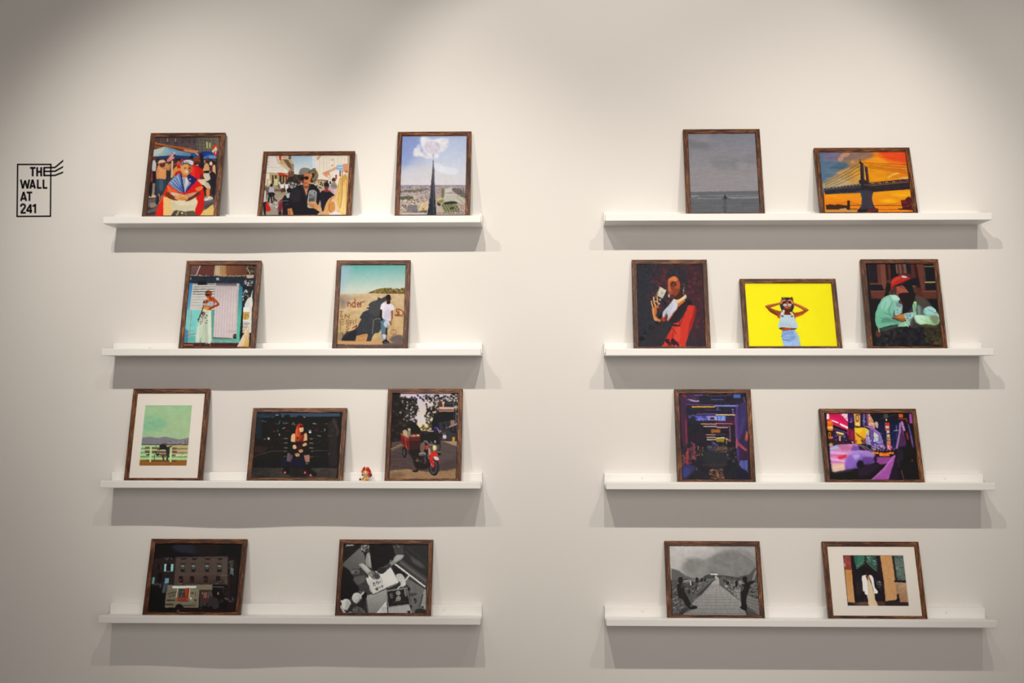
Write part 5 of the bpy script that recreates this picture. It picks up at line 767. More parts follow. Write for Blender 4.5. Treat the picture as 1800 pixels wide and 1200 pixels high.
def pic_neon(p):
    p.r(0, 0, 1079, 1200, (54, 48, 58)); p.p('200,480 780,480 800,1140 160,1140', (48, 46, 52)); p.tx('120,120 960,120 960,1140 120,1140', 7, 30, 30)
    p.p('120,130 330,130 360,230 200,250 180,360 125,330', (84, 52, 84), .8, 8); p.p('120,340 200,360 215,700 190,760 150,700', (96, 48, 76), .8, 8); p.p('780,250 910,180 930,560 930,900 800,880 790,600', (66, 50, 96), .8, 12); p.b('820,300 900,240 910,420 850,600 820,560', (70, 60, 120), .7, 8)
    p.b('140,125 180,130 190,165 160,160', (170, 50, 44), .9, 3); p.l('240,130 340,220', 7, (130, 70, 90), .8); p.b('210,190 260,190 300,205 340,200 330,215 260,212', (196, 170, 206)); p.l('195,195 300,200', 6, (120, 80, 190)); p.l('290,140 390,136', 8, (110, 120, 220)); p.l('410,140 460,142', 5, (130, 110, 180)); p.l('480,152 740,138', 4, (110, 100, 160)); p.l('490,190 630,192', 7, (90, 110, 200)); p.r(750, 125, 830, 172, (74, 104, 190)); p.l('872,165 880,215', 8, (90, 110, 190)); p.l('820,262 920,210', 7, (110, 84, 70), .7)
    for x in (540, 600, 650): p.l([(x, 150), (x + 4, 245)], 4, (90, 74, 90), .7)
    p.l('190,250 520,255', 6, (120, 80, 170)); p.l('265,277 525,276', 16, (240, 170, 40)); p.l('525,266 800,268', 14, (110, 140, 230)); p.l('525,258 800,258', 6, (150, 110, 210)); p.l('410,312 600,316', 4, (110, 84, 150)); p.e(562, 298, 14, 22, (96, 84, 140), .8); p.l('320,362 550,362', 9, (120, 80, 200)); p.l('545,370 765,372', 13, (250, 200, 130))
    # neon sign strip
    p.p('300,380 660,378 656,440 305,440', (70, 66, 150)); p.sp('310,385 440,385 440,436 310,436', 30, (6, 13), [(96, 110, 220), (60, 60, 150), (140, 140, 230)], .9); p.r(442, 384, 554, 434, (156, 132, 200)); p.p('470,425 478,400 515,400 524,425', (50, 44, 64)); p.p('560,385 655,385 650,438 565,438', (110, 150, 230)); p.sp('560,385 655,385 650,438 565,438', 16, (5, 10), [(170, 200, 240), (80, 96, 200)], .9); p.sp('220,375 300,375 300,405 225,405', 18, (4, 9), [(110, 120, 220), (70, 60, 140)], .9); p.p('660,390 730,400 720,430 665,436', (74, 44, 84)); p.e(740, 310, 12, 12, (150, 90, 190)); p.e(744, 345, 14, 18, (120, 80, 180), .8); p.l('540,400 550,440', 5, (230, 230, 250))
    # receding lights
    p.p('540,440 780,440 780,490 540,488', (92, 44, 66)); p.l('370,478 548,480', 11, (240, 160, 80)); p.l('548,474 730,476', 9, (220, 110, 140)); p.l('400,508 550,508', 11, (230, 190, 160)); p.l('410,504 548,502', 6, (150, 90, 200)); p.l('552,520 680,522', 8, (250, 190, 150)); p.l('550,508 710,506', 5, (170, 100, 200)); p.p('480,536 598,536 600,586 482,586', (110, 44, 50)); p.r(490, 546, 590, 580, (230, 140, 40)); 
    for k in range(3): p.txt(GL['X'], 494 + k * 32, 550, 26, 26, (80, 40, 30), 5)
    p.l('425,606 535,607', 9, (240, 150, 110)); p.l('540,606 660,602', 5, (120, 70, 130)); p.l('435,636 540,637', 9, (230, 200, 180)); p.l('440,664 545,662', 10, (250, 200, 120)); p.l('440,650 450,668', 6, (230, 200, 180)); p.p('545,656 640,650 640,692 548,690', (176, 140, 30), .95, 3); p.l('548,648 640,640', 13, (240, 230, 160)); p.l('668,640 668,710', 7, (220, 170, 90)); p.l('640,652 690,668', 6, (240, 190, 120)); p.l('668,650 690,670', 9, (230, 170, 90)); p.e(704, 676, 14, 16, (190, 60, 110), .9, 3); p.l('705,510 712,680', 12, (180, 80, 120), .9, 2); p.p('200,600 430,600 430,690 200,690', (62, 42, 56), .6, 10)
    # uprights
    p.l('190,440 192,560 200,700', 14, (176, 56, 66), .9, 3); p.l('770,380 790,740', 16, (150, 70, 150), .9, 4); p.l('785,250 800,640', 22, (100, 64, 150), .8, 6); p.l('790,660 786,760', 18, (226, 90, 90), .9, 4); p.l('800,780 805,900', 24, (96, 60, 160), .8, 6); p.l('870,420 800,720', 14, (90, 70, 150), .7, 5); p.l('810,705 900,785', 22, (200, 60, 60), .95, 4); p.l('800,720 905,800', 10, (230, 110, 100), .8, 3); p.b('890,620 915,560 920,650 900,680 885,660', (206, 80, 50), .95, 3); p.l('900,570 905,640', 10, (240, 120, 60), .8, 3)
    p.l('505,695 560,730', 11, (130, 130, 230), .9, 2); p.p('495,705 570,720 570,740 500,738', (70, 60, 140), .7, 4)
    # crowds and goods
    p.b('440,740 520,740 540,790 460,800', (70, 60, 100), .9, 5); p.b('540,760 600,740 670,750 680,800 600,820 540,800', (110, 84, 64), .9, 5); p.sp('445,740 680,740 680,820 450,810', 50, (5, 11), [(126, 96, 74), (74, 62, 90), (50, 46, 54), (150, 110, 80)], .8)
    p.sp('150,840 250,760 290,700 310,900 250,960 150,980', 110, (6, 16), [(206, 66, 60), (150, 50, 70), (96, 44, 80), (70, 44, 84), (226, 100, 80)], .8, .6, 0, 40, 2); p.l('212,770 205,940', 18, (226, 70, 60), .8, 5); p.l('170,860 165,940', 18, (176, 60, 76), .8, 5); p.sp('230,700 300,690 300,850 240,860', 40, (5, 11), [(176, 80, 90), (110, 60, 90), (70, 50, 70)], .8); p.sp('310,740 400,750 400,860 310,860', 50, (5, 12), [(150, 96, 60), (96, 66, 56), (60, 48, 54), (190, 120, 70)], .9, .6, 0, 40); p.l('285,730 290,900', 10, (190, 80, 60), .8, 3); p.b('150,980 240,960 300,1000 250,1060 165,1130', (66, 56, 110), .9, 8); p.b('160,1010 220,1000 230,1060 165,1110', (60, 70, 150), .7, 6); p.e(313, 1010, 8, 18, (84, 100, 130), .8, 2)
    p.sp('640,760 780,760 780,940 650,920', 60, (6, 12), [(84, 72, 66), (56, 52, 56), (110, 96, 80), (44, 42, 48)], .9); p.p('820,910 915,905 915,1070 905,1030 850,1000 815,960', (86, 92, 170)); p.l('870,910 880,1020', 6, (56, 56, 110)); p.p('800,1000 920,1050 940,1140 780,1140', (44, 40, 60)); p.p('830,780 920,800 930,900 800,890', (70, 44, 66), .8, 8)
    p.b('420,800 640,820 660,960 600,1000 440,980 400,900', (56, 55, 58), .9, 10); p.l('370,960 680,960', 14, (96, 60, 60), .5, 6); p.sp('470,1010 620,1010 640,1130 480,1130', 60, (3, 8), [(160, 96, 60), (110, 66, 50), (200, 130, 80)], .8, 3, 0, 30); p.l('562,1050 570,1110', 9, (240, 160, 80), .9, 3); p.l('500,1085 640,1085', 6, (170, 100, 60), .8, 2)

def pic_taxi(p):
    p.r(0, 0, 1700, 1200, (32, 28, 36))
    p.p('860,150 1230,150 1240,680 960,660 900,300', (34, 38, 66)); p.p('860,150 1230,150 1225,300 900,290', (34, 34, 40), .8, 14); p.l('960,240 1180,170', 8, (80, 90, 84), .7, 3); p.e(1042, 190, 34, 40, (84, 84, 60), .9, 3); p.e(1048, 250, 12, 14, (230, 226, 206))
    # left facades
    p.p('175,150 500,150 500,480 290,330 180,300', (206, 20, 84)); p.p('180,150 245,150 215,240 180,240', (236, 220, 216)); p.p('210,150 330,150 300,235 220,230', (200, 24, 80)); p.p('360,150 480,150 490,280 440,230', (236, 190, 200)); p.sp('365,150 490,150 490,270 440,220', 18, (6, 14), [(222, 30, 80), (246, 232, 230)], .95); p.p('245,230 355,275 350,305 240,262', (246, 226, 236)); p.p('370,290 490,345 488,385 368,322', (246, 226, 236)); p.p('225,180 480,300 480,345 225,232', (226, 16, 90)); p.p('355,280 368,285 366,312 353,306', (206, 20, 80))
    p.b('190,330 195,250 215,235 240,270 250,235 272,300 262,350 200,360', (214, 60, 36)); p.l('196,340 205,270 225,320 240,250 262,330', 12, (246, 150, 30), .9, 0, True); p.b('192,340 268,340 262,405 198,400', (226, 120, 30)); p.b('200,352 262,352 258,375 205,375', (246, 196, 90)); p.p('270,320 480,400 480,430 290,370', (30, 26, 32)); p.p('275,370 480,430 490,600 230,590 210,530', (54, 36, 66)); p.l('290,380 480,440', 8, (140, 80, 170)); p.b('198,440 220,422 240,440 242,520 205,520', (90, 40, 30)); p.l('205,490 210,440 222,430 232,445 234,490', 7, (246, 170, 30), sm=True); p.b('205,500 262,490 264,520 212,524', (230, 100, 30)); p.p('318,418 432,446 430,474 318,444', (236, 206, 110)); p.sp('290,450 470,470 470,580 300,570', 46, (5, 12), [(90, 60, 120), (220, 170, 110), (30, 26, 34), (140, 100, 160)], .8, .6); p.r(362, 480, 384, 555, (226, 176, 120)); p.p('215,540 330,560 480,590 480,610 300,620 220,640', (60, 40, 40)); p.b('215,600 260,590 265,630 225,640', (206, 160, 110), .9, 3)
    p.p('485,155 580,155 584,400 490,400', (70, 36, 84)); p.b('495,300 580,280 590,370 500,380', (44, 24, 54)); p.sp('510,220 560,220 560,290 515,290', 14, (5, 9), [(170, 110, 190)], .9); p.p('488,370 590,400 600,600 500,600', (130, 24, 60)); p.l('545,420 550,580', 6, (206, 60, 90)); p.l('575,430 580,590', 7, (180, 60, 80)); p.b('500,540 590,545 590,590 500,590', (60, 34, 40)); p.sp('540,550 590,550 590,590 540,590', 8, (5, 9), [(230, 190, 110)])
    p.p('575,155 668,155 670,352 590,345', (226, 180, 90)); p.b('600,180 640,170 655,230 640,280 605,270', (140, 84, 44)); p.b('612,200 635,195 642,240 620,260', (222, 170, 90)); p.e(655, 175, 9, 12, (90, 50, 30)); p.b('610,290 650,295 650,340 600,335', (246, 206, 110)); p.p('672,155 785,155 790,330 680,340', (48, 38, 66)); p.l('722,320 722,180', 24, (110, 90, 160)); p.sp('705,165 745,165 745,320 705,320', 30, (5, 10), [(170, 150, 210), (70, 60, 120)], .9, .6); p.p('755,160 785,160 790,330 765,330', (130, 70, 110)); p.l('560,325 700,360 790,330', 11, (60, 40, 60))
    p.p('785,155 800,155 880,300 880,380 790,350', (206, 150, 110)); p.sp('790,190 880,310 880,380 795,340', 50, (6, 13), [(206, 60, 50), (236, 206, 180), (170, 90, 80), (240, 190, 130)], .9); p.p('700,335 830,340 960,440 1000,560 1000,600 900,440 800,370', (150, 110, 176)); p.b('880,290 920,280 930,360 900,360', (190, 160, 150)); p.sp('880,290 930,290 930,370 885,365', 12, (5, 9), [(230, 210, 190), (110, 80, 90)])
    p.g('585,362 740,362 800,400 795,480 745,520 745,600 600,600', (232, 176, 40), (240, 170, 30), (600, 400), (700, 580)); p.b('600,380 700,370 690,420 610,440', (240, 206, 40), .8, 5); p.p('740,370 800,420 798,490 750,500', (206, 206, 96)); p.l('610,445 680,500 745,530', 11, (120, 70, 44), 1, 0, True); p.l('620,470 700,530 745,560', 9, (150, 84, 40), 1, 0, True); p.b('680,540 745,540 745,600 700,600', (110, 76, 60)); p.p('600,540 625,540 625,600 602,600', (226, 90, 60))
    p.p('750,440 800,480 830,620 750,600', (170, 140, 196)); p.p('800,380 870,400 850,600 820,600', (110, 76, 150)); p.p('865,420 930,470 930,560 865,570', (206, 206, 196)); p.p('930,480 1000,540 1010,640 930,640', (130, 110, 170)); p.p('825,560 930,570 930,650 830,640', (60, 70, 150)); p.sp('750,420 1000,540 1010,700 760,620', 110, (5, 13), [(214, 190, 226), (110, 84, 160), (70, 64, 130), (236, 226, 240), (150, 110, 190), (96, 70, 110)], .85, .6, 0, 40); p.sp('830,600 1180,640 1180,700 830,700', 110, (5, 12), [(226, 176, 216), (246, 226, 240), (150, 96, 170), (90, 60, 110), (226, 120, 150)], .9)
    # centre tower
    p.p('1030,290 1090,290 1095,410 1035,410', (190, 150, 120)); p.b('1035,295 1085,295 1085,335 1040,335', (214, 60, 44)); p.e(1062, 312, 16, 18, (226, 40, 36)); p.r(1042, 340, 1082, 366, (222, 200, 170)); p.b('1035,380 1095,380 1095,402 1040,402', (200, 60, 50)); p.r(1052, 410, 1092, 442, (190, 206, 216)); p.r(1050, 458, 1102, 506, (222, 130, 90)); p.e(1078, 482, 14, 14, (240, 190, 130)); p.r(1060, 510, 1108, 545, (206, 176, 120)); p.l('1066,524 1100,526', 9, (60, 50, 50)); p.r(1060, 552, 1112, 608, (226, 130, 60)); p.e(1092, 575, 14, 16, (240, 120, 30)); p.r(1062, 612, 1115, 680, (226, 96, 130)); p.l('1075,620 1090,670', 8, (246, 226, 230)); p.l('1050,440 1060,660', 5, (110, 110, 150))
    p.l('1195,330 1200,560 1190,640', 9, (150, 170, 200), .8, 2); p.l('1160,408 1230,400', 9, (206, 220, 232), .9, 2); p.l('1155,525 1180,524', 6, (190, 200, 226), .8); p.sp('960,400 1040,400 1050,640 1000,640', 16, (3, 6), [(110, 120, 160)], .8); p.p('1115,420 1230,420 1210,660 1130,650', (34, 40, 74), .8, 5); p.sp('1120,420 1220,430 1200,650 1130,650', 20, (3, 6), [(90, 100, 150), (60, 70, 120)], .8)
    # right blur
    p.p('1225,160 1290,160 1290,215 1230,215', (206, 80, 30)); p.b('1235,165 1280,165 1285,210 1240,210', (220, 100, 36), .9, 3); p.l('1235,240 1330,232 1355,275', 13, (206, 80, 44), .9, 2, True); p.p('1380,155 1435,155 1440,300 1390,300', (160, 80, 160)); p.p('1360,320 1460,320 1520,700 1540,1140 1200,1140 1190,760 1230,640', (30, 24, 32)); p.p('1240,300 1290,270 1310,400 1290,500 1340,640 1230,640 1200,700 1215,560', (96, 54, 100), .8, 8); p.l('1250,300 1245,420 1200,660', 20, (214, 150, 214), .9, 4); p.l('1275,280 1310,400', 26, (226, 150, 220), .9, 5); p.l('1290,420 1330,600', 14, (150, 80, 130), .7, 5); p.l('1345,440 1365,530', 20, (206, 60, 70), .9, 5); p.l('1375,340 1410,480 1440,640', 17, (110, 100, 196), .9, 5); p.l('1405,480 1430,590', 14, (206, 90, 170), .7, 5); p.l('1370,310 1380,340', 14, (170, 60, 110), .8, 3); p.l('1240,640 1300,520', 30, (84, 44, 84), .6, 9); p.e(1425, 840, 14, 18, (150, 60, 90), .8, 4); p.b('1190,700 1290,680 1300,820 1220,860', (54, 44, 54), .8, 10); p.l('1215,830 1235,940', 16, (110, 60, 96), .7, 5); p.l('1270,990 1310,1140', 9, (190, 100, 150), .8, 2); p.sp('1320,820 1480,820 1500,1080 1340,1080', 16, (10, 20), [(44, 36, 48)], .6, soft=5)
    # road
    p.p('860,800 1190,740 1200,760 1170,820 1080,900 960,1010 820,1140 400,1140 500,900', (34, 30, 36)); p.p('905,790 1110,790 1190,760 1100,880 960,900 900,860', (150, 70, 140)); p.tx('905,790 1190,760 1100,880 900,880', 14, 40, 10); p.p('1165,760 1185,775 1150,900 1075,1140 825,1140 990,980', (166, 80, 160)); p.l('1170,770 1000,970 830,1130', 14, (222, 130, 200), .9, 2); p.l('880,1090 940,1120 1080,1110', 7, (110, 50, 110), .6); p.tx('1165,760 1185,775 1150,900 1075,1140 825,1140 990,980', 10, 30, 30); p.p('1150,900 1190,780 1230,1140 1080,1140', (46, 32, 48)); p.b('900,890 960,900 880,1000 760,1060 640,1080 620,960 800,900', (54, 40, 54), .8, 12)
    for x, y, s in ((890, 725, .8), (1015, 745, 1.25), (1118, 728, .7)):
        p.b([(x - 55 * s, y), (x - 40 * s, y - 18 * s), (x + 35 * s, y - 18 * s), (x + 60 * s, y), (x + 55 * s, y + 26 * s), (x - 45 * s, y + 26 * s)], (232, 120, 30)); p.b([(x - 28 * s, y - 14 * s), (x - 16 * s, y - 34 * s), (x + 24 * s, y - 34 * s), (x + 36 * s, y - 14 * s)], (60, 40, 50)); p.l([(x - 40 * s, y + 30 * s), (x + 50 * s, y + 32 * s)], 8 * s, (36, 24, 30)); p.e(x - 30 * s, y + 10 * s, 9 * s, 6 * s, (246, 200, 130)); p.e(x + 40 * s, y + 12 * s, 8 * s, 5 * s, (246, 200, 130))
    # blurred car
    p.g('228,640 330,612 560,600 700,640 780,690 870,740 905,780 905,850 860,880 700,900 640,960 430,1000 300,1030 258,1010 232,800', (190, 150, 216), (110, 66, 150), (500, 680), (560, 980), soft=5)
    p.p('228,650 360,612 620,600 560,690 420,720 230,700', (206, 130, 170), .9, 5); p.p('228,660 330,625 400,650 300,680 232,690', (150, 190, 216), .9, 4); 
    for q in ('360,615 480,690', '400,612 520,680', '450,610 540,660', '330,620 430,690'): p.l(q, 9, (170, 50, 84), .8, 3)
    p.p('560,620 700,640 690,690 600,700 530,700', (120, 74, 160), .9, 5); p.p('640,625 740,650 790,700 660,690', (52, 34, 56), .95, 3); p.l('600,602 760,650 860,740', 9, (226, 196, 206), .8, 3, True); p.l('690,640 770,690', 9, (206, 160, 130), .8, 3)
    p.p('232,700 560,720 480,840 440,900 245,900', (226, 140, 190), .9, 10); p.l('235,720 480,745', 16, (240, 190, 226), .8, 4); p.l('240,770 460,770', 18, (206, 80, 130), .8, 5); p.p('330,790 470,750 470,800 370,830', (222, 40, 50), .9, 7); p.l('245,820 440,850', 18, (246, 206, 226), .8, 5); p.l('250,860 440,880', 12, (190, 100, 170), .8, 5); p.p('250,890 440,880 450,960 440,985 300,1022 262,990', (232, 190, 160), .95, 8); p.l('260,950 440,920', 16, (240, 206, 160), .8, 5); p.p('480,760 700,740 780,800 700,860 640,880 560,960 450,960 450,860', (140, 100, 186), .9, 12); p.b('560,760 660,750 660,790 600,830 570,800', (190, 166, 226), .8, 9); p.l('700,760 850,760', 16, (176, 130, 206), .8, 5); p.b('700,800 860,800 860,870 740,900', (96, 60, 130), .8, 9)
    p.e(668, 895, 52, 62, (34, 27, 38), .95, 5, 15); p.e(888, 815, 24, 50, (40, 30, 46), .95, 4); p.p('262,1015 440,985 640,950 640,1140 260,1140', (34, 32, 32), .95, 6); p.l('300,1024 560,985', 6, (150, 110, 150), .6, 2)
    p.l('820,160 890,158', 5, (150, 140, 130), .8)

def pic_street(p):
    p.r(0, 0, 1640, 1200, (24, 20, 20)); p.p('280,150 1450,150 1440,340 270,360', (26, 22, 24)); p.b('520,180 820,180 840,300 720,290 560,260', (44, 42, 50), .9, 14); p.b('820,150 1160,150 1150,320 840,330', (38, 30, 28), .8, 20)
    p.p('550,345 1280,335 1280,730 520,730', (78, 62, 52)); p.tx('550,345 1280,335 1280,730 520,730', 12, 14, 6); p.g('600,580 1240,580 1240,730 600,730', (84, 66, 56), (58, 42, 38), (700, 580), (700, 730), a=.7); p.p('250,365 550,355 530,730 215,760', (44, 34, 33)); p.tx('250,365 550,355 530,730 215,760', 9, 14, 6); p.l('555,350 525,735', 7, (58, 48, 44)); p.p('1280,340 1420,350 1390,1130 1270,1130', (36, 28, 28)); p.l('560,348 1280,335', 12, (60, 50, 46)); p.sp('280,345 560,340 555,370 280,375', 16, (6, 12), [(96, 90, 88), (40, 34, 34)], .9, 2)
    for x in (665, 815, 1000, 1175): p.b([(x - 30, 355), (x + 32, 350), (x + 28, 378), (x - 26, 380)], (36, 28, 28)); p.l([(x - 24, 354), (x + 28, 352)], 5, (110, 102, 92))
    for x in (650, 800, 990, 1163):
        p.p([(x - 34, 430), (x + 34, 430), (x + 30, 445), (x - 32, 445)], (48, 38, 36)); p.r(x - 28, 445, x + 28, 550, (34, 28, 28)); p.r(x - 22, 452, x + 24, 486, (112, 122, 110)); p.r(x - 22, 494, x + 20, 516, (70, 76, 72)); p.l([(x, 450), (x, 520)], 3, (50, 46, 44))
    for x in (625, 780, 970, 1145): p.r(x - 28, 608, x + 28, 700, (38, 28, 28)); p.l([(x - 30, 604), (x + 28, 604)], 6, (80, 64, 56))
    p.l('600,590 1240,575', 5, (96, 78, 66), .8)
    for x, y, c in ((615, 665, (120, 34, 24)), (762, 678, (74, 30, 26)), (960, 657, (110, 34, 30))): p.e(x, y, 20, 10, c, .8, 4); p.l([(x - 20, y + 6), (x - 14, y + 30)], 7, c, .8); p.e(x + 2, y - 2, 5, 3, (180, 110, 96))
    p.l('600,714 640,716', 6, (120, 120, 110)); p.l('1110,716 1150,714', 6, (110, 120, 110)); p.l('1130,684 1180,688', 6, (130, 120, 100))
    # lit windows left
    p.p('395,440 424,440 416,540 388,540', (140, 190, 180)); p.p('488,440 522,440 512,540 480,540', (130, 184, 176)); p.p('426,440 486,440 480,536 420,536', (34, 28, 30)); p.l('388,543 512,545', 6, (120, 130, 124)); p.r(290, 440, 345, 530, (34, 26, 26)); p.l('345,460 340,520', 5, (74, 68, 66)); p.p('228,625 262,625 248,722 216,722', (84, 140, 140)); p.p('405,638 462,638 450,708 396,708', (90, 150, 160)); p.l('255,722 310,722', 6, (120, 116, 110)); p.p('385,710 448,710 410,845 355,845', (60, 64, 70)); p.l('395,740 375,830', 20, (84, 88, 92), .8, 3); p.sp('320,700 360,700 350,780 325,780', 16, (5, 10), [(84, 88, 92), (44, 40, 44)], .9); p.b('310,570 360,570 360,680 300,690', (28, 22, 24), .9, 5)
    # fire escape right
    for k in range(6): p.l([(1210 + k * 14, 360), (1215 + k * 10, 590)], 4, (90, 80, 72), .7)
    p.l('1180,598 1290,600', 5, (140, 126, 110), .8); p.l('1190,600 1280,740', 5, (110, 96, 84), .7); p.l('1230,620 1300,690', 5, (96, 84, 76), .7); p.l('1075,760 1230,762', 10, (96, 88, 78)); p.l('1300,590 1290,900', 6, (70, 50, 40)); p.sp('1310,400 1370,400 1365,500 1310,500', 20, (5, 9), [(60, 60, 52), (84, 80, 66)], .9, 3, 0, 10); p.sp('1305,505 1362,505 1355,590 1320,580', 26, (5, 10), [(130, 150, 140), (80, 96, 90)], .95); p.p('1100,770 1280,770 1270,900 1080,900', (30, 22, 24)); p.sp('1190,780 1280,780 1280,960 1190,960', 26, (5, 12), [(60, 54, 56), (44, 40, 46)], .9); p.e(1146, 853, 8, 16, (240, 180, 160)); p.e(1146, 853, 16, 24, (130, 50, 30), .5, 4)
    # truck
    p.p('440,735 1065,728 1065,800 880,800 870,1050 400,1050 410,900', (112, 102, 80)); p.tx('440,735 1065,728 1065,800 880,800 870,1050 400,1050', 9, 30, 30); p.p('505,750 840,748 838,775 515,780', (176, 206, 176)); p.l('508,765 838,762', 12, (206, 226, 196)); p.sp('900,745 1050,745 1050,775 900,775', 26, (4, 8), [(80, 72, 58), (130, 118, 96)], .9)
    p.l('440,860 560,830', 11, (70, 60, 46)); p.sp('440,845 560,820 560,850 440,875', 26, (4, 8), [(60, 50, 40), (90, 80, 62)], 1); p.l('460,900 550,872', 11, (70, 60, 46)); p.sp('460,885 550,860 550,885 460,905', 20, (4, 8), [(60, 50, 40), (90, 80, 62)], 1); p.l('435,948 535,948', 20, (54, 46, 36)); p.l('420,1008 510,1008', 24, (60, 52, 40)); p.r(645, 1010, 830, 1032, (84, 76, 56))
    p.l('582,785 558,910', 8, (206, 206, 170)); p.l('752,785 740,912', 8, (196, 196, 160)); p.r(590, 790, 680, 905, (58, 50, 46)); p.sp('595,800 665,800 655,895 595,895', 40, (4, 9), [(130, 124, 106), (84, 76, 68), (44, 38, 36)], .9); p.p('688,780 748,780 730,905 676,905', (146, 44, 22)); p.l('705,790 700,880', 10, (190, 64, 30), .8, 2); p.p('580,905 735,905 730,968 560,965', (130, 52, 36)); p.sp('585,910 730,910 725,965 570,960', 20, (5, 10), [(170, 90, 60), (90, 34, 28)], .8); p.p('755,790 870,790 860,975 745,975', (120, 110, 88)); p.e(785, 848, 22, 14, (84, 60, 44)); p.l('825,840 832,885', 11, (90, 60, 44)); p.r(810, 930, 850, 965, (84, 66, 50)); p.e(765, 920, 14, 16, (190, 176, 140)); p.l('880,800 865,1050', 6, (150, 140, 110))
    p.p('890,800 1060,800 1070,880 1040,960 890,1040', (62, 48, 44)); p.p('915,810 1000,810 990,965 910,965', (74, 40, 40)); p.p('945,838 995,838 990,915 940,915', (112, 82, 64)); p.e(928, 850, 7, 10, (176, 160, 150)); p.l('1020,830 1010,910', 6, (130, 116, 96)); p.l('1040,820 1060,910', 5, (130, 110, 90)); p.b('1040,900 1130,920 1160,980 1140,1060 1010,1070 1000,980', (52, 42, 44)); p.b('560,1010 640,1010 670,1090 620,1130 550,1100', (34, 24, 24)); p.e(600, 1085, 44, 50, (34, 26, 26)); p.e(588, 1100, 20, 22, (70, 60, 56)); p.e(1040, 1080, 40, 50, (28, 22, 24)); p.sp('880,990 980,990 960,1090 880,1080', 30, (5, 11), [(80, 76, 76), (50, 44, 46)], .9)
    p.p('150,1055 560,1050 560,1140 145,1140', (26, 26, 24)); p.p('640,1060 1380,1080 1360,1140 640,1140', (38, 26, 24)); p.sp('1180,920 1370,920 1370,980 1180,980', 18, (5, 10), [(66, 62, 58), (90, 84, 78)], .8, 2.5)

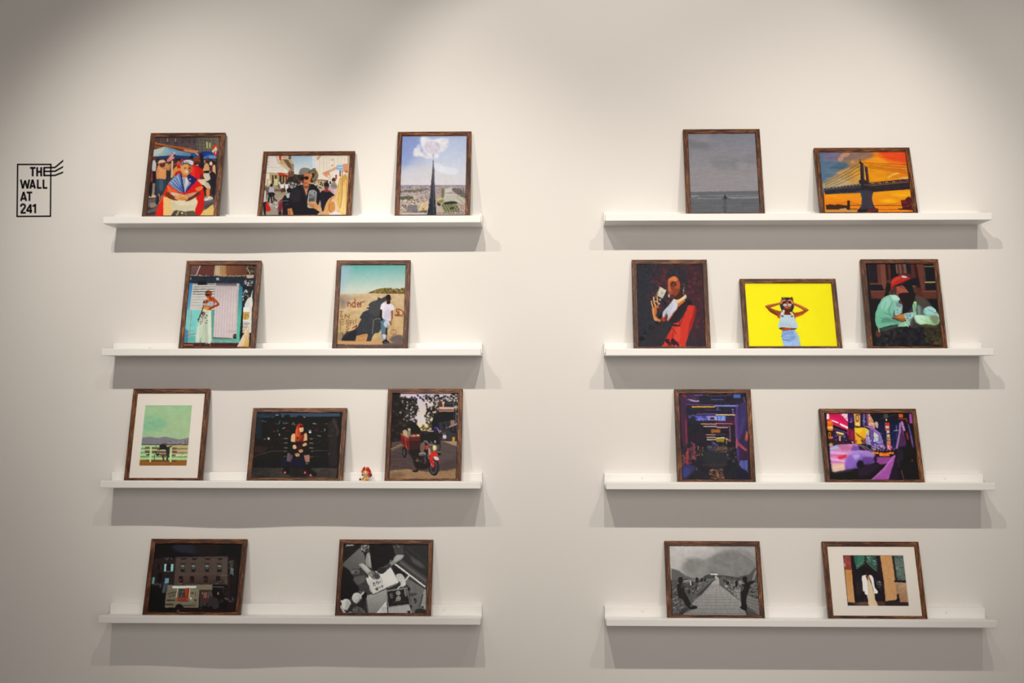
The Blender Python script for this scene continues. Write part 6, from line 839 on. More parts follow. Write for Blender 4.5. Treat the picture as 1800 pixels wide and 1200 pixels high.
def pic_desk(p):
    G = lambda v: (v * 1.03, v, v * .95)
    p.r(0, 0, 1520, 1200, G(60)); p.p('195,155 480,155 380,300 190,440', G(40)); p.tx('195,155 450,155 380,300 190,440', 8, 10, 10); p.sp('220,165 370,165 350,185 230,185', 22, (4, 9), [G(170), G(120)], .9, 2)
    p.g('440,215 560,280 480,450 300,600 180,500 190,440', G(104), G(84), (430, 260), (300, 560)); p.l('190,445 430,215', 16, G(84)); p.l('195,430 400,240', 5, G(140), .8)
    p.b('150,500 240,500 300,570 400,740 420,800 320,900 280,930 150,930', G(36)); p.tx('150,500 420,500 420,930 150,930', 4, 30, 30); p.b('330,640 480,600 490,680 400,740', G(90), .9, 6); p.b('310,520 420,505 460,560 440,600 340,600', G(60)); p.e(372, 550, 50, 36, G(110), .8, 4); p.e(370, 556, 24, 20, G(56), .8, 3); p.b('300,530 340,530 330,580 300,570', G(120), .7, 4)
    p.p('400,740 560,640 620,860 500,880 480,830 420,820', G(64)); p.tx('400,740 560,640 620,860 500,880', 14, 14, 14)
    # table
    p.g('500,880 620,860 800,790 800,1140 520,1140 480,1060', G(150), G(122), (560, 870), (560, 1140)); 
    for k in range(7): p.l([(520 + k * 40, 1140), (640 + k * 40, 860)], 4, G(110), .6)
    p.p('1090,640 1340,800 1350,1140 1150,1140 1110,770 1050,700', G(104)); p.tx('1050,640 1340,640 1340,1140 1050,1140', 10, 24, 60); p.p('960,380 1020,370 1370,640 1370,700 1340,780', G(66)); p.p('980,430 1000,400 1350,660 1350,700', G(96), .8, 3); p.p('1040,160 1380,160 1375,640 1020,380', G(48)); p.b('1130,330 1200,380 1310,460 1320,500 1180,430', G(100), .7, 16); p.l('1060,260 1110,320 1280,420', 10, G(84), .6, 5); p.l('1080,200 1370,440', 14, G(62), .6, 5)
    p.l('920,445 1330,755', 22, G(196)); p.p('1330,790 1350,800 1345,1080 1280,1080 1260,960', G(140)); p.l('1300,870 1260,1040', 24, G(74)); p.p('860,440 940,480 1090,600 1040,640 1000,700 920,600', G(46)); p.p('870,470 980,520 1080,600 940,600', G(40))
    # books
    p.p('505,655 590,590 760,540 850,480 968,695 800,770 612,862', G(186)); p.p('700,580 850,480 968,695 765,770', G(196)); p.g('700,580 765,740 780,780 760,790', G(140), G(196), (720, 640), (760, 640), a=.8); p.l('612,866 800,782 970,705', 10, G(60)); p.l('815,778 950,715', 6, G(210)); p.p('790,790 975,705 975,760 950,780 800,800', G(50)); p.b('510,650 535,645 560,800 600,850 612,862', G(206), .7, 3); p.b('540,600 580,590 600,640 560,650', G(216), .8)
    ink = G(50)
    for q in ('605,705 640,715', '620,700 612,740', '615,740 640,738', '655,690 665,720', '660,685 690,700 680,720', '700,680 712,695', '640,790 660,780 650,810', '645,790 672,800', '668,765 680,790', '690,760 712,775', '720,755 745,745', '735,745 742,765', '660,780 672,810'): p.l(q, 8, ink)
    p.sp('640,770 672,770 672,812 640,812', 12, (4, 7), [ink])
    p.b('930,590 1000,575 1040,620 1050,640 1050,740 1000,760 990,700 950,660', G(176)); p.l('1105,610 1060,670', 24, G(186)); p.l('1000,740 945,790', 16, G(190)); p.b('1020,660 1060,690 1060,740 1020,740', G(190)); p.sp('960,600 1040,640 1040,740 990,700', 20, (4, 8), [G(140), G(206)], .8)
    # person
    p.b('540,155 900,155 940,240 930,330 860,400 770,470 700,560 620,560 590,480 560,320 550,240', G(36)); p.tx('540,155 930,155 930,500 600,560', 4, 30, 40); p.b('440,230 450,160 545,160 550,250 520,290 460,280', G(60)); p.sp('440,160 545,160 550,240 450,270', 70, (5, 9), [G(196), G(120), G(40)], .95); p.b('480,280 560,280 540,330 500,400 490,340', G(40)); p.b('520,300 560,285 575,380 585,490 540,480 500,420', G(132)); p.b('540,320 560,320 570,440 550,440', G(160), .7, 4)
    p.b('410,440 480,438 560,520 600,560 570,600 530,580 430,480', G(150)); p.b('440,445 500,460 560,530 520,540', G(176), .8, 4); p.b('540,570 600,540 660,540 700,600 690,650 640,655 590,640', G(112)); p.l('600,560 620,620', 9, G(70)); p.l('630,550 660,600', 9, G(66)); p.b('620,580 690,590 700,630 650,650', G(70)); p.l('615,535 640,570', 6, G(30)); p.e(655, 550, 16, 10, G(180)); p.b('560,580 590,570 600,610 570,600', G(150), .7, 3)
    p.b('880,170 960,160 1000,190 1035,280 1035,330 930,320 900,240', G(64)); p.sp('880,155 970,155 970,200 900,200', 30, (4, 9), [G(150), G(90), G(44)], .9); p.tx('880,200 1035,200 1035,330 900,330', 8, 8, 8); p.b('930,318 1035,318 1010,370 930,420 860,470 830,480 830,430 880,390', G(128)); p.b('940,325 1025,325 990,365 900,410', G(160), .8, 4); p.b('700,490 760,480 830,430 860,470 800,530 740,575 690,560', G(64)); p.b('660,520 740,490 800,500 750,570 700,575', G(50)); p.l('860,385 840,400', 9, G(120)); p.l('740,490 800,470', 6, G(100))
    # cups
    p.b('455,860 500,830 520,880 500,960 470,980', G(30)); p.e(380, 915, 70, 76, G(150)); p.e(378, 912, 62, 68, G(190)); p.e(384, 920, 50, 56, G(166)); p.e(372, 905, 30, 34, G(186), .8, 4); p.l('440,870 475,835', 24, G(176)); p.l('452,880 482,850', 7, G(110)); p.l('420,820 440,835', 9, G(120)); p.p('430,930 510,900 540,1140 420,1140 380,1000', G(44), .9, 8)
    p.e(230, 1005, 70, 80, G(150)); p.e(228, 1002, 62, 72, G(190)); p.e(236, 1010, 50, 58, G(166)); p.b('180,960 230,950 210,1060 190,1050', G(206), .6, 5); p.l('150,955 185,965', 26, G(196)); p.l('150,1030 220,1140', 26, G(170)); p.l('140,985 155,1000', 24, G(40)); p.p('300,990 350,1000 420,1140 230,1140 250,1080', G(52)); p.b('330,1050 420,1040 490,1100 480,1140 340,1140', G(90)); p.sp('320,1040 480,1040 500,1140 330,1140', 26, (8, 16), [G(110), G(60), G(84)], .8, soft=3); p.e(290, 1125, 30, 20, G(120)); p.b('140,940 150,930 150,1010 138,1010', G(30))
    # tray
    p.p('790,815 1088,770 1130,1010 815,1050', G(120)); p.p('806,826 1080,785 1118,1000 825,1035', G(42)); p.l('790,815 1088,770', 6, G(150)); p.e(956, 846, 32, 32, G(160)); p.e(956, 846, 22, 22, G(110)); p.e(960, 846, 12, 14, G(150)); p.e(962, 922, 32, 34, G(160)); p.e(962, 922, 22, 24, G(90)); p.e(962, 920, 10, 12, G(170)); p.l('922,955 940,940', 9, G(170)); p.b('835,860 870,845 890,880 880,920 850,910', G(74)); p.l('850,870 880,880', 6, G(130)); p.l('852,900 878,915', 6, G(140)); p.b('1040,800 1078,795 1088,880 1055,888', G(104)); p.l('1050,805 1062,880', 6, G(150)); p.l('1068,802 1078,878', 6, G(70)); p.l('880,980 1060,965', 4, G(90))
    p.p('820,1050 1110,1010 1155,1140 820,1140', G(160)); 
    for k in range(5): p.l([(850 + k * 50, 1045 - k * 6), (860 + k * 52, 1140)], 4, G(140), .8)
    p.p('795,960 805,1140 650,1140', G(190)); p.l('650,1138 796,965', 8, G(206)); p.sp('730,1040 790,1040 790,1130 720,1120', 20, (6, 14), [G(150), G(170)], .8, soft=2); p.e(1108, 1112, 22, 20, G(34)); p.l('1080,1105 1130,1100', 6, G(60)); p.b('1125,850 1170,845 1230,855 1170,890 1130,885', G(70)); p.sp('1180,920 1215,920 1215,980 1180,980', 16, (6, 12), [G(40)], .95); p.e(1108, 790, 20, 26, G(40)); p.l('1085,740 1110,750', 8, G(50)); p.e(1145, 1035, 8, 26, G(44)); p.p('1290,1010 1340,1020 1340,1080 1270,1070', G(150)); p.e(1300, 1042, 16, 16, G(44)); p.b('1200,1080 1300,1060 1345,1090 1345,1140 1210,1140', G(44), .9, 5)

def pic_wall(p):
    G = lambda v: (v * 1.03, v, v * .955)
    p.g('0,0 1532,0 1532,640 0,640', G(182), G(150), (400, 150), (700, 560)); p.b('160,150 420,150 700,170 760,240 500,240 300,220', G(190), .8, 20); p.b('300,440 400,370 620,340 760,300 900,240 1100,220 1330,260 1340,620 600,640 420,620 330,540', G(134), .9, 24); p.b('700,340 860,260 1000,250 1180,300 1330,380 1340,600 700,600', G(120), .8, 24); p.b('480,240 760,230 700,320 500,340', G(170), .8, 20); p.b('380,350 560,340 560,420 460,520 370,480', G(122), .6, 20); p.tx('150,160 1340,160 1340,620 150,620', 12, 60, 50, 4); p.l('1100,240 1180,290 1300,370', 9, G(166), .7, 4, True); p.b('860,230 1000,200 1200,230 1330,330 1320,220 1100,180', G(160), .6, 16)
    p.p('160,480 260,510 360,580 480,620 600,630 600,700 165,700', G(96), 1, 5); p.p('1100,590 1240,560 1300,490 1345,460 1360,680 1100,660', G(84), 1, 4); p.l('1330,520 1290,640', 22, G(150), .9, 4); p.p('590,610 640,570 700,560 760,575 860,575 1080,600 1120,620 1100,650 640,650', G(72)); p.p('700,550 800,550 800,575 770,572 700,570', G(206)); p.l('705,545 795,545', 6, G(60)); p.r(735, 572, 760, 600, G(50)); p.p('775,580 800,600 830,640 810,650 770,640 755,600', G(176)); p.l('760,600 800,640', 7, G(90)); p.sp('840,590 1100,610 1090,640 850,630', 30, (6, 12), [G(60), G(100)], .9, 2)
    # left parapet
    p.p('170,640 420,640 600,620 755,615 760,640 640,760 560,850 460,950 380,1040 180,1140', G(84)); p.tx('170,640 760,615 640,760 460,950 180,1140', 16, 12, 8); p.g('560,640 755,620 620,770 470,900 440,850 560,730', G(110), G(90), (650, 660), (480, 860), a=.8); p.sp('330,640 700,620 600,740 440,860 340,800', 130, (4, 10), [G(140), G(60), G(110), G(44)], .8, 1.8, -40, 30); p.p('755,640 640,770 460,950 440,930 560,800 720,650', G(66), .9, 3)
    for x, y, w, h in ((425, 670, 30, 46), (515, 640, 30, 60), (580, 640, 22, 44), (625, 640, 18, 34), (410, 800, 20, 44), (505, 750, 16, 36), (455, 690, 16, 40)): p.b([(x - w / 2, y - h / 2), (x + w / 2, y - h / 2), (x + w / 2, y + h / 2), (x - w / 2, y + h / 2)], G(44))
    p.b('418,655 432,650 436,710 424,712', G(206)); p.l('340,655 410,652', 12, G(170)); p.l('340,670 420,680', 8, G(140)); p.l('330,632 385,632', 10, G(60)); p.sp('180,730 360,900 400,1040 190,1120', 170, (3, 8), [G(130), G(44), G(90), G(150)], .8, 2.5, -30, 40); p.sp('185,1050 330,1060 300,1130 190,1130', 40, (4, 10), [G(110), G(60)], .8)
    # path
    p.g('755,645 820,645 960,800 1130,950 1210,1140 300,1140 460,950 600,820', G(164), G(130), (780, 660), (760, 1100)); p.tx('755,645 820,645 1130,950 1210,1140 300,1140 460,950', 10, 22, 10, 4); p.b('560,860 900,860 960,930 480,940', G(140), .6, 10)
    y = 700.0; k = 0
    while y < 1140:
        lx = 755 - (y - 645) * .92; rx = 820 + (y - 645) * .98
        p.l([(max(lx, 200), y), (rx, y + 4)], 3 + (y - 645) * .006, G(96), .7)
        n = 5 + (k % 2); s = 12 + (y - 690) * .13
        for j in range(n):
            x = lx + (rx - lx) * (j + .5 * (k % 2) + .3) / n; x2 = 770 + (x - 770) * (1 + s / max(60, y - 600)); p.l([(x, y), (x2, min(y + s, 1140))], 3.5, G(92), .7)
        y += s; k += 1
    # right parapet
    p.p('815,620 860,600 1110,650 1370,680 1400,1140 1250,1140 1130,950 960,800 830,700', G(92)); p.tx('815,620 1110,650 1370,680 1400,1140 1250,1140 1130,950 960,800', 14, 12, 8); p.sp('830,640 1110,660 1110,900 960,790', 130, (4, 9), [G(150), G(60), G(110), G(170)], .8, 2, 35, 20); p.l('825,700 960,800 1130,945', 10, G(60), .8, 2)
    for k in range(8): p.l([(1000 + k * 6, 730 + k * 22), (1125, 790 + k * 22)], 6, G(176), .8)
    for k in range(10): p.l([(1205, 860 + k * 20), (1390, 900 + k * 24)], 7, G(176 if k % 2 else 150), .85)
    for k in range(7): p.l([(1255, 680 + k * 24), (1365, 700 + k * 26)], 8, G(150), .8)
    p.sp('1250,700 1370,700 1390,900 1260,900', 30, (8, 18), [G(40), G(70)], .8, .7); p.p('1200,1000 1300,1060 1390,1140 1210,1140', G(70), .7, 8)
    for x, y, w, h in ((945, 680, 26, 40), (1062, 690, 32, 70), (1025, 750, 16, 40), (890, 650, 18, 30), (920, 665, 14, 24)): p.b([(x - w / 2, y - h / 2), (x + w / 2, y - h / 2), (x + w / 2, y + h / 2), (x - w / 2, y + h / 2)], G(44))
    # figures
    p.b('255,650 262,608 285,600 315,605 318,655 300,680 265,680', G(40)); p.b('240,700 270,675 310,680 335,720 345,800 370,850 340,890 290,900 255,860 245,780', G(40)); p.b('290,860 350,830 390,880 440,980 510,1000 515,1030 440,1048 400,1030 340,950', G(40)); p.l('425,990 440,1005', 9, G(140)); p.b('300,690 330,720 300,760', G(84), .6, 4); p.b('240,680 265,672 250,700', G(110)); p.b('330,1030 440,1040 330,1100 260,1110', G(56), .8, 8)
    p.b('1145,640 1150,600 1180,590 1208,605 1210,650 1190,675 1160,670', G(40)); p.b('1120,800 1130,730 1160,680 1220,670 1250,700 1240,760 1210,850 1195,930 1210,1040 1180,1062 1110,1025 1130,990 1120,900', G(38)); p.b('1215,670 1300,650 1310,670 1250,710', G(44)); p.l('1110,690 1170,690', 14, G(120)); p.b('1130,730 1165,725 1155,780 1125,790', G(96), .8, 4); p.b('1100,650 1140,655 1130,700 1090,690', G(150), .7, 4)

def pic_whitecoat(p):
    p.r(300, 250, 1300, 1050, (46, 36, 36)); p.p('355,297 460,297 480,500 385,500', (150, 60, 50)); p.tx('355,297 460,297 480,500 385,500', 16, 30, 30); p.p('360,300 400,300 400,330 365,340', (90, 70, 66), .8, 4); p.b('370,400 390,410 392,450 376,440', (190, 150, 120)); p.g('385,500 482,500 520,945 425,935', (190, 128, 66), (200, 144, 86), (440, 520), (470, 900)); p.p('420,520 470,520 480,620 430,640', (196, 130, 40), .6, 10); p.tx('385,500 482,500 520,945 425,935', 10, 20, 20); p.l('385,498 478,500', 7, (206, 150, 70))
    p.p('460,297 500,297 550,940 520,945', (38, 30, 32)); p.p('500,297 870,297 940,940 550,940', (40, 33, 36)); p.p('820,297 870,297 940,920 890,930', (46, 32, 34)); p.tx('500,297 870,297 940,940 550,940', 8, 30, 30)
    p.p('505,297 655,297 640,400 545,480 520,400', (48, 96, 80)); p.p('660,297 790,297 830,420 825,520 760,480 680,390', (44, 76, 64))
    for k in range(6): p.l([(545 + k * 4, 480 - k * 34), (655, 395 - k * 34)], 9, (110, 170, 110) if k == 1 else (74, 136, 96), .8); p.l([(668 + k * 20, 380 - k * 16), (810 + k * 2, 505 - k * 38)], 8, (96, 150, 96) if k == 0 else (90, 120, 100), .8)
    p.sp('680,310 800,310 820,440 700,380', 20, (3, 7), [(150, 176, 150)], .7, 3, 40, 10); p.p('600,480 720,480 760,560 620,560', (34, 26, 30)); p.sp('830,640 880,660 870,740 820,720', 12, (4, 8), [(110, 120, 110)], .7, 3, 30, 20); p.e(565, 740, 20, 10, (70, 66, 70)); p.b('530,680 620,660 630,800 550,820', (54, 40, 40), .7, 10)
    p.g('865,297 1030,297 1060,500 1080,640 1090,700 1115,820 1100,900 940,920 915,640', (196, 136, 80), (196, 142, 84), (950, 300), (1000, 900)); p.tx('865,297 1030,297 1110,900 940,920', 8, 30, 30)
    p.p('1025,297 1065,297 1100,640 1070,640', (50, 44, 40)); p.p('1055,297 1175,297 1220,640 1100,640', (96, 110, 96)); p.tx('1055,297 1175,297 1220,640 1100,640', 18, 12, 12); p.p('1060,300 1180,300 1180,340 1065,350', (60, 84, 76), .8, 6); p.sp('1070,300 1200,300 1215,630 1105,630', 60, (4, 9), [(70, 84, 76), (130, 144, 126), (56, 60, 60)], .7, 2, -40, 20); p.p('1050,635 1220,635 1225,668 1060,660', (40, 34, 34)); p.g('1075,662 1225,668 1255,940 1130,945 1120,830 1085,800', (176, 134, 96), (160, 116, 76), (1150, 670), (1190, 900)); p.tx('1075,662 1225,668 1255,940 1130,945', 12, 24, 24); p.l('1130,740 1200,700', 9, (200, 170, 140), .7, 3); p.p('1095,820 1115,820 1135,900 1130,950 1080,940 1060,910 1095,890', (44, 34, 38)); p.p('1080,690 1120,690 1120,800 1090,790', (150, 120, 84), .8, 5)
    p.p('420,932 560,940 830,925 1250,935 1262,985 425,985', (84, 56, 48)); p.tx('420,932 1250,935 1262,985 425,985', 14, 30, 8); p.p('425,935 520,945 520,985 425,985', (50, 44, 44)); p.p('930,925 1250,940 1260,985 930,985', (46, 34, 38), .8, 4); p.b('560,935 700,932 700,965 580,970', (110, 74, 60), .8, 5)
    p.b('690,820 780,815 800,900 832,985 718,985 700,900', (206, 178, 138)); p.b('615,590 640,570 680,565 690,600 700,700 705,822 660,822 652,785 635,780 625,680', (216, 212, 212)); p.b('715,565 755,575 775,620 790,720 835,795 790,815 775,760 740,640', (220, 216, 214)); p.p('665,575 715,575 740,650 770,760 790,830 700,830 690,700', (206, 180, 142)); p.l('700,640 715,800', 6, (176, 144, 104), .8, 2); p.l('650,620 665,770', 6, (176, 170, 170), .8, 2); p.b('672,568 705,568 700,600 704,640 690,630 680,600', (120, 50, 34)); p.l('710,590 750,690', 10, (110, 54, 36), 1, 0, True); p.e(690, 525, 24, 32, (54, 30, 30)); p.b('664,520 676,492 702,490 716,515 712,540 690,520 672,540', (30, 24, 26)); p.e(696, 520, 10, 12, (84, 44, 36), .8, 2)
PRINT_MODE = 'paint'
# light that reaches white and black paper in each frame (used to turn the photographed tones into ink colours)
CAL = [
 ((0.807, 0.753, 0.651), (0.0168, 0.0152, 0.013)),
 ((0.922, 0.855, 0.738), (0.0185, 0.0168, 0.0144)),
 ((1.0, 0.956, 0.823), (0.0212, 0.0203, 0.0176)),
 ((0.888, 0.831, 0.716), (0.0185, 0.0176, 0.0152)),
 ((0.922, 0.863, 0.745), (0.016, 0.0152, 0.013)),
 ((0.839, 0.776, 0.672), (0.0185, 0.0168, 0.0144)),
 ((1.0, 0.982, 0.847), (0.0242, 0.0232, 0.0194)),
 ((0.939, 0.88, 0.761), (0.0232, 0.0212, 0.0185)),
 ((0.888, 0.831, 0.716), (0.0194, 0.0176, 0.0152)),
 ((0.823, 0.768, 0.658), (0.0168, 0.0152, 0.013)),
 ((0.672, 0.631, 0.539), (0.0123, 0.011, 0.0097)),
 ((0.761, 0.708, 0.61), (0.0176, 0.0168, 0.0144)),
 ((0.831, 0.776, 0.672), (0.0222, 0.0203, 0.0176)),
 ((0.823, 0.768, 0.658), (0.0232, 0.0212, 0.0185)),
 ((0.73, 0.68, 0.591), (0.0152, 0.0144, 0.0123)),
 ((0.503, 0.468, 0.407), (0.0091, 0.008, 0.007)),
 ((0.558, 0.521, 0.451), (0.0144, 0.0137, 0.0116)),
 ((0.672, 0.631, 0.546), (0.0212, 0.0194, 0.0168)),
 ((0.604, 0.565, 0.491), (0.0123, 0.0116, 0.0097)),
]
# ---------------------------------------------------------------- frames
def wood_mat():
    m = new_mat('stained_oak', (0.2, 0.09, 0.04), 0.45, 0.25)
    lk = m.node_tree.links; b = m.node_tree.nodes['Principled BSDF']
    uv = N(m, 'ShaderNodeUVMap'); uv.uv_map = 'grain'
    oi = N(m, 'ShaderNodeObjectInfo')
    off = N(m, 'ShaderNodeVectorMath', operation='MULTIPLY_ADD'); cmb = N(m, 'ShaderNodeCombineXYZ')
    lk.new(oi.outputs['Random'], cmb.inputs[0]); lk.new(oi.outputs['Random'], cmb.inputs[1]); lk.new(oi.outputs['Random'], cmb.inputs[2])
    off.inputs[1].default_value = (37, 53, 71); lk.new(cmb.outputs[0], off.inputs[0]); lk.new(uv.outputs['UV'], off.inputs[2])
    def nz(sc_, scale, det, rough=.6, dist=0):
        mp = N(m, 'ShaderNodeMapping'); mp.inputs['Scale'].default_value = sc_; lk.new(off.outputs[0], mp.inputs[0])
        n = N(m, 'ShaderNodeTexNoise'); n.inputs['Scale'].default_value = scale; n.inputs['Detail'].default_value = det; n.inputs['Roughness'].default_value = rough; n.inputs['Distortion'].default_value = dist
        lk.new(mp.outputs[0], n.inputs['Vector']); return n
    fine = nz((40, 900, 1), 1.0, 4, .7, .6); broad = nz((14, 300, 1), 1.0, 4, .6, 1.0); tone = nz((5, 5, 5), 1.0, 2)
    cr = N(m, 'ShaderNodeValToRGB'); e = cr.color_ramp.elements
    e[0].position = .41; e[0].color = (*lin((30, 14, 8)), 1); e[1].position = .62; e[1].color = (*lin((160, 104, 60)), 1)
    k = e.new(.47); k.color = (*lin((58, 29, 16)), 1); k = e.new(.545); k.color = (*lin((84, 46, 25)), 1)
    mix = N(m, 'ShaderNodeMath', operation='MULTIPLY_ADD'); mix.inputs[1].default_value = .52
    lk.new(broad.outputs['Fac'], mix.inputs[0])
    sc2 = N(m, 'ShaderNodeMath', operation='MULTIPLY'); sc2.inputs[1].default_value = .52; lk.new(fine.outputs['Fac'], sc2.inputs[0]); lk.new(sc2.outputs[0], mix.inputs[2])
    t2 = N(m, 'ShaderNodeMath', operation='MULTIPLY_ADD'); t2.inputs[1].default_value = .16; t2.inputs[2].default_value = -.08; lk.new(tone.outputs['Fac'], t2.inputs[0])
    ad = N(m, 'ShaderNodeMath', operation='ADD'); lk.new(mix.outputs[0], ad.inputs[0]); lk.new(t2.outputs[0], ad.inputs[1]); lk.new(ad.outputs[0], cr.inputs[0])
    st = N(m, 'ShaderNodeMath', operation='MULTIPLY_ADD'); st.inputs[1].default_value = 2.2; st.inputs[2].default_value = -.6
    lk.new(ad.outputs[0], st.inputs[0]); lk.new(cr.outputs[0], b.inputs['Base Color'])
    bp = N(m, 'ShaderNodeBump'); bp.inputs['Strength'].default_value = .35; bp.inputs['Distance'].default_value = .0006; lk.new(fine.outputs['Fac'], bp.inputs['Height']); lk.new(bp.outputs['Normal'], b.inputs['Normal'])
    return m
def glass_mat():
    m = bpy.data.materials.new('clear_glazing'); m.use_nodes = True
    nt = m.node_tree; nt.nodes.remove(nt.nodes['Principled BSDF']); out = nt.nodes['Material Output']
    tr = N(m, 'ShaderNodeBsdfTransparent'); tr.inputs[0].default_value = (.985, .99, .985, 1)
    gl = N(m, 'ShaderNodeBsdfGlossy'); gl.inputs['Roughness'].default_value = .0
    fr = N(m, 'ShaderNodeFresnel'); fr.inputs[0].default_value = 1.36
    mx = N(m, 'ShaderNodeMixShader'); lk = nt.links
    lk.new(fr.outputs[0], mx.inputs[0]); lk.new(tr.outputs[0], mx.inputs[1]); lk.new(gl.outputs[0], mx.inputs[2]); lk.new(mx.outputs[0], out.inputs[0])
    return m
M_wood, M_glass = wood_mat(), glass_mat()
M_mat = painted('ivory_mat_board', (0.81, 0.76, 0.735), .85, .004, .02, 900)
M_bev = new_mat('mat_board_core', (0.85, 0.84, 0.82), .8)
M_back = new_mat('backing_board', (0.12, 0.09, 0.07), .8)
def print_mat():
    m = new_mat('photographic_print', (1, 1, 1), .6, .12)
    a = N(m, 'ShaderNodeVertexColor'); a.layer_name = 'ink'
    m.node_tree.links.new(a.outputs['Color'], m.node_tree.nodes['Principled BSDF'].inputs['Base Color'])
    return m
M_print = print_mat()
FT, FW = 0.016, 0.0144       # depth of the moulding and width of its face
YF = -(DEP - TH) - 0.0003    # front bottom edge stands against the ledge's lip

def moulding(W, L, par):
    bm = bmesh.new(); uvl = bm.loops.layers.uv.new('grain')
    o = [(-W / 2, 0), (W / 2, 0), (W / 2, L), (-W / 2, L)]; i = [(-W / 2 + FW, FW), (W / 2 - FW, FW), (W / 2 - FW, L - FW), (-W / 2 + FW, L - FW)]
    c = 0.0012
    prof = [(0, FT), (0, c), (c, 0), (FW - c, 0), (FW, c), (FW, 0.0062), (FW - .004, 0.0062), (FW - .004, FT)]   # (inwards, depth)
    n = len(prof)
    for k in range(4):
        a, b2 = Vector(o[k]), Vector(o[(k + 1) % 4]); ia, ib = Vector(i[k]), Vector(i[(k + 1) % 4]); ln = (b2 - a).length
        va, vb = [], []
        for (d, y) in prof:
            t = d / FW
            p1 = a.lerp(ia, t); p2 = b2.lerp(ib, t)
            va.append(bm.verts.new((p1.x, y, p1.y))); vb.append(bm.verts.new((p2.x, y, p2.y)))
        s = 0.0; acc = [0]
        for j in range(n):
            q = prof[j], prof[(j + 1) % n]; s += math.hypot(q[1][0] - q[0][0], q[1][1] - q[0][1]); acc.append(s)
        for j in range(n):
            f = bm.faces.new((va[j], va[(j + 1) % n], vb[(j + 1) % n], vb[j]))
            base = k * 3.1
            us = [(base, acc[j]), (base, acc[j + 1]), (base + ln, acc[j + 1]), (base + ln, acc[j])]
            for lp, u in zip(f.loops, us): lp[uvl].uv = (u[0], u[1] + k * .37)
        for vs in (va, vb):
            f = bm.faces.new(vs)
            for lp in f.loops: lp[uvl].uv = (k * 3.1, lp.vert.co.y)
    return bm_obj('wooden_moulding', bm, M_wood, par)

def ink_mesh(name, w, h, x0, x1, z0, z1, y, img, par):
    """a sheet of paper w x h cells whose colour is the photograph printed on it (img rows run top to bottom)"""
    xs = np.linspace(x0, x1, w); zs = np.linspace(z1, z0, h)
    X, Z = np.meshgrid(xs, zs)
    co = np.stack([X, np.full_like(X, y), Z], -1).reshape(-1, 3)
    idx = np.arange(w * h).reshape(h, w)
    q = np.stack([idx[:-1, :-1], idx[1:, :-1], idx[1:, 1:], idx[:-1, 1:]], -1).reshape(-1, 4)
    me = bpy.data.meshes.new(name)
    me.vertices.add(len(co)); me.vertices.foreach_set('co', co.ravel())
    me.loops.add(q.size); me.loops.foreach_set('vertex_index', q.ravel().astype(np.int32))
    me.polygons.add(len(q)); me.polygons.foreach_set('loop_start', np.arange(0, q.size, 4, dtype=np.int32))
    me.update(calc_edges=True)
    ca = me.color_attributes.new('ink', 'FLOAT_COLOR', 'POINT')
    c4 = np.ones((w * h, 4), np.float32); c4[:, :3] = img.reshape(-1, 3); ca.data.foreach_set('color', c4.ravel())
    return link_mesh(name, me, M_print, par)

def img_to_albedo(img, cal):
    wh, bk = np.array(cal[0]), np.array(cal[1])
    L = lin(img)
    return np.clip((L - bk) / (wh - bk) * 0.8, 0.004, 0.93)

PORT, LAND = (0.2345, 0.2955), (0.2925, 0.2378)
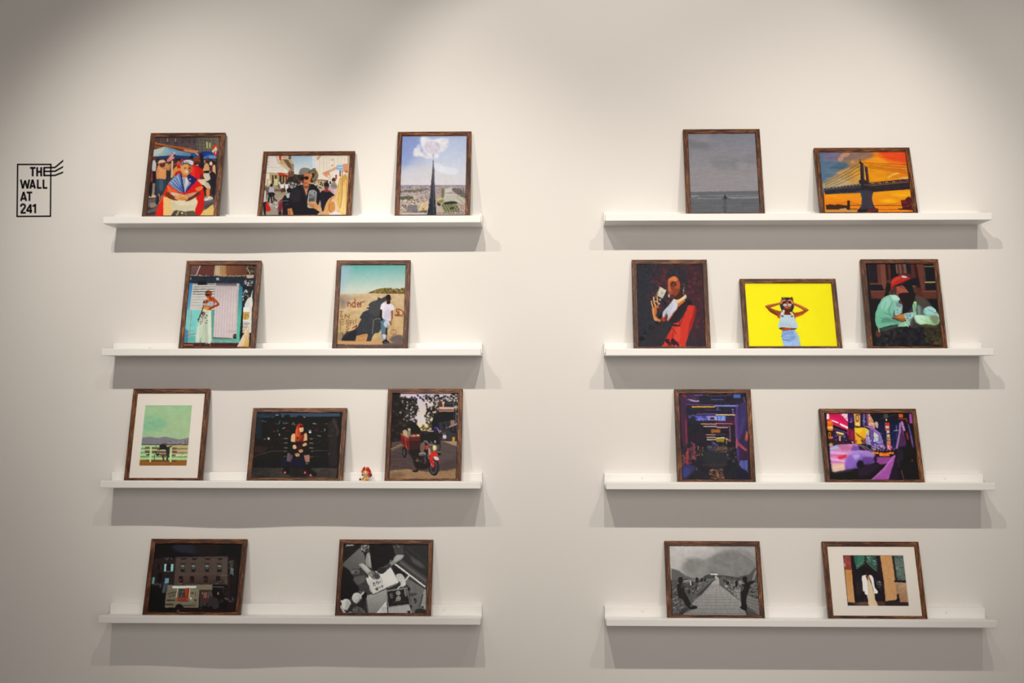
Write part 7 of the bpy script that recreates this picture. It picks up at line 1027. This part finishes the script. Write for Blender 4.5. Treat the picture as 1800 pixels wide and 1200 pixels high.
# number, column, row, P/L, left x and right x on the ledge, zoom window used as drawing coordinates (ox, oy, scale), painter, label, print label, mat window px
FR = [
 ('L', 0, 'P', -1.262, -1.027, (240, 226, 7.5), 'pic_flag', 'framed upright photo of a man draped in a red, white and blue flag', None),
 ('L', 0, 'L', -0.907, -0.620, (446, 256, 9.228), 'pic_cowboy', 'framed street photo of a man in black wearing a straw hat and sunglasses', None),
 ('L', 0, 'P', -0.486, -0.256, (686, 224, 7.409), 'pic_spire', 'framed upright photo of a dark church spire rising over a city', None),
 ('R', 0, 'P', 0.401, 0.637, (1194, 220, 7.409), 'pic_greysea', 'wood framed upright grey photo of a lone figure on an empty beach', None),
 ('R', 0, 'L', 0.804, 1.097, (1424, 250, 9.0), 'pic_bridge', 'wood framed photo of a suspension bridge tower against an orange sunset', None),
 ('L', 1, 'P', -1.145, -0.911, (304, 450, 7.14), 'pic_shack', 'framed upright photo of a woman beside the pink door of a turquoise shack', None),
 ('L', 1, 'P', -0.675, -0.445, (574, 450, 7.146), 'pic_shadowwall', 'framed upright photo of a white-shirted man and his long shadow on a scrawled wall', None),
 ('R', 1, 'P', 0.2405, 0.472, (1104, 448, 7.06), 'pic_tape', 'wood framed upright dark portrait of a woman in a red coat holding a cassette', None),
 ('R', 1, 'L', 0.573, 0.8665, (1294, 480, 8.694), 'pic_yellow', 'wood framed bright yellow photo of a woman in pale denim with raised arms', None),
 ('R', 1, 'P', 0.9435, 1.180, (1506, 446, 7.06), 'pic_teal', 'framed upright photo of a man in a mint green jacket and red cap', None),
 ('L', 2, 'P', -1.308, -1.069, (206, 674, 6.82), 'pic_bench', 'framed photo with wide ivory mat, people on a bench under green sky', [(256.6, 713.1), (338.3, 713.1), (326.5, 818.1), (244.1, 818.1)]),
 ('L', 2, 'L', -0.9335, -0.641, (426, 706, 8.33), 'pic_skater', 'wood framed dark photo of a red haired woman seated in roller skates', None),
 ('L', 2, 'P', -0.5135, -0.282, (668, 674, 6.818), 'pic_trike', 'framed upright photo of a red motor tricycle on a tree-lined road', None),
 ('R', 2, 'P', 0.370, 0.604, (1178, 674, 6.742), 'pic_neon', 'framed upright dark photo of a neon-lit alley in violet and orange', None),
 ('R', 2, 'L', 0.813, 1.1075, (1432, 708, 8.333), 'pic_taxi', 'framed night photo of blurred violet car, orange cabs and lit billboards', None),
 ('L', 3, 'L', -1.247, -0.9495, (240, 936, 8.0), 'pic_street', 'framed very dark photo of a truck before a brick building at night', None),
 ('L', 3, 'L', -0.662, -0.3725, (580, 936, 8.0), 'pic_desk', 'framed black and white photo of a person writing at a table with cups', None),
 ('R', 3, 'L', 0.338, 0.6285, (1160, 938, 7.9), 'pic_wall', 'framed black and white photo of two people on a paved wall under misty mountains', None),
 ('R', 3, 'L', 0.8185, 1.111, (1436, 938, 7.794), 'pic_whitecoat', 'framed photo with wide ivory mat, person in white before a dark green door', [(1481.5, 976.1), (1586.8, 976.1), (1597.9, 1064.4), (1490.5, 1064.4)]),
]
SAT = {'pic_yellow': 1.0, 'pic_bridge': .97, 'pic_desk': 1.0, 'pic_wall': 1.0, 'pic_greysea': 1.0, 'pic_whitecoat': .82, 'pic_neon': .76, 'pic_street': .84, 'pic_taxi': .92, 'pic_flag': .94, 'pic_teal': .84}
def build_frame(n, col, row, kind, xa, xb, zm, painter, label, window):
    L = (PORT if kind == 'P' else LAND)[1]; W = xb - xa
    # the frame's back top edge touches the wall, its back bottom edge the tray
    th = 0.2
    for _ in range(30): th = math.asin((-YF - FT * math.cos(th) - 0.0007) / L)
    z0 = ROWZ[col, row] + ZB + TRAY + FT * math.sin(th) + 0.0002
    t = empty('framed_photo', ((xa + xb) / 2, YF, z0), label, 'framed picture', 'framed photos leaning on the ledges', (-th, 0, 0))
    moulding(W, L, t)
    yp = 0.0052 if window is None else 0.0060
    ca, sa = math.cos(th), math.sin(th)
    P0 = np.array([(xa + xb) / 2, YF, z0]); AX = np.array([1.0, 0, 0]); AY = np.array([0, ca, -sa]); AZ = np.array([0, sa, ca])
    P0 = P0 + AY * yp
    iw, ih = W - 2 * FW + .004, L - 2 * FW + .004
    def plane(px):      # picture pixels of the photograph to metres on the sheet
        px = np.asarray(px, float)
        d = CF[None] + CR[None] * (px[:, :1] - 900) / CAM['f'] - CU[None] * (px[:, 1:] - 600) / CAM['f']
        t_ = ((P0 - CO) @ AY) / (d @ AY); q = CO[None] + d * t_[:, None] - P0[None]
        return np.stack([q @ AX, q @ AZ], 1)
    def cvt(Q):
        m = plane(np.stack([zm[0] + Q[:, 0] / zm[2], zm[1] + Q[:, 1] / zm[2]], 1))
        return np.stack([(m[:, 0] + iw / 2) / iw, (L / 2 + ih / 2 - m[:, 1]) / ih], 1)
    w, h = (168, 216) if kind == 'P' else (216, 170)
    if PRINT_MODE == 'paint':
        pc = Pic(cvt, w, h, (60, 55, 55), seed=n + 3); globals()[painter](pc)
        img = finish(pc.out(w, h), pc.rs, 1.2 if painter == 'pic_yellow' else 3.6, 0.7); g_ = img.mean(2, keepdims=True); img = img_to_albedo(np.clip(g_ + (img - g_) * SAT.get(painter, 0.9), 0, 255), CAL[n])
    else:
        img = np.full((h, w, 3), 0.8 if PRINT_MODE == 'white' else 0.004)
    ink_mesh('photo_print', w, h, -iw / 2, iw / 2, (L - ih) / 2, (L + ih) / 2, yp, img, t)
    bm = bmesh.new(); box(bm, -iw / 2, iw / 2, 0.0068, 0.0105, (L - ih) / 2, (L + ih) / 2); bm_obj('backing_board', bm, M_back, t)
    bm = bmesh.new(); box(bm, -iw / 2 + .0025, iw / 2 - .0025, 0.0026, 0.0040, (L - ih) / 2 + .0025, (L + ih) / 2 - .0025); g = bm_obj('glass_pane', bm, M_glass, t)
    if window:
        q = plane(window); x0, x1 = (q[0, 0] + q[3, 0]) / 2, (q[1, 0] + q[2, 0]) / 2; z1, z0_ = (q[0, 1] + q[1, 1]) / 2, (q[2, 1] + q[3, 1]) / 2
        bm = bmesh.new(); ya, yb = 0.0044, 0.0058; bv = .0011
        O = [(-iw / 2, (L - ih) / 2), (iw / 2, (L - ih) / 2), (iw / 2, (L + ih) / 2), (-iw / 2, (L + ih) / 2)]; I = [(x0, z0_), (x1, z0_), (x1, z1), (x0, z1)]
        I2 = [(x0 - bv, z0_ - bv), (x1 + bv, z0_ - bv), (x1 + bv, z1 + bv), (x0 - bv, z1 + bv)]
        A = [bm.verts.new((x, ya, z)) for x, z in O]; B = [bm.verts.new((x, ya, z)) for x, z in I2]; Cc = [bm.verts.new((x, yb, z)) for x, z in I]; D = [bm.verts.new((x, yb, z)) for x, z in O]
        for k in range(4):
            j = (k + 1) % 4
            bm.faces.new((A[k], A[j], B[j], B[k])); f = bm.faces.new((B[k], B[j], Cc[j], Cc[k])); f.material_index = 1
            bm.faces.new((Cc[k], Cc[j], D[j], D[k])); bm.faces.new((D[k], D[j], A[j], A[k]))
        o = bm_obj('mat_board', bm, [M_mat, M_bev], t); o['label'] = 'ivory mat board'
for n, f in enumerate(FR): build_frame(n, *f)

# ---------------------------------------------------------------- lettering on the wall
M_vinyl = new_mat('black_vinyl', (0.012, 0.008, 0.014), .45, .4)
def wp(zx, zy): return on_wall(20 + zx / 10, 270 + zy / 10)
def ribbon(bm, pts, w, y0=-0.0011, y1=-0.0004, cut=None):
    """flat stroke of constant width with mitred corners; pts are wall coordinates"""
    P = [Vector(p) for p in pts]; n = len(P); Lf, Rt = [], []
    for i in range(n):
        d1 = (P[i] - P[i - 1]).normalized() if i else (P[1] - P[0]).normalized()
        d2 = (P[i + 1] - P[i]).normalized() if i < n - 1 else d1
        nn = Vector((-(d1.y + d2.y), d1.x + d2.x)).normalized(); s = w / 2 / max(.35, nn.dot(Vector((-d1.y, d1.x))))
        Lf.append(P[i] + nn * s); Rt.append(P[i] - nn * s)
        if cut and i == n - 1:      # end cut upright
            k = 1.0 / max(.3, d1.x); Lf[-1] = P[i] + Vector((0, w / 2 * k)); Rt[-1] = P[i] - Vector((0, w / 2 * k))
    for i in range(n - 1):
        q = [Lf[i], Lf[i + 1], Rt[i + 1], Rt[i]]
        f_ = [bm.verts.new((p.x, y0, p.y)) for p in q]; b_ = [bm.verts.new((p.x, y1, p.y)) for p in q]
        bm.faces.new(f_); bm.faces.new(b_[::-1])
        for k in range(4): bm.faces.new((f_[k], b_[k], b_[(k + 1) % 4], f_[(k + 1) % 4]))
def strokes(name, par, lst, wz, cut=None):
    bm = bmesh.new()
    for st in lst: ribbon(bm, [wp(*q) for q in st], wz / 10 / 566.4, cut=cut)
    o = bm_obj(name, bm, M_vinyl); o.parent = par; o.matrix_parent_inverse = par.matrix_world.inverted(); return o
cx, cz_ = wp(400, 1110)
sg = empty('wall_sign', (cx, 0, cz_), 'black outlined lettering THE WALL AT 241 on the bare wall at the far left', 'sign')
bpy.context.view_layer.update()
strokes('border', sg, [[(112, 189), (700, 189)], [(696, 180), (688, 1105)], [(112, 180), (102, 1108)], [(93, 1102), (697, 1098)]], 26)
strokes('lettering', sg, [
 [(330, 250), (425, 250)], [(376, 250), (376, 398)], [(455, 238), (455, 398)], [(526, 238), (526, 398)], [(455, 318), (526, 318)],
 [(578, 236), (578, 395)]], 35)
strokes('lettering', sg, [
 [(167, 455), (203, 612)], [(203, 612), (243, 470)], [(243, 470), (283, 612)], [(283, 612), (317, 455)],
 [(332, 612), (374, 455)], [(374, 455), (418, 612)], [(345, 572), (406, 572)], [(465, 455), (465, 612)], [(465, 602), (530, 602)], [(566, 455), (566, 612)], [(566, 602), (634, 602)]], 33)
strokes('lettering', sg, [[(170, 830), (217, 672)], [(217, 672), (263, 830)], [(184, 790), (250, 790)], [(270, 682), (368, 682)], [(320, 682), (320, 830)]], 33)
strokes('lettering', sg, [
 [(170, 932), (174, 905), (194, 890), (220, 890), (240, 906), (242, 934), (226, 962), (196, 998), (172, 1034)], [(165, 1038), (255, 1038)],
 [(340, 890), (340, 1046)], [(340, 892), (272, 1002)], [(266, 1004), (364, 1004)], [(421, 885), (421, 1046)], [(372, 920), (404, 914), (420, 890)]], 33)
strokes('waving_line', sg, [[(578, 246), (768, 243), (913, 122)]], 28, cut=True)
strokes('waving_line', sg, [[(578, 311), (768, 309), (911, 230)]], 28, cut=True)
strokes('waving_line', sg, [[(578, 384), (768, 382), (911, 326)]], 28, cut=True)

# ---------------------------------------------------------------- the little figurine on the third ledge
def fpos(px, py, y=-0.060):
    d = pix_ray(px, py); t = (y - CO[1]) / d[1]; q = CO + t * d; return Vector((float(q[0]), y, float(q[2])))
def glossy(name, rgb, rough=.28): return new_mat(name, tuple(lin(rgb)), rough, .5)
M_red, M_dred, M_peach, M_yel, M_drk, M_brn, M_eye = glossy('red_vinyl', (190, 18, 22)), glossy('dark_red_vinyl', (84, 14, 20)), glossy('peach_vinyl', (240, 186, 130)), glossy('yellow_vinyl', (214, 188, 56)), glossy('charcoal_vinyl', (92, 74, 80)), glossy('amber_vinyl', (190, 120, 50)), glossy('eye_paint', (70, 84, 70))
fb = fpos(642.5, 845); zt = ROWZ['L', 2] + ZB + TRAY
fg = empty('figurine', (fb.x, -0.060, zt), 'tiny big-headed figurine with glossy red hair and a yellow outfit on the third ledge', 'figurine')
def F(zx, zy, dy=0.0):     # zoomed figurine coordinates to local metres
    p = fpos(620 + zx / 27.27, 808 + zy / 27.27, -0.060 + dy); return p - Vector(fg.location)
u = 1 / 27.27 / 575
def part(name, mat, fn, smooth=True):
    bm = bmesh.new(); fn(bm); return bm_obj(name, bm, mat, fg, smooth)
hd = F(615, 615); 
part('head', M_peach, lambda bm: ellipsoid(bm, hd + Vector((0, -.0015, 0)), (172 * u, 160 * u, 132 * u)))
def hair(bm):
    ellipsoid(bm, F(640, 560) + Vector((0, .0085, 0)), (205 * u, 165 * u, 200 * u))
    for x, z, rx, rz, a in ((545, 440, 75, 92, 12), (720, 455, 85, 90, -14), (800, 520, 62, 100, -18), (480, 560, 42, 120, 8), (820, 640, 46, 120, -6), (790, 770, 46, 70, 20)):
        ellipsoid(bm, F(x, z, -.003), (rx * u, 90 * u, rz * u), Matrix.Rotation(math.radians(a), 3, 'Y'), 16, 12)
    for x, z, dx in ((570, 370, -8), (735, 385, 14)):
        bmesh.ops.create_cone(bm, cap_ends=True, segments=14, radius1=56 * u, radius2=12 * u, depth=110 * u, matrix=Matrix.Translation(F(x, z)) @ Matrix.Rotation(math.radians(dx), 4, 'Y'))
part('hair', M_red, hair)
part('hair_tail', M_dred, lambda bm: (ellipsoid(bm, F(850, 735, .004), (70 * u, 60 * u, 90 * u), Matrix.Rotation(math.radians(25), 3, 'Y')), ellipsoid(bm, F(500, 720, .006), (75 * u, 60 * u, 45 * u))))
part('ear', M_peach, lambda bm: (ellipsoid(bm, F(865, 600), (52 * u, 40 * u, 70 * u), Matrix.Rotation(math.radians(-20), 3, 'Y'))))
part('ear', M_peach, lambda bm: (ellipsoid(bm, F(430, 540), (34 * u, 36 * u, 70 * u), Matrix.Rotation(math.radians(10), 3, 'Y'))))
part('hair_band', M_peach, lambda bm: tube(bm, [F(612, 490, -.0095), F(622, 440, -.0090), F(650, 385, -.0065), F(672, 335, -.003)], [16 * u, 24 * u, 24 * u, 14 * u]))
for x in (540, 685): part('eye', M_eye, lambda bm, x=x: ellipsoid(bm, F(x, 572, -.0108), (26 * u, 16 * u, 28 * u), None, 14, 10))
part('cheek', M_red, lambda bm: ellipsoid(bm, F(590, 690, -.0105), (20 * u, 10 * u, 9 * u), None, 12, 8))
part('torso', M_yel, lambda bm: (ellipsoid(bm, F(585, 915), (92 * u, 80 * u, 110 * u)), ellipsoid(bm, F(560, 985), (110 * u, 90 * u, 60 * u))))
part('collar', M_brn, lambda bm: ellipsoid(bm, F(590, 830), (80 * u, 66 * u, 40 * u)))
part('arm', M_peach, lambda bm: tube(bm, [F(650, 840, -.002), F(700, 890, -.004), F(720, 945, -.005)], [26 * u, 30 * u, 34 * u]))
part('arm', M_brn, lambda bm: tube(bm, [F(535, 840, -.002), F(500, 890, -.005), F(450, 935, -.006)], [26 * u, 26 * u, 20 * u]))
part('leg', M_brn, lambda bm: tube(bm, [F(650, 990), F(690, 1000, -.004), F(720, 1000, -.008)], [44 * u, 42 * u, 40 * u]))
part('leg', M_peach, lambda bm: tube(bm, [F(560, 1000), F(520, 1005, -.004), F(490, 1005, -.008)], [44 * u, 42 * u, 40 * u]))
def pom(bm):
    ellipsoid(bm, F(360, 930, -.006), (52 * u, 46 * u, 56 * u), None, 16, 12)
    for k in range(6):
        a = k * PI / 3; ellipsoid(bm, F(360 + 40 * math.cos(a), 930 + 40 * math.sin(a), -.006), (24 * u, 24 * u, 24 * u), None, 10, 8)
    tube(bm, [F(400, 935, -.006), F(460, 940, -.006)], [14 * u, 14 * u], 8)
part('held_toy', M_drk, pom)
